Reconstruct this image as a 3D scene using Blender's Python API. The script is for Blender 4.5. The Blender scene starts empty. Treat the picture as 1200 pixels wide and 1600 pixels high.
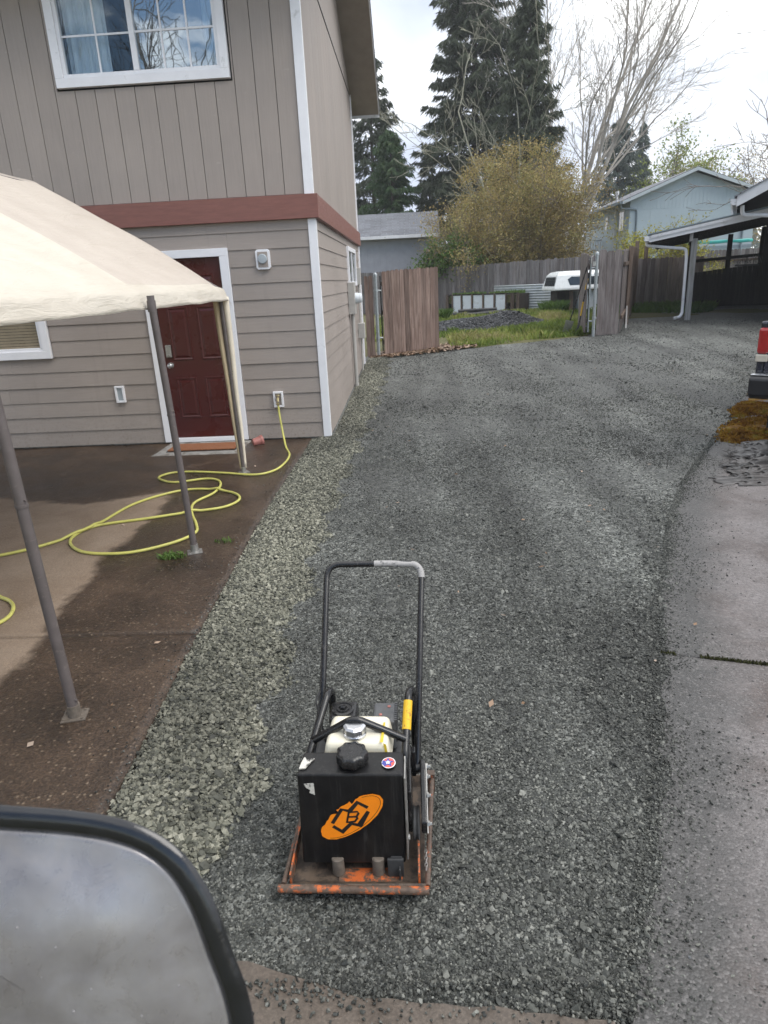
import bpy, math, random
import numpy as np
from mathutils import Vector, Matrix

random.seed(7)
RNG = np.random.default_rng(11)
SC = bpy.context.scene
COL = SC.collection
R = math.radians
PI = math.pi

# ------------------------------------------------------------------ camera
cam_data = bpy.data.cameras.new("camera")
cam = bpy.data.objects.new("camera", cam_data)
COL.objects.link(cam)
SC.camera = cam
cam_data.sensor_fit = 'VERTICAL'
cam_data.sensor_height = 24.0
cam_data.lens = 24.0 * 1053.06 / 1600.0
cam_data.clip_start = 0.05
cam_data.clip_end = 2000
cam_data.dof.use_dof = True
cam_data.dof.focus_distance = 3.2
cam_data.dof.aperture_fstop = 6.0


def aim(pitch, roll, yaw, H):
    cy, sy, cp, sp = math.cos(yaw), math.sin(yaw), math.cos(pitch), math.sin(pitch)
    f = Vector((sy * cp, cy * cp, -sp))
    r = Vector((cy, -sy, 0))
    u = r.cross(f)
    r2 = r * math.cos(roll) + u * math.sin(roll)
    u2 = -r * math.sin(roll) + u * math.cos(roll)
    m = Matrix((r2, u2, -f)).transposed().to_4x4()
    m.translation = Vector((0, 0, H))
    return m


cam.matrix_world = aim(0.329, -0.0489, -0.0537, 1.785)

# ------------------------------------------------------------------ world: rainy sky, bright cloud ahead, blue gaps behind
SUN_EL, SUN_AZ = R(54), R(118)          # azimuth measured from +Y towards +X
GAPLOC = (5.1, 2.3, 2.0)
world = bpy.data.worlds.new("World")
SC.world = world
world.use_nodes = True
wt = world.node_tree
wt.nodes.clear()


def N(t, typ, **kw):
    n = t.nodes.new(typ)
    for k, v in kw.items():
        if k.startswith('i_'):
            n.inputs[k[2:]].default_value = v
        else:
            setattr(n, k, v)
    return n


def L(t, a, b):
    t.links.new(a, b)


def mathn(t, op, a, b=None, c=None, clamp=False):
    n = t.nodes.new('ShaderNodeMath')
    n.operation = op
    n.use_clamp = clamp
    for i, v in enumerate((a, b, c)):
        if v is None:
            continue
        if isinstance(v, (int, float)):
            n.inputs[i].default_value = v
        else:
            t.links.new(v, n.inputs[i])
    return n.outputs[0]


def ramp(t, fac, stops, interp='LINEAR'):
    n = t.nodes.new('ShaderNodeValToRGB')
    n.color_ramp.interpolation = interp
    e = n.color_ramp.elements
    while len(e) > 1:
        e.remove(e[-1])
    for i, (p, c) in enumerate(stops):
        if isinstance(c, (int, float)):
            c = (c, c, c)
        x = e[0] if i == 0 else e.new(p)
        x.position = p
        x.color = (c[0], c[1], c[2], 1)
    if fac is not None:
        t.links.new(fac, n.inputs[0])
    return n.outputs[0]


def mixc(t, fac, a, b, mode='MIX'):
    n = t.nodes.new('ShaderNodeMix')
    n.data_type = 'RGBA'
    n.blend_type = mode
    for s, v in ((n.inputs[0], fac), (n.inputs[6], a), (n.inputs[7], b)):
        if isinstance(v, (int, float)):
            s.default_value = v
        elif isinstance(v, tuple):
            s.default_value = (v[0], v[1], v[2], 1)
        else:
            t.links.new(v, s)
    return n.outputs[2]


def noise(t, vec, scale, detail=4, rough=0.55, dist=0.0, out=0):
    n = t.nodes.new('ShaderNodeTexNoise')
    n.inputs['Scale'].default_value = scale
    n.inputs['Detail'].default_value = detail
    n.inputs['Roughness'].default_value = rough
    n.inputs['Distortion'].default_value = dist
    if vec is not None:
        t.links.new(vec, n.inputs['Vector'])
    return n.outputs[out]


def mapping(t, vec, scale=(1, 1, 1), loc=(0, 0, 0), rot=(0, 0, 0)):
    n = t.nodes.new('ShaderNodeMapping')
    n.inputs['Scale'].default_value = scale
    n.inputs['Location'].default_value = loc
    n.inputs['Rotation'].default_value = rot
    t.links.new(vec, n.inputs['Vector'])
    return n.outputs[0]


tc = N(wt, 'ShaderNodeTexCoord')
sky = N(wt, 'ShaderNodeTexSky')
sky.sky_type = 'NISHITA'
sky.sun_disc = False
sky.sun_elevation = SUN_EL
sky.sun_rotation = SUN_AZ
sky.air_density = 1.2
sky.dust_density = 0.6
sep = N(wt, 'ShaderNodeSeparateXYZ')
L(wt, tc.outputs['Generated'], sep.inputs[0])
zc = mathn(wt, 'ADD', mathn(wt, 'MAXIMUM', sep.outputs[2], 0.0), 0.22)
comb = N(wt, 'ShaderNodeCombineXYZ')
L(wt, mathn(wt, 'DIVIDE', sep.outputs[0], zc), comb.inputs[0])
L(wt, mathn(wt, 'DIVIDE', sep.outputs[1], zc), comb.inputs[1])
n_big = noise(wt, mapping(wt, comb.outputs[0], (1, 1, 1), (3.1, 1.7, 0)), 0.75, 6, 0.52, 0.3)
n_gap = noise(wt, mapping(wt, comb.outputs[0], (1, 1, 1), GAPLOC), 1.5, 7, 0.55, 0.4)
# shading inside the cloud layer: bright white with blue-grey bellies
cloud = ramp(wt, n_big, [(0.36, (4.4, 4.9, 6.0)), (0.46, (6.2, 6.6, 7.3)), (0.54, (10.5, 10.6, 10.8)), (0.68, (13.5, 13.5, 13.5))])
# coverage: closed ahead (+Y), broken behind (-Y)
cov = mathn(wt, 'ADD', n_gap, mathn(wt, 'MULTIPLY', mathn(wt, 'ADD', sep.outputs[1], 0.15), 0.55))
cover = ramp(wt, cov, [(0.155, 0.0), (0.215, 1.0)])
skyc = mixc(wt, cover, sky.outputs[0], cloud)
bg = N(wt, 'ShaderNodeBackground')
bg.inputs['Strength'].default_value = 0.10
L(wt, skyc, bg.inputs['Color'])
wo = N(wt, 'ShaderNodeOutputWorld')
L(wt, bg.outputs[0], wo.inputs['Surface'])

# ------------------------------------------------------------------ sun, veiled by cloud
sd = bpy.data.lights.new("sun", 'SUN')
sd.energy = 1.4
sd.angle = R(38)
sd.color = (1.0, 0.96, 0.9)
sun = bpy.data.objects.new("sun", sd)
COL.objects.link(sun)
sdir = Vector((math.sin(SUN_AZ) * math.cos(SUN_EL), math.cos(SUN_AZ) * math.cos(SUN_EL), math.sin(SUN_EL)))
sun.rotation_euler = sdir.to_track_quat('Z', 'Y').to_euler()
sun.location = sdir * 60

SC.view_settings.view_transform = 'Standard'
SC.view_settings.look = 'None'
SC.view_settings.exposure = 0.86
SC.view_settings.gamma = 1.0
SC.view_settings.use_curve_mapping = False
SC.render.engine = 'CYCLES'
SC.cycles.max_bounces = 8
SC.cycles.transparent_max_bounces = 12

# ------------------------------------------------------------------ materials
MATS = {}


def newmat(name):
    m = bpy.data.materials.new(name)
    m.use_nodes = True
    t = m.node_tree
    b = t.nodes['Principled BSDF']
    MATS[name] = m
    return m, t, b


def objco(t):
    return N(t, 'ShaderNodeTexCoord').outputs['Object']


def worldco(t):
    return N(t, 'ShaderNodeNewGeometry').outputs['Position']


def bump(t, b, height, strength=0.4, dist=0.01):
    n = N(t, 'ShaderNodeBump')
    n.inputs['Strength'].default_value = strength
    n.inputs['Distance'].default_value = dist
    L(t, height, n.inputs['Height'])
    L(t, n.outputs[0], b.inputs['Normal'])


def simple(name, col, rough=0.5, metal=0.0, var=0.12, nscale=8, bumpv=0.0, bscale=60, spec=0.5, coat=0.0, dirt=None, dirt_amt=0.0, dscale=5, objvar=0.0, stretch=(1, 1, 1)):
    """a painted / plain surface with mottling, optional dirt blotches and fine relief"""
    m, t, b = newmat(name)
    co = mapping(t, worldco(t), stretch)
    n1 = noise(t, co, nscale, 6, 0.6)
    lo = tuple(c * (1 - var) for c in col)
    hi = tuple(min(1, c * (1 + var)) for c in col)
    c = ramp(t, n1, [(0.3, lo), (0.7, hi)])
    if objvar:
        oi = N(t, 'ShaderNodeObjectInfo')
        c = mixc(t, 1.0, c, ramp(t, oi.outputs['Random'], [(0, 1 - objvar), (1, 1 + objvar * .6)]), 'MULTIPLY')
    if dirt:
        n2 = noise(t, co, dscale, 8, 0.7, 0.4)
        f = ramp(t, n2, [(0.62 - 0.28 * dirt_amt, 0.0), (0.74 - 0.2 * dirt_amt, 1.0)])
        c = mixc(t, f, c, dirt)
    L(t, c, b.inputs['Base Color'])
    r = ramp(t, noise(t, co, nscale * 2.3, 5), [(0.3, max(0, rough - .1)), (0.7, min(1, rough + .1))])
    L(t, r, b.inputs['Roughness'])
    b.inputs['Metallic'].default_value = metal
    b.inputs['Specular IOR Level'].default_value = spec
    b.inputs['Coat Weight'].default_value = coat
    if bumpv:
        bump(t, b, noise(t, co, bscale, 6, 0.65), bumpv, 0.004)
    return m


def wood(name, cols, gscale=(26, 26, 1.6), rough=0.8, objvar=0.38, axis='Z', greens=0.0, bumpv=0.5):
    m, t, b = newmat(name)
    sc = {'Z': gscale, 'X': (gscale[2], gscale[0], gscale[1]), 'Y': (gscale[0], gscale[2], gscale[1])}[axis]
    oi = N(t, 'ShaderNodeObjectInfo')
    co0 = N(t, 'ShaderNodeVectorMath', operation='ADD')
    L(t, worldco(t), co0.inputs[0])
    sc2 = N(t, 'ShaderNodeVectorMath', operation='SCALE')
    L(t, oi.outputs['Random'], sc2.inputs['Scale'])
    sc2.inputs[0].default_value = (7.0, 3.0, 11.0)
    L(t, sc2.outputs[0], co0.inputs[1])
    co = mapping(t, co0.outputs[0], sc)
    g = noise(t, co, 1.0, 8, 0.68, 0.5)
    c = ramp(t, g, [(0.30, tuple(x * .7 for x in cols[0])), (0.47, cols[1]), (0.66, tuple(x * 1.15 for x in cols[2]))])
    big = noise(t, mapping(t, co0.outputs[0], (3, 3, .8)), 1.0, 5, 0.6)
    c = mixc(t, ramp(t, big, [(0.45, 0.0), (0.7, 0.6)]), c, cols[3])
    vo = N(t, 'ShaderNodeTexVoronoi')
    vo.inputs['Scale'].default_value = 1.0
    L(t, mapping(t, co0.outputs[0], (9, 9, 3.2)), vo.inputs['Vector'])
    knot = ramp(t, vo.outputs['Distance'], [(0.0, 1.0), (0.10, 0.0)])
    c = mixc(t, mathn(t, 'MULTIPLY', knot, 0.75), c, tuple(x * .28 for x in cols[0]))
    c = mixc(t, 1.0, c, ramp(t, oi.outputs['Random'], [(0, 1 - objvar), (1, 1 + objvar * .5)]), 'MULTIPLY')
    L(t, c, b.inputs['Base Color'])
    b.inputs['Roughness'].default_value = rough
    b.inputs['Specular IOR Level'].default_value = 0.3
    bump(t, b, g, bumpv, 0.004)
    return m


# -- house
def siding_mat(name, col, axis):
    m, t, b = newmat(name)
    st = {'X': (3, 60, 60), 'Y': (60, 3, 60), 'Z': (60, 60, 2.2)}[axis]
    co = worldco(t)
    oi = N(t, 'ShaderNodeObjectInfo')
    g = noise(t, mapping(t, co, st), 1.0, 7, 0.7, 0.8)
    big = noise(t, co, 1.4, 5, 0.6)
    c = ramp(t, g, [(0.25, tuple(x * .90 for x in col)), (0.6, col), (0.8, tuple(x * 1.05 for x in col))])
    c = mixc(t, 1.0, c, ramp(t, big, [(0.3, 0.93), (0.7, 1.05)]), 'MULTIPLY')
    c = mixc(t, 1.0, c, ramp(t, oi.outputs['Random'], [(0, 0.965), (1, 1.03)]), 'MULTIPLY')
    # splash-back dirt specks and rain streaks
    st2 = noise(t, mapping(t, co, (14, 14, .9)), 1.0, 6, 0.6)
    c = mixc(t, ramp(t, st2, [(0.58, 0.0), (0.78, 0.22)]), c, tuple(x * .6 for x in col))
    spz = N(t, 'ShaderNodeSeparateXYZ')
    L(t, co, spz.inputs[0])
    low = ramp(t, spz.outputs[2], [(0.05, 1.0), (0.55, 0.0)])
    spl = ramp(t, noise(t, co, 38, 6, .75), [(0.52, 0.0), (0.66, 0.5)])
    c = mixc(t, mathn(t, 'MULTIPLY', low, spl), c, (0.12, 0.095, 0.075))
    nl_ = ramp(t, noise(t, mapping(t, co, (9, 9, 22)), 1.0, 3, .5), [(0.70, 0.0), (0.76, 0.35)])
    c = mixc(t, nl_, c, tuple(x * 1.25 for x in col))
    L(t, c, b.inputs['Base Color'])
    L(t, ramp(t, big, [(0.3, 0.5), (0.7, 0.68)]), b.inputs['Roughness'])
    bump(t, b, g, 0.35, 0.003)
    return m


TAUPE = (0.325, 0.281, 0.252)
siding_mat('lap_siding', TAUPE, 'X')
siding_mat('lap_siding_side', TAUPE, 'Y')
siding_mat('panel_siding', TAUPE, 'Z')
simple('white_trim', (0.78, 0.78, 0.81), 0.42, var=0.04, nscale=5, bumpv=.08, bscale=40, dirt=(0.5, 0.5, 0.5), dirt_amt=.05)
simple('brown_band', (0.205, 0.085, 0.068), 0.5, var=0.12, nscale=6, bumpv=.3, bscale=30, stretch=(1, 1, 8))
simple('door_red', (0.060, 0.0085, 0.008), 0.3, var=0.08, nscale=2, bumpv=.04, bscale=40, coat=.25)
simple('soffit', (0.30, 0.262, 0.228), 0.7, var=0.1, nscale=4, bumpv=.15)
simple('foundation', (0.26, 0.25, 0.235), 0.85, var=0.3, nscale=7, bumpv=.6, dirt=(0.10, 0.075, 0.055), dirt_amt=.5, dscale=6)
simple('dark_void', (0.012, 0.012, 0.013), 0.9, var=0.1)
simple('curtain', (0.80, 0.84, 0.88), 0.9, var=0.06)
simple('blind', (0.62, 0.42, 0.27), 0.7, var=0.15)
simple('utility_grey', (0.40, 0.385, 0.36), 0.5, var=0.08, bumpv=.05)
simple('vent_grey', (0.36, 0.40, 0.43), 0.5, var=0.08)
simple('galvanized', (0.36, 0.39, 0.40), 0.45, metal=.55, var=0.22, nscale=30, bumpv=.05)
simple('chrome', (0.66, 0.67, 0.69), 0.3, metal=1.0, var=0.06)
simple('steel_dull', (0.42, 0.41, 0.39), 0.4, metal=.8, var=0.25, nscale=30)
simple('brass', (0.55, 0.46, 0.25), 0.35, metal=.9, var=.1)
simple('black_rubber', (0.018, 0.018, 0.019), 0.5, var=0.3, nscale=20)
simple('coir', (0.24, 0.095, 0.042), 0.95, var=0.45, nscale=90, bumpv=1.0, bscale=260)
simple('terracotta', (0.36, 0.14, 0.12), 0.55, var=0.18, nscale=20, bumpv=.1)
simple('hose_yellow', (0.52, 0.50, 0.13), 0.42, var=0.12, nscale=14, bumpv=.1, bscale=200, dirt=(0.28, 0.24, 0.08), dirt_amt=.1, dscale=12)


def glass_mat(name, refl=0.32, tint=(0.75, 0.88, 1.0)):
    m = bpy.data.materials.new(name)
    m.use_nodes = True
    t = m.node_tree
    t.nodes.clear()
    o = N(t, 'ShaderNodeOutputMaterial')
    g = N(t, 'ShaderNodeBsdfGlossy')
    g.inputs['Roughness'].default_value = 0.012
    g.inputs['Color'].default_value = (tint[0], tint[1], tint[2], 1)
    tr = N(t, 'ShaderNodeBsdfTransparent')
    tr.inputs['Color'].default_value = (0.80, 0.84, 0.86, 1)
    fr = N(t, 'ShaderNodeFresnel')
    fr.inputs['IOR'].default_value = 1.5
    gq = N(t, 'ShaderNodeNewGeometry')
    f = mathn(t, 'MULTIPLY', mathn(t, 'ADD', fr.outputs[0], refl, clamp=True), mathn(t, 'SUBTRACT', 1.0, gq.outputs['Backfacing']))
    wv = noise(t, worldco(t), 2.2, 2, .5)
    bp = N(t, 'ShaderNodeBump')
    bp.inputs['Strength'].default_value = 0.06
    bp.inputs['Distance'].default_value = 0.02
    L(t, wv, bp.inputs['Height'])
    L(t, bp.outputs[0], g.inputs['Normal'])
    mx = N(t, 'ShaderNodeMixShader')
    L(t, f, mx.inputs[0])
    L(t, tr.outputs[0], mx.inputs[1])
    L(t, g.outputs[0], mx.inputs[2])
    L(t, mx.outputs[0], o.inputs['Surface'])
    MATS[name] = m


glass_mat('window_glass', 0.30, (0.78, 0.90, 1.0))
glass_mat('screened_glass', 0.06, (0.75, 0.88, 1))
glass_mat('dark_glass', 0.03, (1, 1, 1))
simple('smoked_glass', (0.02, 0.028, 0.034), 0.08, var=0.1, spec=.6)

# -- canopy tent: one cloth, plus a darker copy with the rear bay's shade in its colour
for (cn, ca, cb_, ctr) in (('canopy_cloth', (0.70, 0.645, 0.555), (0.78, 0.73, 0.64), .28), ('canopy_cloth_shaded', (0.55, 0.485, 0.42), (0.61, 0.545, 0.475), .12)):
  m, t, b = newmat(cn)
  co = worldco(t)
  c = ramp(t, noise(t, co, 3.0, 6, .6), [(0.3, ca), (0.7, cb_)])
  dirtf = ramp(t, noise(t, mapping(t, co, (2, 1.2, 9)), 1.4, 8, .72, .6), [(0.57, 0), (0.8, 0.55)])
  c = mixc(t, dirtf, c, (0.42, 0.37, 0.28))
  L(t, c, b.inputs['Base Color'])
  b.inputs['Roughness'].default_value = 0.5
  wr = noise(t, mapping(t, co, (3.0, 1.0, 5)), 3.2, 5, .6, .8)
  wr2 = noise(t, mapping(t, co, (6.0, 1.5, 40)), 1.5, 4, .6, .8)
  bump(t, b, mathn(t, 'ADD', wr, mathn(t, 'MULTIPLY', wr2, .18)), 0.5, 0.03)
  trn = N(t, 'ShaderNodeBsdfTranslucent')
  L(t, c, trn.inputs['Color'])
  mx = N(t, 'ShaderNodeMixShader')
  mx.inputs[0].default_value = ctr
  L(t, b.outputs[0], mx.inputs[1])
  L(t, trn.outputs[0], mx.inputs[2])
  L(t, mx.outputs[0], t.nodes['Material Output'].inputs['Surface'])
simple('tent_pole', (0.115, 0.098, 0.095), 0.42, var=0.14, nscale=12, bumpv=.05, dirt=(0.2, 0.17, 0.15), dirt_amt=.12, dscale=25)
simple('strap_cream_shaded', (0.52, 0.42, 0.27), 0.8, var=.1)
simple('strap_cream', (0.70, 0.63, 0.51), 0.75, var=.1)

# -- ground
m, t, b = newmat('gravel_base')
co = worldco(t)
vo = N(t, 'ShaderNodeTexVoronoi')
vo.inputs['Scale'].default_value = 85
L(t, co, vo.inputs['Vector'])
vo2 = N(t, 'ShaderNodeTexVoronoi')
vo2.inputs['Scale'].default_value = 38
L(t, co, vo2.inputs['Vector'])
hs = N(t, 'ShaderNodeSeparateColor')
L(t, vo.outputs['Color'], hs.inputs[0])
hs2 = N(t, 'ShaderNodeSeparateColor')
L(t, vo2.outputs['Color'], hs2.inputs[0])
c1 = ramp(t, hs.outputs[0], [(0.0, (0.030, 0.032, 0.030)), (0.45, (0.066, 0.070, 0.065)), (0.8, (0.118, 0.124, 0.114)), (1.0, (0.26, 0.265, 0.245))])
c2 = ramp(t, hs2.outputs[0], [(0.0, (0.032, 0.034, 0.032)), (0.6, (0.082, 0.087, 0.080)), (1.0, (0.19, 0.195, 0.18))])
c = mixc(t, ramp(t, hs2.outputs[1], [(0.45, 0.0), (0.55, 0.8)]), c1, c2)
mac = noise(t, mapping(t, co, (1.9, 0.22, 1), rot=(0, 0, R(10))), 1.0, 4, .6, .15)
mac2 = noise(t, mapping(t, co, (1, .6, 1)), 5.0, 9, .78, .0)
mac3 = noise(t, mapping(t, co, (1, .8, 1)), 1.1, 5, .6, .0)
mfac = mathn(t, 'ADD', mathn(t, 'MULTIPLY', mac, .50), mathn(t, 'ADD', mathn(t, 'MULTIPLY', mac2, .22), mathn(t, 'MULTIPLY', mac3, .28)))
c = mixc(t, 1.0, c, ramp(t, mfac, [(0.40, 0.5), (0.5, 0.95), (0.60, 1.6)]), 'MULTIPLY')
L(t, c, b.inputs['Base Color'])
L(t, ramp(t, mfac, [(0.35, 0.42), (0.65, 0.72)]), b.inputs['Roughness'])
b.inputs['Specular IOR Level'].default_value = 0.5
hh = mathn(t, 'ADD', mathn(t, 'MULTIPLY', vo.outputs['Distance'], -1.0), mathn(t, 'MULTIPLY', vo2.outputs['Distance'], -1.4))
hh = mathn(t, 'ADD', hh, mathn(t, 'MULTIPLY', noise(t, co, 160, 3), .5))
bump(t, b, hh, 0.9, 0.012)


def stone_mat(name, cols, rough):
    m, t, b = newmat(name)
    oi = N(t, 'ShaderNodeObjectInfo')
    g = N(t, 'ShaderNodeNewGeometry')
    c = ramp(t, oi.outputs['Random'], [(i / (len(cols) - 1), q) for i, q in enumerate(cols)])
    mo = noise(t, g.outputs['Position'], 120, 3, .6)
    c = mixc(t, 1.0, c, ramp(t, mo, [(0.3, 0.78), (0.7, 1.18)]), 'MULTIPLY')
    mac = noise(t, mapping(t, g.outputs['Position'], (1.0, 0.5, 1)), 1.1, 4, .6)
    c = mixc(t, 1.0, c, ramp(t, mac, [(0.36, 0.62), (0.62, 1.3)]), 'MULTIPLY')
    L(t, c, b.inputs['Base Color'])
    b.inputs['Roughness'].default_value = rough
    b.inputs['Specular IOR Level'].default_value = 0.45


stone_mat('stone_loose', [(0.045, 0.046, 0.038), (0.088, 0.089, 0.070), (0.140, 0.140, 0.108), (0.195, 0.192, 0.150), (0.28, 0.272, 0.218)], 0.7)
stone_mat('stone_packed', [(0.020, 0.0215, 0.019), (0.036, 0.038, 0.034), (0.056, 0.059, 0.052), (0.090, 0.093, 0.082), (0.20, 0.202, 0.180)], 0.6)
stone_mat('stone_dark', [(0.02, 0.021, 0.023), (0.035, 0.037, 0.040), (0.055, 0.058, 0.062), (0.11, 0.114, 0.12)], 0.5)

m, t, b = newmat('patio_concrete')
co = worldco(t)
at = N(t, 'ShaderNodeAttribute')
at.attribute_name = 'dry'
ed = noise(t, co, 7, 7, .68)
dsum = mathn(t, 'ADD', at.outputs['Fac'], mathn(t, 'MULTIPLY', mathn(t, 'SUBTRACT', ed, .5), .50))
dry = ramp(t, dsum, [(0.42, 0.0), (0.50, 0.45), (0.58, 1.0)])
n1 = noise(t, co, 2.2, 7, .62, .4)
n2 = noise(t, co, 55, 5, .7)
wet = ramp(t, n1, [(0.28, (0.017, 0.012, 0.009)), (0.5, (0.043, 0.028, 0.019)), (0.72, (0.080, 0.052, 0.034))])
wet = mixc(t, ramp(t, n2, [(0.45, 0.0), (0.75, 0.55)]), wet, (0.10, 0.066, 0.042))
sp = N(t, 'ShaderNodeTexVoronoi')
sp.inputs['Scale'].default_value = 46
L(t, co, sp.inputs['Vector'])
sps = N(t, 'ShaderNodeSeparateColor')
L(t, sp.outputs['Color'], sps.inputs[0])
spk = mathn(t, 'MULTIPLY', ramp(t, sp.outputs['Distance'], [(0.15, 1.0), (0.35, 0.0)]), ramp(t, sps.outputs[0], [(0.62, 0.0), (0.80, 1.0)]))
fine = noise(t, co, 130, 4, .75)
wet = mixc(t, 1.0, wet, ramp(t, fine, [(0.36, 0.45), (0.5, 1.0), (0.66, 1.9)]), 'MULTIPLY')
wet = mixc(t, mathn(t, 'MULTIPLY', spk, .7), wet, (0.24, 0.185, 0.13))
dr = ramp(t, n1, [(0.3, (0.215, 0.155, 0.108)), (0.7, (0.31, 0.24, 0.18))])
dr = mixc(t, 1.0, dr, ramp(t, fine, [(0.36, 0.8), (0.66, 1.15)]), 'MULTIPLY')
dr = mixc(t, ramp(t, n2, [(0.5, 0.0), (0.8, 0.3)]), dr, (0.12, 0.085, 0.058))
c = mixc(t, dry, wet, dr)
L(t, c, b.inputs['Base Color'])
rg = mixc(t, dry, ramp(t, n1, [(0.3, 0.26), (0.7, 0.5)]), (0.85, 0.85, 0.85))
L(t, rg, b.inputs['Roughness'])
bump(t, b, mathn(t, 'ADD', n2, mathn(t, 'ADD', mathn(t, 'MULTIPLY', fine, .8), mathn(t, 'MULTIPLY', sp.outputs['Distance'], -.5))), 0.6, 0.006)

m, t, b = newmat('pad_concrete')
co = worldco(t)
n1 = noise(t, co, 1.3, 7, .6, .5)
n2 = noise(t, co, 48, 6, .72)
n3 = noise(t, mapping(t, co, (1, 1, 1), (4, 9, 0)), 2.1, 6, .6, .3)
c = ramp(t, n1, [(0.3, (0.122, 0.106, 0.101)), (0.5, (0.18, 0.161, 0.157)), (0.7, (0.235, 0.217, 0.216))])
c = mixc(t, ramp(t, n3, [(0.47, 0.0), (0.66, 0.85)]), c, (0.085, 0.062, 0.053))
c = mixc(t, ramp(t, n2, [(0.42, 0.5), (0.62, 0.0)]), c, (0.06, 0.054, 0.052))
at = N(t, 'ShaderNodeAttribute')
at.attribute_name = 'dry'
efac = mathn(t, 'ADD', at.outputs['Fac'], mathn(t, 'MULTIPLY', mathn(t, 'SUBTRACT', noise(t, co, 5, 7, .7), .5), .9))
c = mixc(t, ramp(t, efac, [(0.22, 0.0), (0.75, 0.88)]), c, (0.050, 0.050, 0.048))
sp = N(t, 'ShaderNodeTexVoronoi')
sp.inputs['Scale'].default_value = 120
L(t, co, sp.inputs['Vector'])
spa = N(t, 'ShaderNodeSeparateColor')
L(t, sp.outputs['Color'], spa.inputs[0])
c = mixc(t, ramp(t, spa.outputs[0], [(0.80, 0.0), (0.9, 0.28)]), c, (0.27, 0.255, 0.25))
c = mixc(t, ramp(t, spa.outputs[1], [(0.84, 0.0), (0.93, 0.4)]), c, (0.035, 0.033, 0.033))
L(t, c, b.inputs['Base Color'])
L(t, ramp(t, n3, [(0.35, 0.55), (0.65, 0.38)]), b.inputs['Roughness'])
bump(t, b, mathn(t, 'ADD', mathn(t, 'MULTIPLY', sp.outputs['Distance'], -1.0), n2), 0.6, 0.006)

m, t, b = newmat('apron_concrete')
co = worldco(t)
n1 = noise(t, co, 2.5, 7, .65, .3)
n2 = noise(t, co, 90, 5, .7)
c = ramp(t, n1, [(0.3, (0.14, 0.115, 0.094)), (0.7, (0.25, 0.212, 0.18))])
c = mixc(t, ramp(t, n2, [(0.4, 0.5), (0.65, 0.0)]), c, (0.06, 0.052, 0.045))
L(t, c, b.inputs['Base Color'])
b.inputs['Roughness'].default_value = 0.5
bump(t, b, n2, 0.5, 0.004)

m, t, b = newmat('yard_soil')
co = worldco(t)
n1 = noise(t, co, 0.8, 6, .65)
n2 = noise(t, co, 30, 6, .7)
c = ramp(t, n1, [(0.35, (0.10, 0.105, 0.035)), (0.55, (0.14, 0.13, 0.05)), (0.7, (0.17, 0.14, 0.09))])
c = mixc(t, ramp(t, n2, [(0.4, 0.6), (0.65, 0.0)]), c, (0.05, 0.05, 0.02))
L(t, c, b.inputs['Base Color'])
b.inputs['Roughness'].default_value = 0.95
bump(t, b, n2, 0.8, 0.03)

m, t, b = newmat('moss')
co = worldco(t)
n1 = noise(t, co, 9, 7, .7)
c = ramp(t, n1, [(0.30, (0.05, 0.024, 0.008)), (0.44, (0.16, 0.075, 0.012)), (0.56, (0.25, 0.135, 0.016)), (0.70, (0.19, 0.16, 0.028))])
L(t, c, b.inputs['Base Color'])
b.inputs['Roughness'].default_value = 0.95
bump(t, b, noise(t, co, 120, 6, .7), 1.0, 0.02)
simple('moss_dull', (0.030, 0.028, 0.014), 0.95, var=.4, nscale=40, bumpv=1, bscale=90)
simple('tarp', (0.11, 0.102, 0.10), 0.45, var=.5, nscale=14, bumpv=.5, bscale=40, dirt=(0.014, 0.013, 0.012), dirt_amt=.8, dscale=7, stretch=(.5, 2.2, 1))
simple('tarp_dark', (0.03, 0.028, 0.028), 0.35, var=.5, nscale=14, bumpv=.5, bscale=40)
simple('pile_core', (0.02, 0.021, 0.022), .8, var=.4, nscale=30, bumpv=1, bscale=40)

# -- vegetation


def leaf_mat(name, cols, rough=0.6, transl=0.25):
    m, t, b = newmat(name)
    at = N(t, 'ShaderNodeAttribute')
    at.attribute_name = 'tint'
    c = ramp(t, at.outputs['Fac'], [(i / (len(cols) - 1), q) for i, q in enumerate(cols)])
    c = mixc(t, 1.0, c, ramp(t, noise(t, worldco(t), 0.7, 3), [(0.3, 0.75), (0.7, 1.2)]), 'MULTIPLY')
    L(t, c, b.inputs['Base Color'])
    b.inputs['Roughness'].default_value = rough
    b.inputs['Specular IOR Level'].default_value = 0.3
    if transl:
        tr = N(t, 'ShaderNodeBsdfTranslucent')
        L(t, c, tr.inputs['Color'])
        mx = N(t, 'ShaderNodeMixShader')
        mx.inputs[0].default_value = transl
        L(t, b.outputs[0], mx.inputs[1])
        L(t, tr.outputs[0], mx.inputs[2])
        L(t, mx.outputs[0], t.nodes['Material Output'].inputs['Surface'])
    return m


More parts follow.
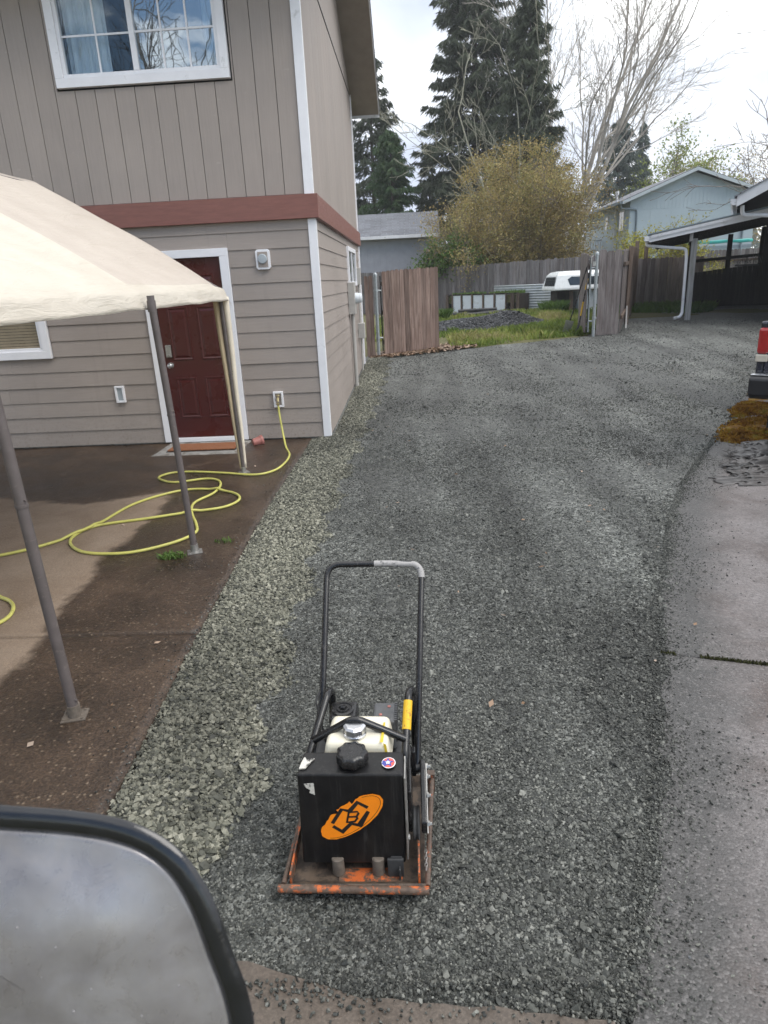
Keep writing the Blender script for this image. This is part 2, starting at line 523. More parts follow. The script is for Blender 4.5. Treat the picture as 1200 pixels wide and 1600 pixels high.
leaf_mat('needles_dark', [(0.056, 0.070, 0.044), (0.092, 0.112, 0.070), (0.125, 0.145, 0.095)])
leaf_mat('needles_green', [(0.040, 0.082, 0.036), (0.065, 0.118, 0.048), (0.105, 0.150, 0.065)])
leaf_mat('needles_grey', [(0.075, 0.105, 0.092), (0.105, 0.140, 0.118), (0.14, 0.17, 0.14)])
leaf_mat('buds_rust', [(0.16, 0.115, 0.042), (0.28, 0.205, 0.075), (0.39, 0.305, 0.125), (0.25, 0.245, 0.075), (0.36, 0.29, 0.13)])
leaf_mat('leaves_lime', [(0.16, 0.21, 0.045), (0.24, 0.29, 0.065), (0.30, 0.34, 0.09)])
leaf_mat('leaves_yellow', [(0.26, 0.25, 0.035), (0.36, 0.33, 0.04), (0.20, 0.24, 0.05)])
leaf_mat('leaves_green', [(0.05, 0.10, 0.02), (0.09, 0.16, 0.03), (0.13, 0.20, 0.05)])
leaf_mat('grass_blades', [(0.10, 0.15, 0.028), (0.17, 0.23, 0.045), (0.26, 0.30, 0.07), (0.34, 0.31, 0.13)])
leaf_mat('joint_green', [(0.028, 0.030, 0.012), (0.055, 0.056, 0.02), (0.09, 0.095, 0.03)], .9, 0)
leaf_mat('moss_fuzz', [(0.10, 0.045, 0.010), (0.24, 0.115, 0.018), (0.34, 0.20, 0.028), (0.27, 0.25, 0.05)], .9, 0)
leaf_mat('dead_leaf', [(0.10, 0.055, 0.03), (0.20, 0.125, 0.075), (0.30, 0.21, 0.15), (0.38, 0.30, 0.24)], transl=0)
simple('bark_dark', (0.07, 0.055, 0.043), 0.9, var=.35, nscale=9, bumpv=.6, bscale=20, stretch=(1, 1, .3))
simple('bark_pale', (0.36, 0.33, 0.29), 0.85, var=.25, nscale=4, bumpv=.4, bscale=12)
simple('bark_lichen', (0.27, 0.265, 0.20), 0.9, var=.3, nscale=3)
simple('bark_twig', (0.17, 0.14, 0.10), 0.9, var=.3, nscale=3)
simple('bark_grey', (0.16, 0.145, 0.13), 0.9, var=.3, nscale=3)

# -- fences, sheds, other buildings
wood('fence_grey', [(0.107, 0.094, 0.090), (0.184, 0.168, 0.164), (0.250, 0.234, 0.230), (0.139, 0.111, 0.102)])
wood('fence_brown', [(0.098, 0.064, 0.051), (0.176, 0.123, 0.102), (0.246, 0.184, 0.156), (0.127, 0.080, 0.064)])
wood('fence_mid', [(0.098, 0.080, 0.075), (0.164, 0.141, 0.134), (0.226, 0.201, 0.193), (0.123, 0.092, 0.082)])
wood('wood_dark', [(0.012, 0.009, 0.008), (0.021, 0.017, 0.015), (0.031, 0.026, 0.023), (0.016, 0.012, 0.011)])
wood('wood_brown', [(0.07, 0.048, 0.036), (0.12, 0.085, 0.066), (0.17, 0.128, 0.10), (0.085, 0.056, 0.042)])
wood('post_grey', [(0.17, 0.165, 0.16), (0.27, 0.265, 0.26), (0.36, 0.355, 0.35), (0.22, 0.205, 0.195)], objvar=.1)
simple('shed_wall', (0.33, 0.335, 0.36), 0.7, var=.08, nscale=3)
simple('shed_trim', (0.52, 0.52, 0.55), 0.6, var=.1, nscale=3)
simple('blue_wall', (0.375, 0.45, 0.495), 0.7, var=.05, nscale=1)
simple('blue_trim', (0.20, 0.25, 0.285), 0.7, var=.08)
simple('fascia_white', (0.66, 0.66, 0.68), 0.55, var=.09, nscale=3, dirt=(0.36, 0.35, 0.33), dirt_amt=.15)
simple('fascia_blue', (0.42, 0.47, 0.50), 0.6, var=.06)
simple('panel_white', (0.62, 0.66, 0.69), 0.6, var=.1, nscale=3, dirt=(0.4, 0.4, 0.36), dirt_amt=.2, dscale=3)
simple('cap_white', (0.74, 0.76, 0.76), 0.3, var=.05, dirt=(0.5, 0.48, 0.42), dirt_amt=.1)
simple('corrugated', (0.50, 0.53, 0.54), 0.45, metal=.3, var=.12)
simple('teal_tarp', (0.03, 0.36, 0.32), 0.5, var=.1)
simple('green_mesh', (0.03, 0.085, 0.062), 0.7, var=.2)
m, t, b = newmat('shingles')
co = worldco(t)
br = N(t, 'ShaderNodeTexBrick')
br.inputs['Scale'].default_value = 1
br.inputs['Brick Width'].default_value = 0.32
br.inputs['Row Height'].default_value = 0.15
br.inputs['Mortar Size'].default_value = 0.006
br.inputs['Color1'].default_value = (0.15, 0.158, 0.178, 1)
br.inputs['Color2'].default_value = (0.235, 0.245, 0.27, 1)
br.inputs['Mortar'].default_value = (0.05, 0.052, 0.06, 1)
L(t, co, br.inputs['Vector'])
c = mixc(t, 1.0, br.outputs['Color'], ramp(t, noise(t, co, 6, 6, .7), [(0.3, .75), (0.7, 1.2)]), 'MULTIPLY')
L(t, c, b.inputs['Base Color'])
b.inputs['Roughness'].default_value = 0.7
simple('shingle', (0.125, 0.132, 0.150), 0.75, var=.25, nscale=12, bumpv=.5, bscale=120, objvar=.22)

# -- machine and vehicles
simple('black_paint', (0.011, 0.011, 0.012), 0.22, var=.3, nscale=14, bumpv=.08, bscale=70, dirt=(0.075, 0.07, 0.066), dirt_amt=.12, dscale=26, spec=.5)
m, t, b = newmat('tank_black')
co = objco(t)
c = ramp(t, noise(t, co, 22, 6, .7), [(0.3, (0.005, 0.005, 0.0055)), (0.7, (0.011, 0.011, 0.012))])
dust = noise(t, mapping(t, co, (90, 90, 4)), 1.0, 7, .7, .4)
c = mixc(t, ramp(t, dust, [(0.54, 0.0), (0.80, 0.45)]), c, (0.085, 0.08, 0.077))
scf = noise(t, mapping(t, co, (30, 30, 18)), 1.0, 9, .8, 1.2)
c = mixc(t, ramp(t, scf, [(0.64, 0.0), (0.70, 0.55)]), c, (0.16, 0.15, 0.14))
mud = noise(t, mapping(t, co, (7, 7, 3)), 1.0, 6, .7)
c = mixc(t, ramp(t, mud, [(0.5, 0.0), (0.75, 0.35)]), c, (0.045, 0.037, 0.03))
L(t, c, b.inputs['Base Color'])
L(t, ramp(t, dust, [(0.3, 0.30), (0.7, 0.5)]), b.inputs['Roughness'])
b.inputs['Specular IOR Level'].default_value = 0.32
bump(t, b, noise(t, co, 160, 4), .12, .002)


def worn(name, paint, under, amt, rough=.55, scale=30):
    m, t, b = newmat(name)
    co = objco(t)
    n = noise(t, co, scale, 8, .72, .3)
    n2 = noise(t, co, scale * 3, 4, .6)
    f = ramp(t, n, [(amt - .04, 1.0), (amt + .03, 0.0)])
    p = ramp(t, n2, [(0.3, tuple(x * .8 for x in paint)), (0.7, paint)])
    u = ramp(t, n2, [(0.3, tuple(x * .6 for x in under)), (0.7, tuple(x * 1.25 for x in under))])
    L(t, mixc(t, f, p, u), b.inputs['Base Color'])
    b.inputs['Roughness'].default_value = rough
    bump(t, b, n, .35, .003)


worn('orange_worn', (0.55, 0.125, 0.028), (0.105, 0.07, 0.05), 0.545, .6, 22)
worn('orange_rubbed', (0.36, 0.085, 0.026), (0.095, 0.066, 0.05), 0.60)
worn('plate_rust', (0.10, 0.072, 0.051), (0.045, 0.034, 0.027), 0.5, .7, 18)
worn('yellow_sleeve', (0.78, 0.47, 0.02), (0.22, 0.06, 0.03), 0.39, .6, 60)
worn('white_tape', (0.34, 0.33, 0.325), (0.06, 0.06, 0.06), 0.43, .6, 60)
worn('label_white', (0.62, 0.60, 0.55), (0.03, 0.03, 0.03), 0.46, .6, 50)
simple('decal_orange', (0.98, 0.27, 0.008), 0.45, var=.06, nscale=30)
simple('decal_black', (0.012, 0.012, 0.012), 0.5, var=.1)
simple('decal_white', (0.75, 0.75, 0.77), 0.5, var=.05)
simple('decal_red', (0.62, 0.10, 0.08), 0.5, var=.05)
simple('decal_blue', (0.05, 0.06, 0.30), 0.5, var=.05)
simple('fuel_tank_cream', (0.70, 0.66, 0.54), 0.38, var=.05, nscale=14, dirt=(0.50, 0.40, 0.10), dirt_amt=.12, dscale=16)
simple('fuel_stain', (0.55, 0.40, 0.03), 0.4, var=.25, nscale=60)
simple('engine_dark', (0.045, 0.046, 0.048), 0.5, var=.2, nscale=30, bumpv=.1)
simple('muffler_grey', (0.10, 0.103, 0.108), 0.45, metal=.3, var=.2, nscale=30, bumpv=.08, dirt=(0.25, 0.10, 0.04), dirt_amt=.06, dscale=40)
simple('mount_dirty', (0.13, 0.108, 0.088), 0.8, var=.25, nscale=40, bumpv=.2)
simple('plastic_black', (0.016, 0.016, 0.017), 0.3, var=.3, nscale=40, bumpv=.06, dirt=(0.10, 0.10, 0.10), dirt_amt=.1, dscale=30)
simple('truck_navy', (0.008, 0.010, 0.024), 0.22, var=.15, coat=.6)
simple('lamp_red', (0.34, 0.008, 0.012), 0.12, var=.15, nscale=30, coat=.6)
simple('lamp_clear', (0.55, 0.50, 0.42), 0.15, var=.1, coat=.5)
simple('bumper_black', (0.014, 0.014, 0.017), 0.4, var=.2)
m, t, b = newmat('housing_grey')
co = worldco(t)
n1 = noise(t, co, 9, 6, .6, .4)
c = ramp(t, n1, [(0.3, (0.185, 0.172, 0.173)), (0.5, (0.255, 0.243, 0.246)), (0.68, (0.33, 0.318, 0.325))])
n2 = noise(t, mapping(t, co, (60, 10, 14)), 1.0, 7, .7, .3)
c = mixc(t, ramp(t, n2, [(0.55, 0.0), (0.8, 0.25)]), c, (0.16, 0.14, 0.14))
L(t, c, b.inputs['Base Color'])
smu = noise(t, co, 22, 6, .7, 1.0)
L(t, ramp(t, smu, [(0.35, 0.18), (0.65, 0.5)]), b.inputs['Roughness'])
b.inputs['Metallic'].default_value = 0.45
bump(t, b, noise(t, co, 5, 2), .4, .03)
b.inputs['Coat Weight'].default_value = 0.15
simple('water_bead', (0.25, 0.24, 0.245), 0.05, var=.05, spec=.8)
simple('rim_black', (0.012, 0.013, 0.016), 0.13, var=.3, nscale=30, bumpv=.12, bscale=30, spec=.6)

# ------------------------------------------------------------------ mesh helpers
def clampf(v, a, b):
    return max(a, min(b, v))


def gh(x, y):
    """height of the ground: level near the house, rising slowly to the gate and the yard"""
    return clampf(.022 * (y - 7), 0, .35) + .02 * clampf(x, 0, 6) * clampf((y - 7) / 6, 0, 1)


class MB:
    def __init__(s):
        s.v, s.f, s.mi, s.cur = [], [], [], 0

    def add(s, vs, fs):
        o = len(s.v)
        s.v += [tuple(p) for p in vs]
        for f in fs:
            s.f.append(tuple(i + o for i in f))
            s.mi.append(s.cur)
        return s

    def box(s, x0, x1, y0, y1, z0, z1, M=None):
        vs = [Vector(p) for p in ((x0, y0, z0), (x1, y0, z0), (x1, y1, z0), (x0, y1, z0), (x0, y0, z1), (x1, y0, z1), (x1, y1, z1), (x0, y1, z1))]
        if M is not None:
            vs = [M @ p for p in vs]
        return s.add(vs, [(3, 2, 1, 0), (4, 5, 6, 7), (0, 1, 5, 4), (1, 2, 6, 5), (2, 3, 7, 6), (3, 0, 4, 7)])

    def tube(s, pts, r, n=10, cap=True, closed=False):
        P = [Vector(p) for p in pts]
        k = len(P)
        rr = r if isinstance(r, (list, tuple)) else [r] * k
        rings = []
        up = None
        for i in range(k):
            a = P[(i - 1) % k] if (closed or i > 0) else P[i]
            c = P[(i + 1) % k] if (closed or i < k - 1) else P[i]
            d = (c - a)
            if d.length < 1e-9:
                d = Vector((0, 0, 1))
            d.normalize()
            if up is None:
                up = d.orthogonal().normalized()
            else:
                up = up - d * up.dot(d)
                up = up.normalized() if up.length > 1e-6 else d.orthogonal().normalized()
            w = d.cross(up)
            rings.append([P[i] + (up * math.cos(2 * PI * j / n) + w * math.sin(2 * PI * j / n)) * rr[i] for j in range(n)])
        vs = [p for q in rings for p in q]
        fs = []
        for i in range(k if closed else k - 1):
            for j in range(n):
                a, b2 = i * n, ((i + 1) % k) * n
                fs.append((a + j, a + (j + 1) % n, b2 + (j + 1) % n, b2 + j))
        if cap and not closed:
            fs.append(tuple(range(n - 1, -1, -1)))
            fs.append(tuple((k - 1) * n + j for j in range(n)))
        return s.add(vs, fs)

    def lathe(s, prof, n=24, M=None, wob=None):
        """prof: list of (r, z); wob(angle) -> radius factor"""
        vs, fs = [], []
        for (r, z) in prof:
            for j in range(n):
                a = 2 * PI * j / n
                k = wob(a) if wob else 1.0
                p = Vector((r * k * math.cos(a), r * k * math.sin(a), z))
                vs.append(M @ p if M is not None else p)
        for i in range(len(prof) - 1):
            for j in range(n):
                fs.append((i * n + j, i * n + (j + 1) % n, (i + 1) * n + (j + 1) % n, (i + 1) * n + j))
        fs.append(tuple(range(n - 1, -1, -1)))
        fs.append(tuple((len(prof) - 1) * n + j for j in range(n)))
        return s.add(vs, fs)

    def prism(s, poly, d0, d1, M):
        """2-D polygon (x, y) extruded from z=d0 to d1, mapped by M"""
        n = len(poly)
        vs = [M @ Vector((x, y, d0)) for x, y in poly] + [M @ Vector((x, y, d1)) for x, y in poly]
        fs = [tuple(range(n - 1, -1, -1)), tuple(range(n, 2 * n))]
        for j in range(n):
            fs.append((j, (j + 1) % n, n + (j + 1) % n, n + j))
        return s.add(vs, fs)


ROOTM = {}


def rootmat(o):
    while o is not None:
        if o.name in ROOTM:
            return ROOTM[o.name]
        o = o.parent
    return Matrix.Identity(4)


def obj(name, mb, mat, parent=None, smooth=False, bevel=0.0, label=None, seg=2):
    me = bpy.data.meshes.new(name)
    if isinstance(mb, MB):
        inv = rootmat(parent).inverted() if parent is not None else Matrix.Identity(4)
        vs = [inv @ Vector(p) for p in mb.v] if parent is not None else mb.v
        me.from_pydata([tuple(p) for p in vs], [], mb.f)
        mats = mat if isinstance(mat, (list, tuple)) else [mat]
        for mm in mats:
            me.materials.append(MATS[mm])
        if len(mats) > 1:
            me.polygons.foreach_set('material_index', mb.mi)
    me.update()
    o = bpy.data.objects.new(name, me)
    COL.objects.link(o)
    if parent is not None:
        o.parent = parent
    if smooth:
        me.shade_smooth()
        try:
            me.set_sharp_from_angle(angle=R(35 if smooth is True else smooth))
        except Exception:
            pass
    if bevel:
        bm = o.modifiers.new('bevel', 'BEVEL')
        bm.width = bevel
        bm.segments = seg
        bm.limit_method = 'ANGLE'
        bm.angle_limit = R(40)
    if label:
        o['label'] = label
    return o


def tag(o, label=None, cat=None, group=None, kind=None):
    if label:
        o['label'] = label
    if cat:
        o['category'] = cat
    if group:
        o['group'] = group
    if kind:
        o['kind'] = kind
    return o


def thing(name, label, cat, loc=(0, 0, 0), rz=0.0, group=None):
    o = bpy.data.objects.new(name, None)
    o.empty_display_size = 0.2
    COL.objects.link(o)
    o.location = loc
    o.rotation_euler = (0, 0, rz)
    ROOTM[o.name] = Matrix.Translation(Vector(loc)) @ Matrix.Rotation(rz, 4, 'Z')
    return tag(o, label, cat, group)


def place(name, mesh, parent, M):
    """put a shared mesh into the scene at world matrix M as a child of parent"""
    o = bpy.data.objects.new(name, mesh)
    COL.objects.link(o)
    if parent is not None:
        o.parent = parent
        M = rootmat(parent).inverted() @ M
    o.matrix_basis = M
    return o


def mesh_of(mb, mat, name='piece', smooth=False):
    me = bpy.data.meshes.new(name)
    me.from_pydata(mb.v, [], mb.f)
    me.materials.append(MATS[mat])
    if smooth:
        me.shade_smooth()
    me.update()
    return me


def frame(o, x, y):
    """matrix with origin o, x axis and y axis given (z = x cross y)"""
    x = Vector(x).normalized()
    y = Vector(y)
    y = (y - x * y.dot(x)).normalized()
    z = x.cross(y)
    m = Matrix((x, y, z)).transposed().to_4x4()
    m.translation = Vector(o)
    return m


def np_mesh(name, verts, faces, mats, parent=None, tint=None, smooth=False, mi=None):
    """verts (n,3), faces (m,k) all of the same size"""
    verts = np.asarray(verts, dtype=np.float32)
    faces = np.asarray(faces, dtype=np.int32)
    if parent is not None:
        inv = np.array(rootmat(parent).inverted())
        verts = verts @ inv[:3, :3].T.astype(np.float32) + inv[:3, 3].astype(np.float32)
    me = bpy.data.meshes.new(name)
    me.vertices.add(len(verts))
    me.vertices.foreach_set('co', verts.ravel())
    m, k = faces.shape
    me.loops.add(m * k)
    me.loops.foreach_set('vertex_index', faces.ravel())
    me.polygons.add(m)
    me.polygons.foreach_set('loop_start', np.arange(0, m * k, k, dtype=np.int32))
    for q in (mats if isinstance(mats, (list, tuple)) else [mats]):
        me.materials.append(MATS[q])
    if mi is not None:
        me.polygons.foreach_set('material_index', np.asarray(mi, dtype=np.int32))
    if tint is not None:
        a = me.attributes.new('tint', 'FLOAT', 'FACE')
        a.data.foreach_set('value', np.asarray(tint, dtype=np.float32))
    if smooth:
        me.polygons.foreach_set('use_smooth', np.ones(m, dtype=bool))
    me.update(calc_edges=True)
    me.validate()
    o = bpy.data.objects.new(name, me)
    COL.objects.link(o)
    if parent is not None:
        o.parent = parent
    return o


def grid_sheet(name, xs, ys, zf, mat, skirt=None):
    xs, ys = np.asarray(xs), np.asarray(ys)
    X, Y = np.meshgrid(xs, ys)
    Z = np.vectorize(zf)(X, Y)
    v = np.stack([X.ravel(), Y.ravel(), Z.ravel()], 1)
    nx, ny = len(xs), len(ys)
    i = (np.arange(ny - 1)[:, None] * nx + np.arange(nx - 1)[None, :]).ravel()
    f = np.stack([i, i + 1, i + nx + 1, i + nx], 1)
    return np_mesh(name, v, f, mat, smooth=True)


def interp(pts, y):
    """x on a polyline given as (x, y) sorted by y"""
    ys = [p[1] for p in pts]
    xs = [p[0] for p in pts]
    return float(np.interp(y, ys, xs))


# ------------------------------------------------------------------ ground
DRIVE_R = [(.40, 0.4), (.50, 1.2), (.62, 1.45), (.74, 1.75), (.91, 2.13), (1.02, 2.55), (1.23, 3.07), (1.34, 3.45), (1.53, 3.84), (1.86, 4.7), (2.3, 5.65), (3.04, 6.94), (4.0, 8.5), (4.97, 10.12), (6.2, 12.0), (8.6, 14.6), (11.0, 16.0), (18, 17)]
SLAB_E = [(-1.16, 0.2), (-1.17, 1.93), (-1.22, 2.99), (-1.28, 4.93), (-1.29, 6.63), (-1.27, 7.5), (-1.27, 8.0)]
from mathutils import noise as mnoise


def nz(x, y, s=1.0, k=0.0):
    return mnoise.noise(Vector((x * s, y * s, k)))


xs = sorted(set([-400, -150, -60, -30, -15] + list(np.arange(-10, 24.1, .5)) + [30, 45, 80, 200, 400]))
ys = sorted(set([-300, -100, -40, -15, -5] + list(np.arange(-2, 40.1, .5)) + [50, 70, 100, 200, 450]))


def ground_z(x, y):
    z = gh(x, y)
    inside = (-9 < x < 17 and -3 < y < 16.6) or (4 < x < 17 and y < 21)
    return z - (.10 if inside else 0.0) + (.03 * nz(x, y, .4) if y > 18 else 0)


g = grid_sheet('ground', xs, ys, ground_z, 'yard_soil')
tag(g, 'grassy earth of the yard behind the gates', kind='structure')

# gravel drive: one sheet with small waves, mounded along the loose strip
STRIP_R = [(-.72, 0.5), (-.74, 1.78), (-.69, 2.23), (-.75, 3.16), (-.76, 4.81), (-.72, 6.94), (-.62, 9.5), (-.56, 12.5), (-.55, 15.6)]


def drive_z(x, y):
    z = gh(x, y) - .004 + .010 * nz(x, y, 1.1) + .006 * nz(x, y, 3.7, 4)
    e = interp(STRIP_R, y)
    lft = interp(SLAB_E, y) if y < 7.98 else -1.2
    z += .024 * clampf((e - x) / .12, 0, 1) * clampf((x - lft) / .10, 0, 1)
    z -= .06 * clampf((lft - x + .01) / .03, 0, 1)
    xr_ = interp(DRIVE_R, y)
    ke = clampf(1 - abs(x - xr_) / .22, 0, 1)
    z = z * (1 - ke) + (gh(x, y) + .006) * ke
    z -= .05 * clampf((x - xr_ - .08) / .05, 0, 1)
    z -= .05 * clampf((1.22 - y) / .05, 0, 1)
    if y > 15.2:                      # fades under the litter and grass at the gate line
        line = 15.55 + (x + .66) * .33 if x < 4.6 else 99
        z -= clampf((y - line) / .5, 0, 1) * .12
    return z


xs = np.concatenate([np.arange(-1.45, 2.2, .05), np.arange(2.2, 17.6, .25)])
ys = np.concatenate([np.arange(0.2, 6, .05), np.arange(6, 27.1, .2)])
g = grid_sheet('gravel_driveway', xs, ys, drive_z, 'gravel_base')
tag(g, 'compacted grey crushed gravel driveway running from the foreground to the gates', kind='structure')


def strip(name, left, right, ys, lift, thick, mat, nx=24, jit=(0, 0), parent=None, attr=None, zf=None, shear=False):
    """slab whose long edges follow two polylines, with thickness"""
    rows, vals = [], []
    for y in ys:
        a = interp(left, y) + jit[0] * (nz(3.1, y, 6) + .5 * nz(9.3, y, 19))
        a0_ = a
        b = interp(right, y) + jit[1] * (nz(7.7, y, 6) + .5 * nz(1.3, y, 19))
        for i in range(nx + 1):
            q_ = i / nx
            x = a + (b - a) * (q_ ** 2.2 if attr is not None and nx == 60 else q_)
            z = (zf or gh)(x, y) + lift
            yy = y - (.28 * min(x - a0_, 2.5) if shear else 0)
            rows.append((x, yy, z))
    n = len(ys)
    w = nx + 1
    top = np.array(rows)
    bot = top - np.array([0, 0, thick])
    v = np.concatenate([top, bot])
    f = []
    for j in range(n - 1):
        for i in range(nx):
            k = j * w + i
            f.append((k, k + 1, k + w + 1, k + w))
    o = n * w
    for j in range(n - 1):
        k = j * w
        f.append((k + o, k, k + w, k + w + o))
        k = j * w + nx
        f.append((k, k + o, k + w + o, k + w))
    for i in range(nx):
        f.append((i, i + o, i + 1 + o, i + 1))
        k = (n - 1) * w + i
        f.append((k + o, k, k + 1, k + 1 + o))
    ob = np_mesh(name, v, f, mat, parent=parent)
    if attr:
        vals = [attr(p[0], p[1]) for p in rows]
        a = ob.data.attributes.new('dry', 'FLOAT', 'POINT')
        a.data.foreach_set('value', np.array(vals + [0.0] * len(vals), dtype=np.float32))
    return ob


# patio under the canopy: two pours with a crack between, dry where the canopy keeps the rain off
DRY = [(-6.5, 5.2), (-4.3, 6.05), (-3.02, 5.66), (-2.33, 5.98), (-2.22, 5.59), (-2.22, 4.8), (-2.28, 4.3), (-2.18, 4.03), (-2.17, 3.52), (-2.08, 3.22), (-2.05, 2.96), (-2.14, 2.57), (-3.0, 2.3), (-6.5, 2.0)]


def sdist(x, y, poly):
    ins = False
    best = 9e9
    n = len(poly)
    for i in range(n):
        x1, y1 = poly[i]
        x2, y2 = poly[(i + 1) % n]
        dx, dy = x2 - x1, y2 - y1
        t_ = clampf(((x - x1) * dx + (y - y1) * dy) / (dx * dx + dy * dy), 0, 1)
        best = min(best, math.hypot(x - x1 - t_ * dx, y - y1 - t_ * dy))
        if (y1 > y) != (y2 > y) and x < (x2 - x1) * (y - y1) / (y2 - y1) + x1:
            ins = not ins
    return best if ins else -best


def dryness(x, y):
    return clampf(.5 + sdist(x, y, DRY) / .5, 0, 1)


patio = thing('patio', 'rain-darkened brown concrete patio with dry tan patches beside the house', 'patio', (-3, 4, 0))
tag(patio, kind='structure')
patio.pop('category', None)
SL_L = [(-8, -2), (-8, 9)]
for (y0, y1) in ((0.35, 3.23), (3.245, 8.06)):
    yy = list(np.arange(y0, y1, .05)) + [y1]
    strip('slab', SL_L, SLAB_E, yy, .012, .16, 'patio_concrete', nx=130, jit=(0, .006), parent=patio, attr=dryness)

# pale concrete pad to the right, in slabs with a mossy joint
pad = thing('concrete_pad', 'weathered pale grey concrete pad with brown stains along the right of the drive', 'pad', (3, 3, 0))
tag(pad, kind='structure')
pad.pop('category', None)
def pad_edge(x, y):
    return clampf(1.05 - (x - interp(DRIVE_R, y)) / .50, 0, 1)


PAD_R = [(9.5, -3), (9.5, 9), (12, 14)]
for (y0, y1, sk) in ((0.35, 2.925, 0), (2.945, 7.4, 0), (7.42, 13.0, 0)):
    yy = list(np.arange(y0, y1, .04)) + [y1]
    strip('slab', DRIVE_R, PAD_R, yy, .009, .15, 'pad_concrete', nx=60, jit=(.06, 0), parent=pad, attr=pad_edge, shear=True)

# strip of older street concrete at the very bottom
AP_T = [(-.9, 1.30), (-.62, 1.36), (-.52, 1.35), (-.3, 1.29), (-.2, 1.26), (.2, 1.22), (.5, 1.19)]
rows = []
nxp = 60
v, f = [], []
for j in range(2):
    for i in range(nxp + 1):
        x = -1.15 + 1.6 * i / nxp
        yt = float(np.interp(x, [p[0] for p in AP_T], [p[1] for p in AP_T])) + .018 * nz(x, 2.2, 9)
        v.append((x, yt if j else -.8, .012))
o = len(v)
v += [(a, b_, c_ - .12) for a, b_, c_ in v]
for i in range(nxp):
    f.append((i, i + 1, nxp + 2 + i, nxp + 1 + i))
    k = nxp + 1 + i
    f.append((k, k + 1, k + 1 + o, k + o))
ap = np_mesh('pavement', v, f, 'apron_concrete')
tag(ap, 'damp tan concrete pavement below the end of the gravel', kind='structure')


# ------------------------------------------------------------------ crushed stone (geometry nodes, real stones)
def stone_nodes(name, mat, flat):
    ng = bpy.data.node_groups.new(name, 'GeometryNodeTree')
    ng.interface.new_socket('Geometry', in_out='INPUT', socket_type='NodeSocketGeometry')
    ng.interface.new_socket('Geometry', in_out='OUTPUT', socket_type='NodeSocketGeometry')
    gi = ng.nodes.new('NodeGroupInput')
    go = ng.nodes.new('NodeGroupOutput')
    g2i = ng.nodes.new('GeometryNodeGeometryToInstance')
    for k in range(7):
        ico = ng.nodes.new('GeometryNodeMeshIcoSphere')
        ico.inputs['Radius'].default_value = 0.5
        ico.inputs['Subdivisions'].default_value = 1
        sp_ = ng.nodes.new('GeometryNodeSetPosition')
        rv = ng.nodes.new('FunctionNodeRandomValue')
        rv.data_type = 'FLOAT_VECTOR'
        rv.inputs[0].default_value = (-.25, -.25, -.25)
        rv.inputs[1].default_value = (.25, .25, .25)
        rv.inputs['Seed'].default_value = k * 7 + 3
        ng.links.new(rv.outputs[0], sp_.inputs['Offset'])
        ng.links.new(ico.outputs['Mesh'], sp_.inputs['Geometry'])
        sm = ng.nodes.new('GeometryNodeSetMaterial')
        sm.inputs['Material'].default_value = MATS[mat]
        ng.links.new(sp_.outputs[0], sm.inputs['Geometry'])
        ss = ng.nodes.new('GeometryNodeSetShadeSmooth')
        ss.inputs['Shade Smooth'].default_value = False
        ng.links.new(sm.outputs[0], ss.inputs['Geometry'])
        ng.links.new(ss.outputs[0], g2i.inputs[0])
    iop = ng.nodes.new('GeometryNodeInstanceOnPoints')
    ng.links.new(gi.outputs[0], iop.inputs['Points'])
    ng.links.new(g2i.outputs[0], iop.inputs['Instance'])
    iop.inputs['Pick Instance'].default_value = True

    def attr(nm, typ):
        n = ng.nodes.new('GeometryNodeInputNamedAttribute')
        n.data_type = typ
        n.inputs['Name'].default_value = nm
        return n.outputs['Attribute']
    ng.links.new(attr('kindn', 'INT'), iop.inputs['Instance Index'])
    ng.links.new(attr('rotv', 'FLOAT_VECTOR'), iop.inputs['Rotation'])
    ng.links.new(attr('scl', 'FLOAT_VECTOR'), iop.inputs['Scale'])
    ng.links.new(iop.outputs[0], go.inputs[0])
    return ng


def stones(name, pts, size, mat, label, flat=0.65, tilt=.5):
    pts = np.asarray(pts, dtype=np.float32)
    n = len(pts)
    me = bpy.data.meshes.new(name)
    me.vertices.add(n)
    me.vertices.foreach_set('co', pts.ravel())
    s = np.asarray(size, dtype=np.float32)
    sc = np.stack([s * RNG.uniform(.75, 1.3, n), s * RNG.uniform(.75, 1.1, n), s * RNG.uniform(.7, 1.2, n) * flat], 1)
    rt = np.stack([RNG.uniform(-tilt, tilt, n), RNG.uniform(-tilt, tilt, n), RNG.uniform(0, 6.28, n)], 1)
    a = me.attributes.new('scl', 'FLOAT_VECTOR', 'POINT')
    a.data.foreach_set('vector', sc.astype(np.float32).ravel())
    a = me.attributes.new('rotv', 'FLOAT_VECTOR', 'POINT')
    a.data.foreach_set('vector', rt.astype(np.float32).ravel())
    a = me.attributes.new('kindn', 'INT', 'POINT')
    a.data.foreach_set('value', RNG.integers(0, 7, n).astype(np.int32))
    me.materials.append(MATS[mat])
    o = bpy.data.objects.new(name, me)
    COL.objects.link(o)
    mod = o.modifiers.new('stones', 'NODES')
    mod.node_group = stone_nodes(name + '_nodes', mat, flat)
    tag(o, label, kind='stuff')
    return o


def xr(y):
    return np.interp(y, [p[1] for p in DRIVE_R], [p[0] for p in DRIVE_R])


def xe(y):
    return np.interp(y, [p[1] for p in STRIP_R], [p[0] for p in STRIP_R])


def xl(y):
    return np.where(y < 8.0, np.interp(y, [p[1] for p in SLAB_E], [p[0] for p in SLAB_E]), -1.0)


vdz = np.vectorize(drive_z)
vgh = np.vectorize(gh)


def patchy(x, y, s=1.0, k=0.0):
    return np.array([mnoise.noise(Vector((a * s, b_ * s * .6, k))) for a, b_ in zip(x, y)])


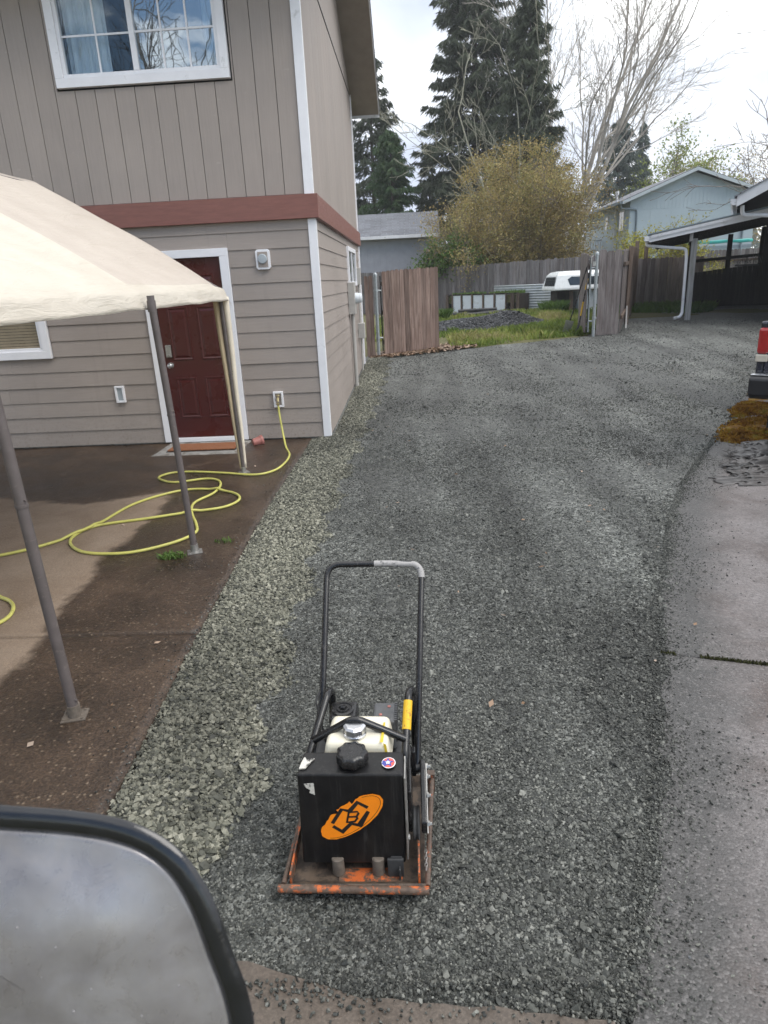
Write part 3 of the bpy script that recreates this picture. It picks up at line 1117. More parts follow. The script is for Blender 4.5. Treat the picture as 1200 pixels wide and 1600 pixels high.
# loose light strip along the slab and the house wall
P_, S_ = [], []
for (ya, yb, n, s0, s1) in ((1.25, 2.6, 9000, .0095, .027), (2.6, 4.5, 12500, .0105, .026), (4.5, 8, 16500, .012, .026), (8, 15.3, 14000, .016, .030)):
    y = RNG.uniform(ya, yb, n)
    u = RNG.uniform(0, 1.02, n)
    x = xl(y) + .012 + (xe(y) + .05 * np.sin(y * 7) + .03 * np.sin(y * 19) - xl(y)) * u + RNG.normal(0, .02, n)
    x = np.maximum(x, xl(y) + .01)
    s = (s0 + (s1 - s0) * RNG.beta(1.3, 1.8, n)) * np.where(u < .14, .8, 1.0) * np.where(RNG.uniform(0, 1, n) < .04, 1.35, 1.0)
    z = vdz(x, y) + s * RNG.uniform(-.1, .5, n)
    P_.append(np.stack([x, y, z], 1))
    S_.append(s)
stones('loose_gravel', np.concatenate(P_), np.concatenate(S_), 'stone_loose', 'strip of loose pale crushed stone between patio edge and compacted drive', .75, .7)

# compacted drive: smaller darker stones pressed into fines, coarser near the camera and the right edge
P_, S_ = [], []
for (ya, yb, n, s0, s1) in ((1.2, 2.2, 46000, .0042, .0135), (2.2, 3.4, 50000, .005, .0145), (3.4, 5.2, 40000, .0065, .016), (5.2, 8.0, 36000, .009, .018), (8.0, 12, 30000, .012, .022), (12, 20, 26000, .016, .03)):
    y = RNG.uniform(ya, yb, n)
    w = np.minimum(xr(y), 9.0) - xe(y)
    x = xe(y) + .02 + w * RNG.uniform(0, 1, n) + RNG.normal(0, .03, n)
    k = patchy(x, y, 1.3)
    edge = np.exp(-np.abs(x - xr(y)) / .28)
    k2 = patchy(x, y, .55, 3.3)
    keep = RNG.uniform(0, 1, n) < np.clip(.55 + 1.0 * k + .6 * k2 + .5 * edge, .62 if ya < 3 else (.40 if ya < 5 else .15), 1)
    if ya > 11:
        keep &= ~((y > 15.5 + (x + .66) * .33) & (x < 4.9))
    x, y, k, edge = x[keep], y[keep], (k + k2)[keep], edge[keep]
    m_ = len(x)
    s = s0 + (s1 - s0) * RNG.beta(1.1, 2.2, m_)
    big = RNG.uniform(0, 1, m_) < (.012 + .10 * edge + .07 * np.clip(k, 0, 1)) * (1.0 if ya < 5 else .5)
    s = np.where(big, s * RNG.uniform(1.5, 2.3, m_), s)
    z = vdz(x, y) + s * RNG.uniform(-.12, .22, m_)
    P_.append(np.stack([x, y, z], 1))
    S_.append(s)
# spill over the edges onto both slabs and the pavement
n = 12000
y = RNG.uniform(1.2, 7.5, n)
x = xr(y) - .06 + np.abs(RNG.exponential(.085, n)) * (1 + .9 * np.sin(y * 5.3) * np.sin(y * 2.1))
s = RNG.uniform(.003, .009, n) * np.where(RNG.uniform(0, 1, n) < .08, 1.6, 1)
P_.append(np.stack([x, y, vgh(x, y) + .009 + s * .2], 1))
S_.append(s)
n = 500
y = RNG.uniform(1.6, 7.5, n)
x = xl(y) - np.abs(RNG.exponential(.05, n))
s = RNG.uniform(.003, .010, n)
P_.append(np.stack([x, y, np.full(n, .014) + s * .2], 1))
S_.append(s)
n = 900
x = RNG.uniform(-.8, .5, n)
y = 1.30 - np.abs(RNG.exponential(.05, n))
s = RNG.uniform(.004, .012, n)
P_.append(np.stack([x, y, np.full(n, .014) + s * .2], 1))
S_.append(s)
stones('packed_gravel', np.concatenate(P_), np.concatenate(S_), 'stone_packed', 'dark wet crushed stone pressed into the driveway', .72, .9)

# grit lying on the pad and the patio
n = 420
x = RNG.uniform(.6, 3.6, n)
y = RNG.uniform(1.2, 6, n)
ok = x > xr(y) + .05
s = RNG.uniform(.004, .011, n)
stones('grit', np.stack([x, y, vgh(x, y) + .009 + s * .2], 1)[ok], s[ok], 'stone_dark', 'scattered dark grit lying on the pale concrete', .6, .3)

# ------------------------------------------------------------------ the house on the left
WY, WX = 7.96, -1.03            # faces of the front wall and of the side wall
FARY = 14.35
WL = -9.0
house = thing('house', 'two-storey taupe house with white corner trim, lap siding below and a brown-red band', 'house', (-3, 10, 0))
I4 = Matrix.Identity(4)

b = MB()
b.box(WL, -1.07, WY + .035, WY + .235, -.3, .07)
b.box(-1.27, -1.07, WY + .235, FARY, -.3, .07)
obj('foundation', b, 'foundation', house)
# wall core (sheathing); upper front has a real window hole
UW = (-3.53, -1.88, 3.93, 5.02)        # hole of the upper window x0 x1 z0 z1
b = MB()
b.box(WL, WX - .04, WY + .05, WY + .17, .06, 2.70)
b.box(WX - .16, WX - .04, WY + .17, FARY, .06, 2.70)
b.box(WL, UW[0], WY + .035, WY + .17, 2.72, 5.3)
b.box(UW[1], WX - .035, WY + .035, WY + .17, 2.72, 5.3)
b.box(UW[0], UW[1], WY + .035, WY + .17, 2.72, UW[2])
b.box(UW[0], UW[1], WY + .035, WY + .17, UW[3], 5.3)
b.box(WX - .155, WX - .035, WY + .17, FARY, 2.72, 5.3)
b.box(WL, WX - .16, FARY, FARY + .12, .06, 5.3)
b.box(WL - .1, WL, WY, FARY, .06, 5.3)
b.box(WL, WX - .16, WY + .17, FARY, 2.70, 2.78)
b.box(WL, WX - .16, WY + .17, FARY, 5.22, 5.3)
obj('wall', b, 'dark_void', house)

# lap siding: shared wedge-shaped plank, one object per plank
EXP = .178
rp = random.Random(5)


def plank_mesh(mat):
    p = MB()
    # along x 0..1; lower edge proud
    vs = []
    for x in (0, 1):
        vs += [(x, -.002, 0), (x, .010, EXP + .02), (x, .030, EXP + .02), (x, .030, 0)]
    p.add(vs, [(0, 4, 5, 1), (3, 7, 4, 0), (1, 5, 6, 2), (3, 2, 6, 7), (0, 1, 2, 3), (4, 7, 6, 5)])
    return mesh_of(p, mat, 'siding_plank')


PL_F, PL_S = plank_mesh('lap_siding'), plank_mesh('lap_siding_side')


def plank(x0, x1, z, side=False, h=1.0):
    if not side:
        M = Matrix.Translation((x0, WY + rp.uniform(-.001, .002), z)) @ Matrix.Rotation(rp.uniform(-.0012, .0012) / max(1, (x1 - x0) * .5), 4, 'Y') @ Matrix.Diagonal((x1 - x0, 1, h, 1))
        return place('siding_plank', PL_F, house, M)
    M = Matrix.Translation((WX, x0, z)) @ Matrix.Rotation(R(90), 4, 'Z') @ Matrix.Diagonal((x1 - x0, 1, h, 1))
    return place('siding_plank', PL_S, house, M)


DX0, DX1, DZ0, DZ1 = -2.925, -2.125, .10, 2.115       # door slab
LW = (-6.3, -4.335, 1.20, 2.0)                        # lower window opening (glass + frame)
for k in range(14):
    z = .055 + k * EXP
    z1 = z + EXP
    segs = [(-9, -7.0 + rp.uniform(-.6, .6)), (None, -4.9 + rp.uniform(-.3, .3)), (None, DX0 - .125), (DX1 + .105, WX - .075)]
    xs_ = [segs[0][1], segs[1][1]]
    cuts = [(WL, xs_[0]), (xs_[0] + .002, xs_[1]), (xs_[1] + .002, DX0 - .125), (DX1 + .105, WX - .075)]
    if z > DZ1 + .09:
        cuts = [(WL, xs_[0]), (xs_[0] + .002, -3.4), (-3.398, WX - .075)]
    for (a, c) in cuts:
        if z1 > LW[2] - .13 and z < LW[3] + .1 and c > LW[0] - .1 and a < LW[1] + .1:
            if a < LW[0] - .1:
                plank(a, LW[0] - .1, z)
            if c > LW[1] + .1:
                plank(LW[1] + .1, c, z)
            lo_, hi_ = max(a, LW[0] - .1), min(c, LW[1] + .1)
            if z < LW[2] - .095:
                plank(lo_, hi_, z, h=(LW[2] - .095 - z) / EXP * .9)
            elif z1 > LW[3] + .095:
                plank(lo_, hi_, LW[3] + .095, h=(z1 - LW[3] - .095) / EXP)
            continue
        plank(a, c, z)
    if z <= DZ1 + .09 < z1:
        plank(DX0 - .124, DX1 + .104, DZ1 + .106, h=(z1 - DZ1 - .106) / EXP)
    # side wall
    j = 10.4 + rp.uniform(-1.2, 1.6)
    plank(WY + .075, j, z, True)
    plank(j + .002, FARY - .06, z, True)

# vertical boards of the upper floor
bm_ = MB()
bm_.box(0, 1, 0, .03, 0, 1)
VB = mesh_of(bm_, 'panel_siding', 'siding_board')
gx = WX - .09
while gx > WL:
    w = .2115
    x0 = gx - w
    a, c = x0 + .0035, gx - .0035
    if c > UW[0] - .1 and a < UW[1] + .1:
        place('siding_board', VB, house, Matrix.Translation((a, WY + .006, 2.725)) @ Matrix.Diagonal((c - a, 1, UW[2] - .11 - 2.725, 1)))
        place('siding_board', VB, house, Matrix.Translation((a, WY + .006, UW[3] + .10)) @ Matrix.Diagonal((c - a, 1, .5, 1)))
        if a < UW[0] - .105:
            place('siding_board', VB, house, Matrix.Translation((a, WY + .006, UW[2] - .11)) @ Matrix.Diagonal((UW[0] - .105 - a, 1, 1.31, 1)))
        if c > UW[1] + .105:
            place('siding_board', VB, house, Matrix.Translation((UW[1] + .105, WY + .006, UW[2] - .11)) @ Matrix.Diagonal((c - UW[1] - .105, 1, 1.31, 1)))
    else:
        place('siding_board', VB, house, Matrix.Translation((a, WY + .006, 2.725)) @ Matrix.Diagonal((c - a, 1, 2.6, 1)))
    gx -= w
# side: narrow-grooved panels, a flashing line, and the gable above it
gy = WY + .02
while gy < FARY - .02:
    y1 = min(gy + .305, FARY)
    place('siding_board', VB, house, Matrix.Translation((WX - .006, gy + .0015, 2.725)) @ Matrix.Rotation(R(90), 4, 'Z') @ Matrix.Diagonal((y1 - gy - .003, 1, 2.345, 1)))
    gy += .305
RIDGE_Y = (WY + FARY) / 2
SL = .465
b = MB()
poly = [(WY, 5.085), (FARY, 5.085), (FARY, 5.10), (RIDGE_Y, 5.10 + SL * (FARY - RIDGE_Y)), (WY, 5.10)]
M = frame((WX - .04, 0, 0), (0, 1, 0), (0, 0, 1))
b.prism(poly, 0, .036, M)
obj('gable_panel', b, 'panel_siding', house)
b = MB()
b.box(WX - .03, WX + .004, WY, FARY, 5.072, 5.083)
obj('flashing', b, 'black_rubber', house)

# band, corner boards
b = MB()
b.box(WL, WX + .055, WY - .055, WY + .03, 2.475, 2.715)
obj('band_board', b, 'brown_band', house, bevel=.004)
b = MB()
b.box(WX - .03, WX + .053, WY + .033, FARY + .05, 2.475, 2.713)
obj('band_board', b, 'brown_band', house, bevel=.004)
b = MB()
b.box(WX - .075, WX + .014, WY - .014, WY + .03, .055, 2.473)
b.box(WX - .01, WX + .013, WY + .032, WY + .075, .055, 2.472)
obj('corner_board', b, 'white_trim', house, bevel=.003)
b = MB()
b.box(WX - .088, WX + .012, WY - .018, WY + .03, 2.718, 5.3)
b.box(WX - .01, WX + .011, WY + .032, WY + .06, 2.718, 5.3)
obj('corner_board', b, 'white_trim', house, bevel=.003)
b = MB()
b.box(WX - .02, WX + .018, FARY - .06, FARY + .12, .1, 2.46)
b.box(WX - .02, WX + .012, FARY - .01, FARY + .12, 2.72, 5.1)
obj('corner_board', b, 'white_trim', house, bevel=.003)

# roof: two slabs with overhang, soffit below, fascia edge
OV = .50
b = MB()
e0, e1 = WY - .5, FARY + .52
zE = 5.10 - SL * .5
for (ya, yb) in ((e0, RIDGE_Y), (e1, RIDGE_Y)):
    za, zb = 5.10 - SL * (.5 if ya == e0 else .52), 5.10 + SL * (FARY - RIDGE_Y)
    vs = [(WL - .3, ya, za), (WX + OV, ya, za), (WX + OV, yb, zb), (WL - .3, yb, zb)]
    vs += [(x, y, z + .05) for x, y, z in vs]
    fs = [(0, 1, 2, 3), (4, 5, 6, 7), (0, 1, 5, 4), (1, 2, 6, 5), (2, 3, 7, 6), (3, 0, 4, 7)]
    b.add(vs, fs)
roof = obj('roof', b, 'soffit', house)
b = MB()
for (ya, yb) in ((e0 - .03, RIDGE_Y), (e1 + .03, RIDGE_Y)):
    za, zb = 5.10 - SL * (.53 if ya < e0 else .55) + .052, 5.10 + SL * (FARY - RIDGE_Y) + .052
    vs = [(WL - .3, ya, za), (WX + OV + .03, ya, za), (WX + OV + .03, yb, zb), (WL - .3, yb, zb)]
    vs += [(x, y, z + .02) for x, y, z in vs]
    b.add(vs, fs)
obj('shingle_layer', b, 'shingles', roof)
b = MB()
for (ya, yb) in ((e0, RIDGE_Y), (e1, RIDGE_Y)):
    za, zb = 5.10 - SL * (.5 if ya == e0 else .52), 5.10 + SL * (FARY - RIDGE_Y)
    vs = [(WX + OV + .001, ya, za - .006), (WX + OV + .016, ya, za - .006), (WX + OV + .016, yb, zb - .006), (WX + OV + .001, yb, zb - .006)]
    vs += [(x, y, z + .055) for x, y, z in vs]
    b.add(vs, fs)
b.box(WL, WX + OV + .016, e1 + .001, e1 + .02, 5.10 - SL * .52 - .05, 5.10 - SL * .52 + .05)
obj('fascia', b, 'fascia_white', roof)


# windows
def window(x0, x1, z0, z1, y, divide, colsab, rows_, glassy, trimw, nm='window', label=None):
    """a slider: trim boards, vinyl frame, glass panes and muntin bars, all with depth"""
    t_ = MB()
    t_.box(x0 - trimw, x1 + trimw, y - .030, y + .032, z0 - trimw, z0)
    t_.box(x0 - trimw, x1 + trimw, y - .030, y + .032, z1, z1 + trimw)
    t_.box(x0 - trimw, x0, y - .030, y + .032, z0 + .0005, z1 - .0005)
    t_.box(x1, x1 + trimw, y - .030, y + .032, z0 + .0005, z1 - .0005)
    w = obj(nm, t_, 'white_trim', house, bevel=.003, label=label)
    fw = .035
    t_ = MB()
    t_.box(x0, x1, y - .012, y + .05, z0, z0 + fw)
    t_.box(x0, x1, y - .012, y + .05, z1 - fw, z1)
    t_.box(x0, x0 + fw, y - .012, y + .05, z0 + fw, z1 - fw)
    t_.box(x1 - fw, x1, y - .012, y + .05, z0 + fw, z1 - fw)
    xm = x0 + (x1 - x0) * divide
    t_.box(xm - .028, xm + .028, y - .018, y + .045, z0 + fw, z1 - fw)
    obj('frame', t_, 'white_trim', w, bevel=.003)
    bars = MB()
    for (a, c, yy, cols) in ((x0 + fw, xm - .028, y + .026, colsab[0]), (xm + .028, x1 - fw, y + .012, colsab[1])):
        for i in range(cols):
            for j in range(rows_):
                u0 = a + (c - a) * i / cols
                u1 = a + (c - a) * (i + 1) / cols
                v0 = z0 + fw + (z1 - z0 - 2 * fw) * j / rows_
                v1 = z0 + fw + (z1 - z0 - 2 * fw) * (j + 1) / rows_
                p = MB().box(u0 + .0005, u1 - .0005, yy, yy + .006, v0 + .0005, v1 - .0005)
                obj('pane', p, 'screened_glass' if (glassy == 'window_glass' and yy > y + .02) else glassy, w)
        for i in range(1, cols):
            u = a + (c - a) * i / cols
            bars.box(u - .009, u + .009, yy - .008, yy - .001, z0 + fw, z1 - fw)
        for j in range(1, rows_):
            q = z0 + fw + (z1 - z0 - 2 * fw) * j / rows_
            bars.box(a, c, yy - .0095, yy - .002, q - .009, q + .009)
    obj('muntin', bars, 'white_trim', w)
    return w


uw = window(UW[0], UW[1], UW[2], UW[3], WY, .47, (2, 3), 3, 'window_glass', .088, label='upper white sliding window reflecting blue sky and clouds')
# the screen side frame and curtains behind the glass
b = MB()
for (xa, xb) in ((-3.5, -3.05), (-2.05, -1.9)):
    n = 40
    vs = []
    for i in range(n + 1):
        x = xa + (xb - xa) * i / n
        yv = WY + .14 + .022 * math.sin(i * .9) + .008 * math.sin(i * 2.3)
        vs += [(x, yv, 3.9), (x, yv, 5.1)]
    b.add(vs, [(2 * i, 2 * i + 2, 2 * i + 3, 2 * i + 1) for i in range(n)])
obj('curtain', b, 'curtain', uw)

lw = window(LW[0], LW[1], LW[2], LW[3], WY, .4, (2, 2), 2, 'dark_glass', .09, label='lower white window with brown blinds, partly behind the canopy')
b = MB()
for i in range(24):
    z = LW[2] + .03 + i * .033
    b.box(LW[0] + .04, LW[1] - .04, WY + .037, WY + .041, z, z + .029, Matrix.Translation((0, WY + .04, z)) @ Matrix.Rotation(R(-7), 4, 'X') @ Matrix.Translation((0, -WY - .04, -z)))
obj('blind', b, 'blind', lw)

# door
dr = MB()
tw = .10
dr.box(DX0 - .02 - tw, DX0 - .02, WY - .026, WY + .05, .055, DZ1 + .02)
dr.box(DX1 + .0, DX1 + tw, WY - .026, WY + .05, .055, DZ1 + .02)
dr.box(DX0 - .02 - tw, DX1 + tw, WY - .026, WY + .05, DZ1 + .0205, DZ1 + .105)
dr.box(DX0 - .02, DX1, WY - .012, WY + .05, .045, DZ0 - .004)
door = obj('door', dr, 'white_trim', house, bevel=.003, label='dark red six-panel entrance door with white trim')
b = MB()
b.box(DX0, DX1 - .002, WY + .022, WY + .062, DZ0, DZ1 + .018)
obj('door_leaf', b, 'door_red', door, bevel=.003)
pw = .245
for (xa) in (DX0 + .105, DX0 + .105 + pw + .10):
    for (za, zb) in ((.34, .82), (1.02, 1.62), (1.70, 1.96)):
        p = MB()
        # moulding: recessed slope then raised field
        M = frame(((xa), WY + .022, za), (1, 0, 0), (0, 0, 1))
        w_, h_ = pw, zb - za

        def ring(i, d):
            return [(xa + i, WY + .022 - d, za + i), (xa + w_ - i, WY + .022 - d, za + i), (xa + w_ - i, WY + .022 - d, zb - i), (xa + i, WY + .022 - d, zb - i)]
        rs = [ring(0, 0.0005), ring(.004, .007), ring(.016, .007), ring(.024, .0012), ring(.034, .0012), ring(.055, .008)]
        vs = [q for r_ in rs for q in r_]
        fs_ = []
        for i in range(len(rs) - 1):
            for j in range(4):
                fs_.append((i * 4 + j, i * 4 + (j + 1) % 4, i * 4 + 4 + (j + 1) % 4, i * 4 + 4 + j))
        k = (len(rs) - 1) * 4
        fs_.append((k, k + 1, k + 2, k + 3))
        p.add(vs, fs_)
        obj('door_panel', p, 'door_red', door)
b = MB()
b.box(DX0 + .035, DX0 + .10, WY - .004, WY + .022, 1.06, 1.20)
b.box(DX0 + .05, DX0 + .085, WY - .02, WY - .003, 1.075, 1.10)
obj('keypad_lock', b, 'steel_dull', door, bevel=.006)
b = MB()
b.lathe([(.034, 0), (.034, .006), (.014, .010), (.012, .028), (.026, .036), (.029, .05), (.02, .064), (.004, .068)], 20, frame((DX0 + .068, WY + .022, .965), (1, 0, 0), (0, 0, 1)))
obj('door_knob', b, 'chrome', door, smooth=True)


# vents and boxes on the front wall
def octo(x0, x1, z0, z1, c):
    return [(x0 + c, z0), (x1 - c, z0), (x1, z0 + c), (x1, z1 - c), (x1 - c, z1), (x0 + c, z1), (x0, z1 - c), (x0, z0 + c)]


MF = frame((0, WY - .002, 0), (1, 0, 0), (0, 0, 1))     # z of this frame points to -Y (out of the wall)
b = MB()
b.prism(octo(-1.715, -1.555, 1.975, 2.185, .02), -.02, .028, MF)
vent = obj('wall_light_box', b, 'white_trim', house, bevel=.004, label='white octagonal box with a round grey cover, high right of the door')
b = MB()
b.box(-1.69, -1.58, WY - .036, WY - .02, 2.0, 2.16)
obj('box_plate', b, 'lap_siding', vent)
b = MB()
b.lathe([(.052, 0), (.052, .012), (.044, .02), (.004, .022)], 24, frame((-1.637, WY - .0365, 2.085), (1, 0, 0), (0, 0, 1)))
obj('round_cover', b, 'vent_grey', vent, smooth=True)
for (x0, x1, z0, z1, inner, lab) in ((-3.565, -3.455, .56, .755, 'vent_grey', 'small white outlet box left of the door'), (-1.672, -1.555, .43, .615, 'lap_siding', 'white hose bib recess right of the door')):
    b = MB()
    b.box(x0, x1, WY - .030, WY + .02, z0, z0 + .022)
    b.box(x0, x1, WY - .030, WY + .02, z1 - .022, z1)
    b.box(x0, x0 + .022, WY - .030, WY + .02, z0 + .0225, z1 - .0225)
    b.box(x1 - .022, x1, WY - .030, WY + .02, z0 + .0225, z1 - .0225)
    bx = obj('utility_box', b, 'white_trim', house, bevel=.003, label=lab)
    b = MB()
    b.box(x0 + .022, x1 - .022, WY - .012, WY - .004, z0 + .0225, z1 - .0225)
    obj('box_plate', b, inner, bx)
b = MB()
b.tube([(-1.612, WY - .012, .54), (-1.612, WY - .065, .54), (-1.612, WY - .075, .505)], [.012, .013, .013], 12)
b.tube([(-1.612, WY - .05, .54), (-1.612, WY - .05, .575)], .005, 8)
b.lathe([(.022, 0), (.024, .004), (.022, .01), (.006, .012)], 12, frame((-1.612, WY - .05, .572), (1, 0, 0), (0, 1, 0)))
obj('hose_bib', b, 'brass', bx, smooth=True)

# side wall: small slider window, electric meter with conduit, service box
MS = frame((WX + .002, 0, 0), (0, 1, 0), (0, 0, 1))
b = MB()
y0, y1, z0, z1 = 11.72, 13.25, 1.74, 2.36
b.box(WX - .02, WX + .03, y0, y1, z0, z0 + .07)
b.box(WX - .02, WX + .03, y0, y1, z1 - .07, z1)
b.box(WX - .02, WX + .03, y0, y0 + .07, z0 + .07, z1 - .07)
b.box(WX - .02, WX + .03, y1 - .07, y1, z0 + .07, z1 - .07)
b.box(WX - .02, WX + .022, (y0 + y1) / 2 - .03, (y0 + y1) / 2 + .03, z0 + .07, z1 - .07)
sw = obj('window', b, 'white_trim', house, bevel=.003, label='small white slider window on the side wall')
for (a, c) in ((y0 + .07, (y0 + y1) / 2 - .03), ((y0 + y1) / 2 + .03, y1 - .07)):
    b = MB()
    b.box(WX + .002, WX + .008, a, c, z0 + .07, z1 - .07)
    obj('pane', b, 'smoked_glass', sw)
b = MB()
b.box(WX, WX + .11, 11.45, 11.75, 1.30, 1.80)
mb_ = obj('meter_box', b, 'utility_grey', house, bevel=.008)
b = MB()
b.lathe([(.085, 0), (.085, .04), (.078, .05), (.076, .09), (.06, .11), (.005, .115)], 20, frame((WX + .108, 11.6, 1.55), (0, 1, 0), (0, 0, 1)))
obj('meter_dial', b, 'panel_white', mb_, smooth=True)
b = MB()
b.tube([(WX + .05, 11.6, 1.31), (WX + .05, 11.6, .02)], .032, 12)
b.tube([(WX + .05, 11.6, .10), (WX + .05, 11.6, .16)], .040, 12)
obj('conduit', b, 'utility_grey', house, smooth=True)
b = MB()
b.tube([(WX + .04, 13.35, 1.9), (WX + .04, 13.35, .15)], .018, 10)
obj('conduit', b, 'utility_grey', house, smooth=True)
b = MB()
b.box(WX, WX + .12, 13.2, 13.42, .78, 1.06)
b.box(WX, WX + .09, 13.26, 13.44, 1.75, 2.05)
obj('service_box', b, 'utility_grey', house, bevel=.008)

# ------------------------------------------------------------------ canopy tent
tent = thing('canopy_tent', 'cream fabric canopy on grey metal poles standing on the wet patio', 'canopy', (-3.2, 4.4, 0.012))
EX, EZ, RX, RZ = -1.70, 1.80, -3.32, 2.78
YB, YF = 6.66, -.6
RAF = [YF, .45, 2.5, 4.45, 6.55]


def tent_z(u, y):
    """u 0 at the eave .. 1 at the ridge; sags a little between rafters"""
    z = EZ + (RZ - EZ) * (u ** .93)
    k = 1.0
    for a, c in zip(RAF[:-1], RAF[1:]):
        if a <= y <= c:
            s_ = (y - a) / (c - a)
            k = math.sin(PI * s_)
    z -= .085 * k ** .7 * max(0, math.sin(PI * min(1, u * 1.02))) ** .8
    z += .006 * nz(u * 5, y * 3, 1.0, 3)
    return z


nu, yv = 26, list(np.arange(YF, YB + .001, .06))
v, f = [], []
# profile for one slope: valance bottom -> eave -> ridge, mirrored
prof = []
for k in range(6):
    prof.append(('v', k / 5))
for k in range(1, nu + 1):
    prof.append(('r', k / nu))
full = [(p, 1) for p in prof] + [(p, -1) for p in prof[-2::-1]]
for y in yv:
    for (kind, q), sgn in full:
        ex = EX - .045 * clampf((y - 2.5) / 4, 0, 1) + .02
        if kind == 'v':
            z = EZ - .115 * (1 - q) + .010 * nz(y * 2.1, q, 1.3) * (1 - q)
            x = ex + .045 * math.sin(q * 1.5) * 0 + .014 * math.sin(y * 6 + q) * (1 - q) * .6 - .035 * q
            if q > .8:
                x -= .012
        else:
            x = ex - .035 + (RX - ex) * q
            z = tent_z(q, y)
        if sgn < 0:
            x = 2 * RX - x
        # rear gable edge curls over the end rail
        yy = y
        d = clampf((y - (YB - .10)) / .10, 0, 1)
        z -= .05 * d ** 3
        if sgn > 0 and kind == 'r' and q < .35:
            z -= .06 * clampf((y - (YB - .5)) / .5, 0, 1) ** 2 * (1 - q / .35)
        v.append((x, yy, z))
w = len(full)
for j in range(len(yv) - 1):
    for i in range(w - 1):
        k = j * w + i
        f.append((k, k + 1, k + w + 1, k + w))
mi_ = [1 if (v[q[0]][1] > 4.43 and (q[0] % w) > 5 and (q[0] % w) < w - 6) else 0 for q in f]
o = np_mesh('canopy_roof', v, f, ['canopy_cloth', 'canopy_cloth_shaded'], parent=tent, smooth=True, mi=mi_)
sm_ = o.modifiers.new('thick', 'SOLIDIFY')
sm_.thickness = .002
# rear gable valance corner
b = MB()
for (y, x0) in ((2.5, -1.535), (4.44, -1.605), (6.6, -1.80)):
    pass
BASES = [(-1.56, 2.50), (-1.61, 4.43), (-1.76, 6.57)]
TOPX = [-1.60, -1.655, -1.79]
for k, (px, py) in enumerate(BASES + [(-5.05, 2.5), (-5.05, 4.43), (-4.9, 6.57)]):
    tx = TOPX[k] if k < 3 else px
    b = MB()
    r0 = .0235 if k != 2 else .020
    b.tube([(px, py, .014), (px + (tx - px) * .5, py, .9), (tx, py, EZ - .03)], r0, 16)
    pole = obj('pole', b, 'tent_pole', tent, smooth=True)
    b = MB()
    rot_ = Matrix.Translation((px, py, .0125)) @ Matrix.Rotation(R(12 + 9 * k), 4, 'Z')
    b.box(-.052, .052, -.045, .045, 0, .005, rot_)
    b.tube([rot_ @ Vector((0, 0, .004)), rot_ @ Vector((0, 0, .06))], r0 + .005, 16)
    for (sx, sy) in ((-1, -1), (1, -1), (1, 1), (-1, 1)):
        b.tube([rot_ @ Vector((sx * .038, sy * .032, .004)), rot_ @ Vector((sx * .038, sy * .032, .010))], .006, 8)
    obj('foot_plate', b, 'steel_dull' if k != 0 else 'mount_dirty', pole)
    b = MB()
    jx = px + (tx - px) * .56
    b.tube([(jx, py, 1.0), (jx, py, 1.012)], r0 + .003, 16)
    b.tube([(jx + r0 - .002, py - .008, 1.03), (jx + r0 + .006, py - .010, 1.03)], .005, 8)
    b.tube([(px + r0 - .002, py - .006, .10), (px + r0 + .006, py - .008, .10)], .005, 8)
    b.tube([(tx, py, EZ - .13), (tx, py, EZ - .06)], r0 + .004, 16)
    obj('pole_fitting', b, 'tent_pole', pole, smooth=True)
b = MB()
for sx in (1, -1):
    ex = EX - .05 if sx > 0 else 2 * RX - EX + .05
    b.tube([(ex, YF, EZ - .03), (ex, 2.5, EZ - .03), (ex - .04 * sx, YB - .05, EZ - .03)], .02, 10)
    for y in RAF:
        b.tube([(ex - (.02 * sx if y > 6 else 0), y, EZ - .025), (RX, y, RZ - .045)], .02, 10)
b.tube([(RX, YF, RZ - .045), (RX, YB - .05, RZ - .045)], .02, 10)
obj('frame_rail', b, 'tent_pole', tent, smooth=True)
# gathered cream leg curtain tied along the rear pole: a cream flap, and one coloured tan to paint in its shaded side
px, py = BASES[2]
for (off, wd, mat_, lab) in ((-.052, .042, 'strap_cream_shaded', 'fold of the cream rear leg cover, its shaded side coloured tan'), (.046, .050, 'strap_cream', 'cream fold of the rear leg cover')):
    v_, f_ = [], []
    nn = 26
    for i in range(nn + 1):
        s_ = i / nn
        z = 1.72 - 1.66 * s_
        cx = TOPX[2] + (px - TOPX[2]) * s_
        wob = .002 * math.sin(s_ * 13 + off * 90)
        wd2 = wd * (1.25 - .85 * s_)
        o2 = off * (1 - .5 * s_)
        for q, (dx, dy) in enumerate(((0, -.002), (.5, -.010), (1, .002))):
            v_.append((cx + o2 + (dx - .5) * wd2 + wob, py + dy + .004 * math.sin(s_ * 9), z))
    for i in range(nn):
        for q in range(2):
            k = i * 3 + q
            f_.append((k, k + 1, k + 4, k + 3))
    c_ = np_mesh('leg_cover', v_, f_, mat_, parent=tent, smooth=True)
    c_['label'] = lab
    sm_ = c_.modifiers.new('thick', 'SOLIDIFY')
    sm_.thickness = .006

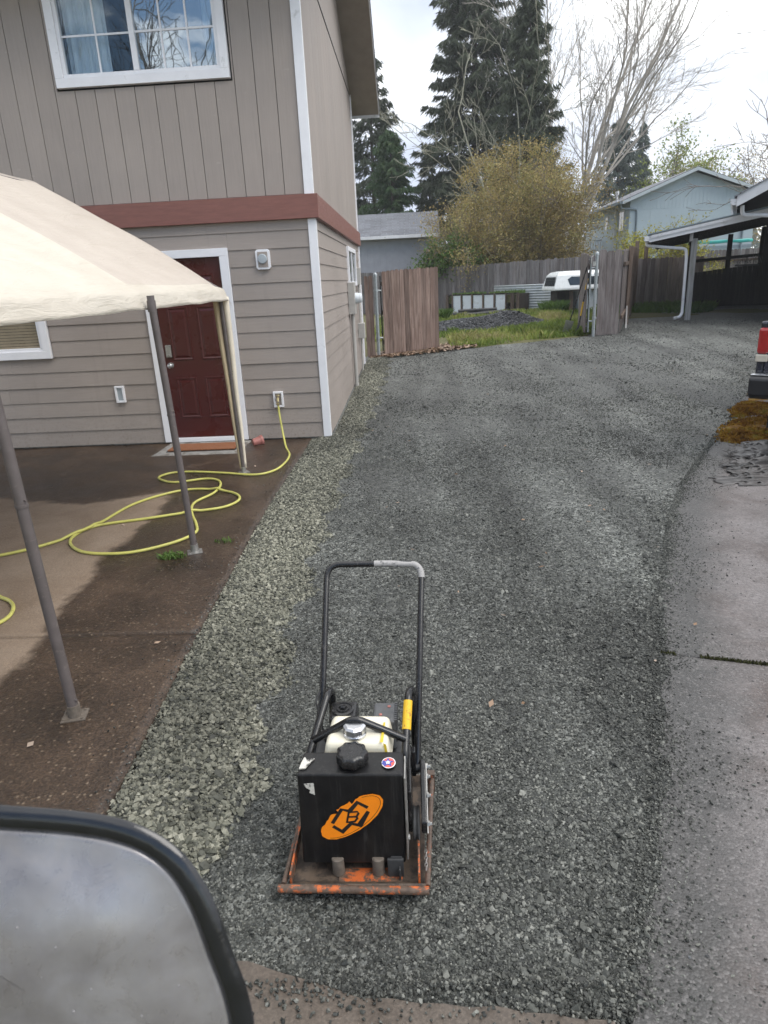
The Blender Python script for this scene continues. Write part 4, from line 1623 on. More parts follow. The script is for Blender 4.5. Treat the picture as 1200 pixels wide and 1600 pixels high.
# ------------------------------------------------------------------ things on the patio
HOSE = [(-1.612, WY - .075, .49), (-1.605, WY - .09, .36), (-1.57, 7.80, .14), (-1.50, 7.55, .035), (-1.40, 7.20), (-1.39, 6.84), (-1.45, 6.55), (-1.62, 6.42), (-1.96, 6.53), (-2.32, 6.62), (-2.52, 6.60), (-2.60, 6.46), (-2.52, 6.33), (-2.35, 6.24), (-2.1, 6.33), (-1.95, 6.27), (-1.87, 6.08), (-1.87, 5.83), (-1.96, 5.56), (-1.9, 5.29), (-1.77, 4.99), (-1.72, 4.79), (-1.83, 4.59), (-2.09, 4.42), (-2.4, 4.44), (-2.60, 4.60), (-2.68, 4.80), (-2.60, 5.03), (-2.24, 5.17), (-1.91, 5.31), (-1.66, 5.41), (-1.575, 5.62), (-1.70, 5.84), (-2.03, 5.98), (-2.28, 5.90), (-2.52, 5.56), (-2.63, 4.96), (-2.83, 4.62), (-3.13, 4.40), (-3.7, 4.15), (-3.9, 3.9), (-3.5, 3.75), (-2.79, 3.77), (-2.60, 3.71), (-2.49, 3.62), (-2.43, 3.50), (-2.43, 3.40), (-2.50, 3.30), (-2.8, 3.2), (-3.6, 3.1)]


def catmull(pts, sub=8, closed=False):
    P = [np.array(p, dtype=float) for p in pts]
    out = []
    n = len(P)
    for i in range(n - 1):
        p0, p1, p2, p3 = P[max(i - 1, 0)], P[i], P[i + 1], P[min(i + 2, n - 1)]
        for k in range(sub):
            t_ = k / sub
            out.append(.5 * ((2 * p1) + (-p0 + p2) * t_ + (2 * p0 - 5 * p1 + 4 * p2 - p3) * t_ ** 2 + (-p0 + 3 * p1 - 3 * p2 + p3) * t_ ** 3))
    out.append(P[-1])
    return out


hp = []
for i, p in enumerate(HOSE):
    z = p[2] if len(p) > 2 else .026
    hp.append((p[0], p[1], z))
hp = catmull(hp, 8)
# lift the later strand where it crosses an earlier one
acc = 0
out = []
for i, p in enumerate(hp):
    z = p[2]
    if i > 40:
        near = min((math.hypot(p[0] - q[0], p[1] - q[1]) for q in hp[30:max(31, i - 30)]), default=9)
        z += .020 * max(0, 1 - near / .07)
    out.append((p[0], p[1], z))
hose = thing('garden_hose', 'yellow garden hose looped across the patio from the wall tap', 'hose', (-2, 5, .012))
b = MB()
b.tube(out, .0115, 10)
obj('hose_tube', b, 'hose_yellow', hose, smooth=60)
b = MB()
b.tube([hp[0], hp[0] - np.array([0, -.002, .03])], .017, 12)
obj('hose_coupling', b, 'brass', hose, smooth=True)

mat_ = thing('door_mat', 'rust-brown coir door mat on the step below the red door', 'door mat', (-2.47, 7.62, .012))
b = MB()
b.box(-2.86, -2.08, 7.46, 7.78, .05, .066)
obj('mat_pile', b, 'coir', mat_, bevel=.004)
b = MB()
b.box(-2.87, -2.07, 7.45, 7.79, .044, .05)
obj('mat_backing', b, 'black_rubber', mat_)
b = MB()
vs = [(-3.05, 7.36, .0125), (-2.02, 7.36, .0125), (-1.98, 7.94, .0125), (-3.0, 7.94, .0125), (-2.98, 7.43, .043), (-2.04, 7.43, .043), (-2.0, 7.94, .043), (-2.98, 7.94, .043)]
b.add(vs, [(3, 2, 1, 0), (4, 5, 6, 7), (0, 1, 5, 4), (1, 2, 6, 5), (2, 3, 7, 6), (3, 0, 4, 7)])
st = obj('door_step', b, 'foundation', house)

M = Matrix.Translation((-1.87, 7.76, .012 + .055)) @ Matrix.Rotation(R(30), 4, 'Z') @ Matrix.Rotation(R(82), 4, 'Y')
b = MB()
b.lathe([(.040, -.06), (.042, -.058), (.054, .03), (.060, .032), (.062, .06), (.055, .06), (.05, .03), (.037, -.05)], 24, M)
pot = obj('flower_pot', b, 'terracotta', smooth=True)
tag(pot, 'small pink clay flower pot lying on its side by the wall', 'flower pot')


def tuft(name, cx, cy, z0, r, n, mat, h=.05, lab=None, cat='weed', group='weeds growing in the patio'):
    v, f, ti = [], [], []
    for _ in range(n):
        a = RNG.uniform(0, 6.28)
        d = r * math.sqrt(RNG.uniform(0, 1))
        x, y = cx + d * math.cos(a) * 1.4, cy + d * math.sin(a) * .7
        l = h * RNG.uniform(.5, 1.3)
        th = RNG.uniform(0, 6.28)
        lean = RNG.uniform(.2, 1.0)
        ux, uy = math.cos(th), math.sin(th)
        w_ = l * .16
        i = len(v)
        v += [(x - uy * w_ * .5, y + ux * w_ * .5, z0), (x + uy * w_ * .5, y - ux * w_ * .5, z0), (x + ux * l * lean * .6 + uy * w_, y + uy * l * lean * .6 - ux * w_, z0 + l * .6), (x + ux * l * lean, y + uy * l * lean, z0 + l * .75)]
        f.append((i, i + 1, i + 2, i + 3))
        ti.append(RNG.uniform(0, 1))
    o = np_mesh(name, v, f, mat, tint=ti)
    if lab:
        tag(o, lab, cat, group)
    return o


tuft('weed', -1.75, 4.34, .012, .075, 160, 'leaves_green', .04, 'green weed clump left of the middle canopy pole foot')
tuft('weed', -1.45, 4.62, .012, .055, 60, 'leaves_green', .03, 'small green weed right of the middle canopy pole foot')

# ------------------------------------------------------------------ plate compactor
comp = thing('plate_compactor', 'black and orange plate compactor with tall loop handle standing on the gravel', 'plate compactor', (-.235, 1.78, .004))
CM = ROOTM[comp.name]


def cob(name, mb, mat, parent=None, **k):
    mb.v = [tuple(CM @ Vector(p)) for p in mb.v]
    return obj(name, mb, mat, parent or comp, **k)


def arc(pts, r, n=6):
    """round the corners of a polyline"""
    P = [Vector(p) for p in pts]
    out = [P[0]]
    for i in range(1, len(P) - 1):
        a, b_, c = P[i - 1], P[i], P[i + 1]
        u, w_ = (a - b_), (c - b_)
        rr = min(r, u.length * .45, w_.length * .45)
        p0, p2 = b_ + u.normalized() * rr, b_ + w_.normalized() * rr
        for k in range(n + 1):
            t_ = k / n
            out.append(p0 * (1 - t_) ** 2 + b_ * 2 * t_ * (1 - t_) + p2 * t_ ** 2)
    out.append(P[-1])
    return out


# plate: a shallow trough, lips turned up front and back
b = MB()
sec = [(-.225, .055), (-.205, .022), (-.17, .002), (.18, .002), (.225, .03), (.245, .07)]
inn = [(-.218, .060), (-.198, .030), (-.165, .014), (.175, .014), (.217, .037), (.236, .073)]
xa, xb = -.205, .222
n = len(sec)
vs = [(xa, y, z) for y, z in sec] + [(xb, y, z) for y, z in sec] + [(xa, y, z) for y, z in inn] + [(xb, y, z) for y, z in inn]
fs = []
for i in range(n - 1):
    fs += [(i, i + 1, n + i + 1, n + i), (2 * n + i, 3 * n + i, 3 * n + i + 1, 2 * n + i + 1), (i, 2 * n + i, 2 * n + i + 1, i + 1), (n + i, n + i + 1, 3 * n + i + 1, 3 * n + i)]
fs += [(0, n, 3 * n, 2 * n), (n - 1, 3 * n - 1, 4 * n - 1, 2 * n - 1)]
b.add(vs, fs)
cob('base_plate', b, 'plate_rust', bevel=.002)
b = MB()
b.tube([(-.228, -.222, .046), (0, -.226, .046), (.232, -.232, .046)], .0125, 12)
cob('front_bar', b, 'orange_worn', smooth=True)
b = MB()
b.tube([(-.213, -.21, .05), (-.20, .0, .055), (-.185, .21, .075)], .008, 10)
b.tube([(.228, -.22, .05), (.24, .0, .06), (.255, .215, .085)], .0085, 10)
b.box(.238, .264, .20, .225, .03, .105)
cob('side_bar', b, 'orange_rubbed', smooth=True)
b = MB()
b.box(-.196, -.190, -.20, .20, .03, .075)
b.box(.200, .206, -.205, .02, .03, .085)
b.box(-.05, .15, -.20, -.12, .0145, .0175)
cob('deck_rib', b, 'orange_worn', bevel=.001)
# deck and rubber mounts under the engine
b = MB()
b.box(-.13, .15, -.11, .17, .085, .10)
b.box(-.10, .12, .02, .14, .014, .085)
cob('engine_deck', b, 'engine_dark', bevel=.003)
for (x, y) in ((-.052, -.135), (.075, -.135), (-.09, .12), (.11, .12)):
    b = MB()
    b.lathe([(.017, 0), (.0205, .004), (.019, .03), (.0205, .062), (.017, .066)], 14, Matrix.Translation((x, y, .015)))
    cob('rubber_mount', b, 'mount_dirty', smooth=True)
b = MB()
b.box(.105, .155, -.155, -.145, .016, .085)
b.box(.115, .15, -.150, -.11, .05, .085)
b.box(.14, .146, -.17, -.15, .016, .06)
cob('tank_bracket', b, 'engine_dark', bevel=.002)

# water tank: bevelled steel box, sloping top
TY = -.145
b = MB()
A = [(-.164, TY + .006, .056), (.162, TY + .006, .054), (.162, -.055, .07), (-.155, -.055, .07), (-.152, TY, .402), (.167, TY - .003, .400), (.165, -.055, .412), (-.143, -.055, .414)]
b.add(A, [(3, 2, 1, 0), (4, 5, 6, 7), (0, 1, 5, 4), (1, 2, 6, 5), (2, 3, 7, 6), (3, 0, 4, 7)])
tank = cob('water_tank', b, 'tank_black', bevel=.007, seg=3)
b = MB()
b.box(.1665, .172, -.15, -.05, .08, .39)
b.lathe([(.010, 0), (.010, .006), (.004, .008)], 6, frame((.17, -.1, .12), (0, 1, 0), (0, 0, 1)))
cob('tank_strap', b, 'steel_dull', bevel=.002)
b = MB()
lob = lambda a: 1 + .055 * math.cos(9 * a)
b.lathe([(.034, -.006), (.037, 0)], 40, Matrix.Translation((.012, -.098, .412)))
b.lathe([(.043, .002), (.0465, .006), (.0465, .030), (.044, .036), (.036, .039), (.034, .0365), (.004, .0365)], 54, Matrix.Translation((.012, -.098, .412)), lob)
cob('tank_cap', b, 'plastic_black', tank, smooth=50)


# decal on the face: worn orange oval with a black mark
def dm(px, py):
    return ((px - 512) / 4.44 / 476, -(py - 908) / 4.44 / 415)


DO = Vector((.0035, TY - .0012, .245))
tilt = math.atan2(TY - (TY + .006), .33)
MD = frame(DO, (1, -.008, 0), (0, -.018, 1))      # z of this frame points to -Y


def flat_poly(poly, lift, t_=.0006):
    q = MB()
    q.prism([(x, y) for x, y in poly], lift, lift + t_, MD)
    return q


rr_ = random.Random(3)
th = R(41)
ov = []
for k in range(96):
    a = 2 * PI * k / 96
    ex, ey = .122 * math.cos(a), .053 * math.sin(a)
    f_ = 1 + .012 * math.sin(a * 17) * rr_.random()
    if R(55) < a < R(140):
        f_ *= 1 - .10 * rr_.random() - (.16 if R(62) < a < R(70) or R(100) < a < R(106) else 0)
    x, y = ex * f_, ey * f_
    ov.append((x * math.cos(th) - y * math.sin(th) + .0, (x * math.sin(th) + y * math.cos(th)) * .98))
# a fan keeps the concave outline clean
q = MB()
vs = [MD @ Vector((0, 0, .0008))] + [MD @ Vector((x, y, .0008)) for x, y in ov]
q.add(vs, [(0, 1 + k, 1 + (k + 1) % 96) for k in range(96)])
decal = cob('logo_decal', q, 'decal_orange', tank, label='orange oval decal with a black angular mark around a letter B')


def stroke(pts, w_, lift):
    q = MB()
    P = [Vector((x, y, 0)) for x, y in pts]
    L_, R_ = [], []
    for i, p in enumerate(P):
        a = P[max(i - 1, 0)]
        c = P[min(i + 1, len(P) - 1)]
        d = (c - a).normalized()
        nrm = Vector((-d.y, d.x, 0))
        k = 1.0
        if 0 < i < len(P) - 1:
            d1 = (p - a).normalized()
            k = 1 / max(.5, abs(nrm.dot(Vector((-d1.y, d1.x, 0)))))
        L_.append(p + nrm * w_ / 2 * k)
        R_.append(p - nrm * w_ / 2 * k)
    m_ = len(P)
    vs = [MD @ (p + Vector((0, 0, lift))) for p in L_ + R_]
    q.add(vs, [(i, m_ + i, m_ + i + 1, i + 1) for i in range(m_ - 1)])
    return q


q = MB()
for pl in ([(383, 952), (450, 852), (500, 866), (556, 803), (620, 840)], [(386, 972), (445, 1012), (505, 953), (560, 966), (622, 866)]):
    s_ = stroke([dm(*p) for p in pl], .0112, .0016)
    q.add(s_.v, s_.f)
ring = [(.113 * math.cos(2 * PI * k / 60), .046 * math.sin(2 * PI * k / 60)) for k in range(33, 61)] + [(.113 * math.cos(2 * PI * k / 60), .046 * math.sin(2 * PI * k / 60)) for k in range(1, 9)]
ring = [(x * math.cos(th) - y * math.sin(th), x * math.sin(th) + y * math.cos(th)) for x, y in ring]
s_ = stroke(ring, .0014, .0016)
q.add(s_.v, s_.f)
# the letter
for pl in ([(478, 948), (497, 868)], [(494, 872), (552, 868), (558, 880), (544, 903), (488, 906)], [(544, 903), (548, 916), (530, 938), (476, 944)]):
    s_ = stroke([dm(*p) for p in pl], .0062, .0017)
    q.add(s_.v, s_.f)
cob('logo_mark', q, 'decal_black', decal)
q = MB()
for poly in ([(-.138, .128), (-.106, .130), (-.106, .085), (-.122, .094), (-.118, .104), (-.130, .112)],):
    q.prism(poly, .0006, .0012, MD)
cob('torn_label', q, 'label_white', tank)
MT = frame((0, -.1, .4125), (1, 0, -.006), (0, 1, .12))
q = MB()
q.prism([(-.147, -.028), (-.128, -.026), (-.120, -.010), (-.105, .012), (-.128, .006), (-.136, .02), (-.142, .0)], -.003, .0012, MT)
cob('torn_label', q, 'label_white', tank)
# round sticker: red field, white rim, blue star
MK = MT @ Matrix.Translation((.122, -.008, .0006))
q = MB()
q.lathe([(.021, 0), (.021, .0008)], 28, MK)
stk = cob('round_sticker', q, 'decal_white', tank)
q = MB()
q.lathe([(.0185, .0009), (.0185, .0014)], 28, MK)
cob('sticker_field', q, 'decal_red', stk)
star = []
for k in range(10):
    a = PI / 2 + k * PI / 5
    r_ = .0195 if k % 2 == 0 else .0085
    star.append((r_ * math.cos(a) - .002, r_ * math.sin(a)))
q = MB()
q.prism(star, .0015, .0019, MK)
q.prism([(-.0205, -.004), (-.010, -.016), (-.008, .004), (-.017, .009)], .0015, .0018, MK)
cob('sticker_star', q, 'decal_blue', stk)
q = MB()
q.prism([(x * .45 - .001, y * .45) for x, y in star], .002, .0023, MK)
cob('sticker_centre', q, 'decal_white', stk)

# engine: crankcase, cream fuel tank with chrome cap, air cleaner, muffler
b = MB()
b.box(-.085, .125, -.04, .16, .10, .27)
b.lathe([(.085, 0), (.09, .01), (.09, .05), (.075, .06)], 24, frame((-.085, .06, .2), (0, 0, 1), (0, 1, 0)))
eng = cob('engine_block', b, 'engine_dark', bevel=.006)
for k in range(6):
    b = MB()
    b.box(-.07, .12, -.045, .165, .275 + k * .009, .278 + k * .009)
    cob('cooling_fin', b, 'engine_dark', eng)
b = MB()
b.add([(-.092, -.052, .345), (.130, -.052, .345), (.135, .105, .345), (-.088, .105, .345), (-.075, -.045, .437), (.115, -.045, .432), (.120, .095, .438), (-.065, .095, .445)], [(3, 2, 1, 0), (4, 5, 6, 7), (0, 1, 5, 4), (1, 2, 6, 5), (2, 3, 7, 6), (3, 0, 4, 7)])
ft = cob('fuel_tank', b, 'fuel_tank_cream', bevel=.018, seg=4, smooth=60)
b = MB()
b.add([(.094, -.047, .438), (.104, -.046, .437), (.108, .05, .4405), (.102, .05, .4405)], [(0, 1, 2, 3)])
b.add([(.104, -.0475, .436), (.113, -.0475, .43), (.121, -.053, .37), (.115, -.054, .37)], [(3, 2, 1, 0)])
cob('fuel_stain', b, 'fuel_stain', ft)
b = MB()
hexw = lambda a: 1 + .045 * math.cos(8 * a)
b.lathe([(.036, -.004), (.037, .003), (.036, .006)], 32, Matrix.Translation((.014, -.002, .441)))
b.lathe([(.035, .006), (.037, .010), (.036, .026), (.029, .0335), (.004, .0335)], 8, Matrix.Translation((.014, -.002, .441)))
cob('fuel_cap', b, 'chrome', ft, bevel=.002)
b = MB()
b.box(-.080, .012, .075, .175, .30, .440)
ac = cob('air_cleaner', b, 'plastic_black', bevel=.012, seg=3)
b = MB()
MA = Matrix.Translation((-.036, .122, .440))
b.lathe([(.037, 0), (.037, .005), (.031, .007), (.029, .003), (.022, .003), (.020, .008), (.014, .008), (.012, .004)], 28, MA)
b.lathe([(.010, .004), (.011, .014), (.007, .018)], 6, MA)
b.box(-.044, -.028, .118, .126, .448, .459)
cob('cleaner_knob', b, 'plastic_black', ac, smooth=True)
b = MB()
b.box(.060, .140, .09, .20, .30, .415)
mf = cob('muffler', b, 'muffler_grey', bevel=.012, seg=3)
for k in range(10):
    b = MB()
    b.box(.134, .143, .095 + k * .0103, .1005 + k * .0103, .330, .4165)
    cob('shield_louvre', b, 'muffler_grey', mf)
for (x, y) in ((.088, .125), (.115, .17)):
    b = MB()
    b.lathe([(.006, 0), (.006, .003), (.002, .005)], 6, Matrix.Translation((x, y, .4145)))
    cob('shield_bolt', b, 'terracotta', mf)

# roll cage
b = MB()
b.tube(arc([(-.150, -.045, .10), (-.140, -.035, .36), (-.084, .135, .497), (-.078, .185, .475), (-.090, .20, .12)], .035), .0125, 12)
b.tube(arc([(.172, -.045, .10), (.168, -.035, .36), (.184, .135, .495), (.196, .185, .475), (.20, .20, .12)], .035), .0125, 12)
b.tube(arc([(-.121, .012, .405), (.0, .012, .478), (.028, .012, .478), (.170, .012, .405)], .03), .0125, 12)
b.tube([(-.145, .03, .105), (.175, .03, .105)], .010, 8)
cage = cob('roll_cage', b, 'black_paint', smooth=True)
b = MB()
p0, p1 = Vector((.1732, .018, .402)), Vector((.182, .112, .477))
b.tube([p0.lerp(p1, .22), p1], .0145, 14)
cob('grip_sleeve', b, 'yellow_sleeve', cage, smooth=True)

# extra engine bulk: fan shroud, carburettor, throttle cable, fuel line
b = MB()
b.box(-.13, -.075, -.02, .13, .12, .33)
b.box(.125, .165, .0, .15, .13, .30)
cob('fan_shroud', b, 'engine_dark', eng, bevel=.012, seg=3)
b = MB()
b.tube(arc([(-.10, .10, .33), (-.12, .14, .42), (-.135, .17, .44), (-.125, .24, .44)], .03), .0035, 6)
b.tube(arc([(-.09, -.045, .36), (-.13, -.05, .33), (-.14, -.02, .25), (-.10, .03, .2)], .03), .0045, 6)
b.tube(arc([(.14, -.05, .38), (.165, -.03, .30), (.16, .04, .2)], .03), .004, 6)
b.tube([(-.1235, .24, .44), (-.117, .40, .64), (-.114, .47, .73)], .003, 6)
cob('control_cable', b, 'black_rubber', eng, smooth=True)
for k in range(5):
    b = MB()
    x, z = (-.16, .11 + .07 * k) if k % 2 else (.168, .10 + .07 * k)
    b.lathe([(.006, 0), (.006, .004), (.003, .006)], 6, frame((x - .001, -.1 + .01 * k, z), (0, 1, 0), (0, 0, 1 if x > 0 else -1)))
    cob('tank_bolt', b, 'steel_dull', tank)

# loop handle
b = MB()
hl = arc([(-.150, .10, .22), (-.118, .24, .44), (-.110, .52, .795), (.242, .52, .79), (.218, .24, .44), (.204, .10, .22)], .055, 8)
b.tube(hl, .0112, 14)
hd = cob('loop_handle', b, 'black_paint', smooth=True)
b = MB()
tp = arc([(.06, .52, .7934), (.242, .52, .79), (.2415, .513, .781)], .05, 8)
tp = [p for p in arc([(-.110, .52, .795), (.242, .52, .79), (.218, .24, .44)], .055, 8) if p.x > .2 and p.z > .745]
b.tube([Vector((.065, .52, .7925)), Vector((.12, .52, .7918))] + tp, .0122, 14)
cob('worn_tape', b, 'white_tape', hd, smooth=True, label='pale worn tape on the right half of the handle bar')
for sx, x in ((-1, -.150), (1, .206)):
    b = MB()
    b.tube([(x - .012, .10, .22), (x + .02, .10, .22)], .016, 12)
    b.lathe([(.010, 0), (.010, .012), (.004, .014)], 6, frame((x + .02 * sx, .10, .22), (0, 1, 0), (0, 0, 1 if sx > 0 else -1)))
    cob('handle_pivot', b, 'black_rubber', smooth=True)

# belt guard with bolts, pulley, side bracket
b = MB()
pl = [(-.075, .11), (-.05, .085), (.05, .09), (.13, .16), (.14, .21), (.11, .245), (.06, .245), (-.01, .20), (-.075, .15)]
b.prism(pl, .214, .232, frame((0, 0, 0), (0, 1, 0), (0, 0, 1)))
bg_ = cob('belt_guard', b, 'black_paint', bevel=.004)
b = MB()
b.prism([(-.07, .105), (-.055, .10), (.105, .232), (.095, .242)], .2325, .236, frame((0, 0, 0), (0, 1, 0), (0, 0, 1)))
cob('guard_edge', b, 'steel_dull', bg_)
for (y, z) in ((-.045, .12), (.02, .175), (.10, .225), (.115, .17)):
    b = MB()
    b.lathe([(.009, 0), (.009, .007), (.005, .009), (.005, .014)], 6, frame((.2335, y, z), (0, 1, 0), (0, 0, 1)))
    cob('guard_bolt', b, 'steel_dull', bg_)
b = MB()
b.lathe([(.05, 0), (.054, .004), (.047, .011), (.054, .018), (.05, .022)], 24, frame((.186, -.03, .11), (0, 1, 0), (0, 0, 1)))
cob('pulley', b, 'engine_dark', smooth=True)
b = MB()
b.box(.175, .185, -.06, .17, .10, .26)
b.box(.186, .20, .08, .11, .2, .30)
cob('side_bracket', b, 'black_paint', bevel=.003)
b = MB()
lk = []
for k in range(6):
    c0 = Vector((.225, -.165 + k * .013, .062))
    ring_ = [c0 + Vector((.004 * math.cos(a) * (1 if k % 2 else .4), .009 * math.sin(a), .004 * math.cos(a) * (.4 if k % 2 else 1))) for a in [i * PI / 4 for i in range(8)]]
    b.tube(ring_, .0016, 5, closed=True)
cob('chain', b, 'steel_dull', smooth=True)

# ------------------------------------------------------------------ grey housing with black rim, close to the camera
A0, B0 = Vector((-.380, .469, 1.361)), Vector((-.244, .469, 1.337))
Ux = (B0 - A0).normalized()
fwd = Vector((-.0508, .9446, -.3231))
Nz = -(fwd - Ux * fwd.dot(Ux)).normalized()
Vy = Nz.cross(Ux)                       # roughly up
mirror = thing('mirror_housing', 'large rounded grey housing with glossy black rim, close in the lower left corner', 'vehicle mirror', tuple(A0 + Vy * -.2))
MM = frame(A0, Ux, Vy)


def mpx(px, py):
    """outline given as offsets from the first corner, metres"""
    dx, dy = (px - 0) * .00057, (py - 1257) * .00057
    c, s_ = math.cos(R(-7.8)), math.sin(R(-7.8))
    return (dx * c - dy * s_, -(dx * s_ + dy * c))


OUT = [(-330, 1228), (-160, 1243), (0, 1257), (110, 1266), (190, 1280), (250, 1306), (298, 1348), (335, 1412), (362, 1485), (385, 1548), (397, 1610), (394, 1680), (370, 1740), (310, 1790), (200, 1815), (0, 1830), (-200, 1830), (-330, 1800), (-400, 1700), (-420, 1500), (-400, 1300)]
oc = catmull([mpx(*p) for p in OUT] + [mpx(*OUT[0])], 5)[:-1]
oc = [np.array(p) for p in oc]
cen = sum(oc) / len(oc)
nrm = []
for i in range(len(oc)):
    d = oc[(i + 1) % len(oc)] - oc[i - 1]
    d /= np.linalg.norm(d)
    nrm.append(np.array([d[1], -d[0]]))
if (oc[10] - cen) @ nrm[10] > 0:
    nrm = [-q for q in nrm]
# rim: a rounded band around the outline
b = MB()
secr = [(.040, -.030), (.012, -.010), (.002, -.004), (.0, .0), (.002, .003), (.008, .0050), (.016, .0048), (.0205, .002), (.0215, -.004), (.0215, -.03)]
m_ = len(oc)
vs = []
for (ins, zz) in secr:
    for i in range(m_):
        p = oc[i] + nrm[i] * ins
        vs.append(MM @ Vector((p[0], p[1], zz)))
fs = []
for k in range(len(secr) - 1):
    for i in range(m_):
        fs.append((k * m_ + i, k * m_ + (i + 1) % m_, (k + 1) * m_ + (i + 1) % m_, (k + 1) * m_ + i))
b.add(vs, fs)
obj('housing_rim', b, 'rim_black', mirror, smooth=60)
# shell: a shallow dished face with a broad swelling
b = MB()
vs = []
levels = [(.0210, -.004), (.0230, -.0005), (.027, .0005), (.038, .002)]
for (ins, zz) in levels:
    for i in range(m_):
        p = oc[i] + nrm[i] * ins
        vs.append(MM @ Vector((p[0], p[1], zz + .004 * nz(p[0] * 9, p[1] * 9, 1, 8))))
last = len(levels)
for s_ in (.9, .75, .6, .45, .3, .15):
    for i in range(m_):
        p0_ = oc[i] + nrm[i] * .036
        p = cen + (p0_ - cen) * s_
        vs.append(MM @ Vector((p[0], p[1], .002 + .022 * (1 - s_ * s_) + .007 * (1 - s_) ** .5 * nz(p[0] * 7, p[1] * 7, 1, 8))))
fs = []
nl = last + 6
for k in range(nl - 1):
    for i in range(m_):
        fs.append((k * m_ + i, k * m_ + (i + 1) % m_, (k + 1) * m_ + (i + 1) % m_, (k + 1) * m_ + i))
vs.append(MM @ Vector((cen[0], cen[1], .0235)))
fs += [((nl - 1) * m_ + i, (nl - 1) * m_ + (i + 1) % m_, nl * m_) for i in range(m_)]
b.add(vs, fs)
obj('housing_shell', b, 'housing_grey', mirror, smooth=180)
b = MB()
rd_ = random.Random(8)
for k in range(26):
    a_, q_ = rd_.uniform(0, 6.28), .92 * math.sqrt(rd_.random())
    i = int(a_ / 6.283 * m_) % m_
    p = cen + (oc[i] + nrm[i] * .036 - cen) * q_
    zz = .002 + .022 * (1 - q_ * q_) + .007 * (1 - q_) ** .5 * nz(p[0] * 7, p[1] * 7, 1, 8)
    r_ = rd_.uniform(.0005, .0012)
    b.lathe([(r_, -.001), (r_ * .9, r_ * .35), (r_ * .5, r_ * .6), (r_ * .05, r_ * .68)], 8, MM @ Matrix.Translation((p[0], p[1], zz)))
wd = obj('water_drops', b, 'water_bead', mirror, smooth=180)
wd['kind'] = 'stuff'
b = MB()
vs = []
for zz, s_ in ((-.031, .78), (-.07, .7), (-.09, .45)):
    for i in range(m_):
        p = cen + (oc[i] - cen) * s_
        vs.append(MM @ Vector((p[0], p[1], zz)))
fs = []
for k in range(2):
    for i in range(m_):
        fs.append((k * m_ + i, k * m_ + (i + 1) % m_, (k + 1) * m_ + (i + 1) % m_, (k + 1) * m_ + i))
fs.append(tuple(2 * m_ + i for i in range(m_)))
b.add(vs, fs)
obj('housing_back', b, 'rim_black', mirror, smooth=60)
b = MB()
b.tube([MM @ Vector((-.1, -.2, -.05)), MM @ Vector((-.35, -.28, -.06)), MM @ Vector((-.9, -.5, -.02))], .02, 12)
obj('mounting_arm', b, 'rim_black', mirror, smooth=True)

# ------------------------------------------------------------------ pickup truck at the right edge (only its rear corner shows)
truck = thing('pickup_truck', 'dark navy pickup truck at the right edge, red tail lamp in view', 'pickup truck', (3.235, 6.62, .014), R(-38))
TM = ROOTM[truck.name]


def tob(name, mb, mat, parent=None, **k):
    mb.v = [tuple(TM @ Vector(p)) for p in mb.v]
    return obj(name, mb, mat, parent or truck, **k)


MX = frame((0, 0, 0), (0, 1, 0), (0, 0, 1))        # profile (y, z), extruded along +x
b = MB()
bedp = [(.0, .62), (.0, 1.26), (2.02, 1.28), (2.02, .5), (1.52, .5), (1.44, .78), (1.18, .90), (.92, .78), (.84, .55)]
b.prism(bedp, .0, .07, MX)
b.prism(bedp, 1.83, 1.90, MX)
b.box(.07, 1.83, .03, 2.02, .62, .68)
b.box(.07, 1.83, 1.96, 2.02, .68, 1.28)
tob('bed', b, 'truck_navy', bevel=.02)
b = MB()
b.box(.075, 1.825, -.012, .03, .66, 1.25)
b.box(.30, 1.6, -.018, -.012, .78, 1.12)
tg = tob('tailgate', b, 'truck_navy', bevel=.012)
b = MB()
b.box(.85, 1.05, -.03, -.018, 1.10, 1.17)
tob('tailgate_handle', b, 'black_rubber', tg, bevel=.006)
b = MB()
cab = [(2.05, .5), (2.05, 1.28), (2.15, 1.30), (2.35, 1.78), (3.35, 1.80), (3.95, 1.30), (5.05, 1.20), (5.30, .95), (5.30, .5), (4.75, .5), (4.67, .78), (4.41, .90), (4.15, .78), (4.07, .5)]
b.prism(cab, .0, 1.90, MX)
cb = tob('cab', b, 'truck_navy', bevel=.04, seg=3)
b = MB()
b.prism([(2.45, 1.34), (2.55, 1.70), (2.85, 1.71), (2.85, 1.34)], -.004, .0, MX)
b.prism([(2.92, 1.34), (2.92, 1.71), (3.30, 1.71), (3.68, 1.34)], -.004, .0, MX)
M = frame((.2, 2.17, 1.34), (1, 0, 0), (0, .2, .46))
b.prism([(0, 0), (1.5, 0), (1.4, .38), (.1, .38)], .003, .008, M)
tob('side_glass', b, 'smoked_glass', cb)
for x in (-.006, 1.80):
    b = MB()
    b.box(x, x + .106, -.022, .09, .965, 1.205)
    tl = tob('tail_lamp', b, 'lamp_red', bevel=.028, seg=4)
    b = MB()
    b.box(x - .002, x + .104, -.024, .088, .895, .962)
    tob('reverse_lens', b, 'lamp_clear', tl, bevel=.01)
b = MB()
pro = [(-.08, .555), (-.15, .60), (-.165, .75), (-.12, .785), (-.02, .785), (-.02, .57)]
b.prism(pro, -.012, 1.91, MX)
b.prism([(-.02, .60), (-.02, .77), (.20, .77), (.14, .60)], -.0125, .03, MX)
bp = tob('rear_bumper', b, 'bumper_black', bevel=.03, seg=4)
b = MB()
b.box(-.005, 1.90, -.135, -.025, .783, .792)
tob('bumper_top', b, 'chrome', bp, bevel=.003)
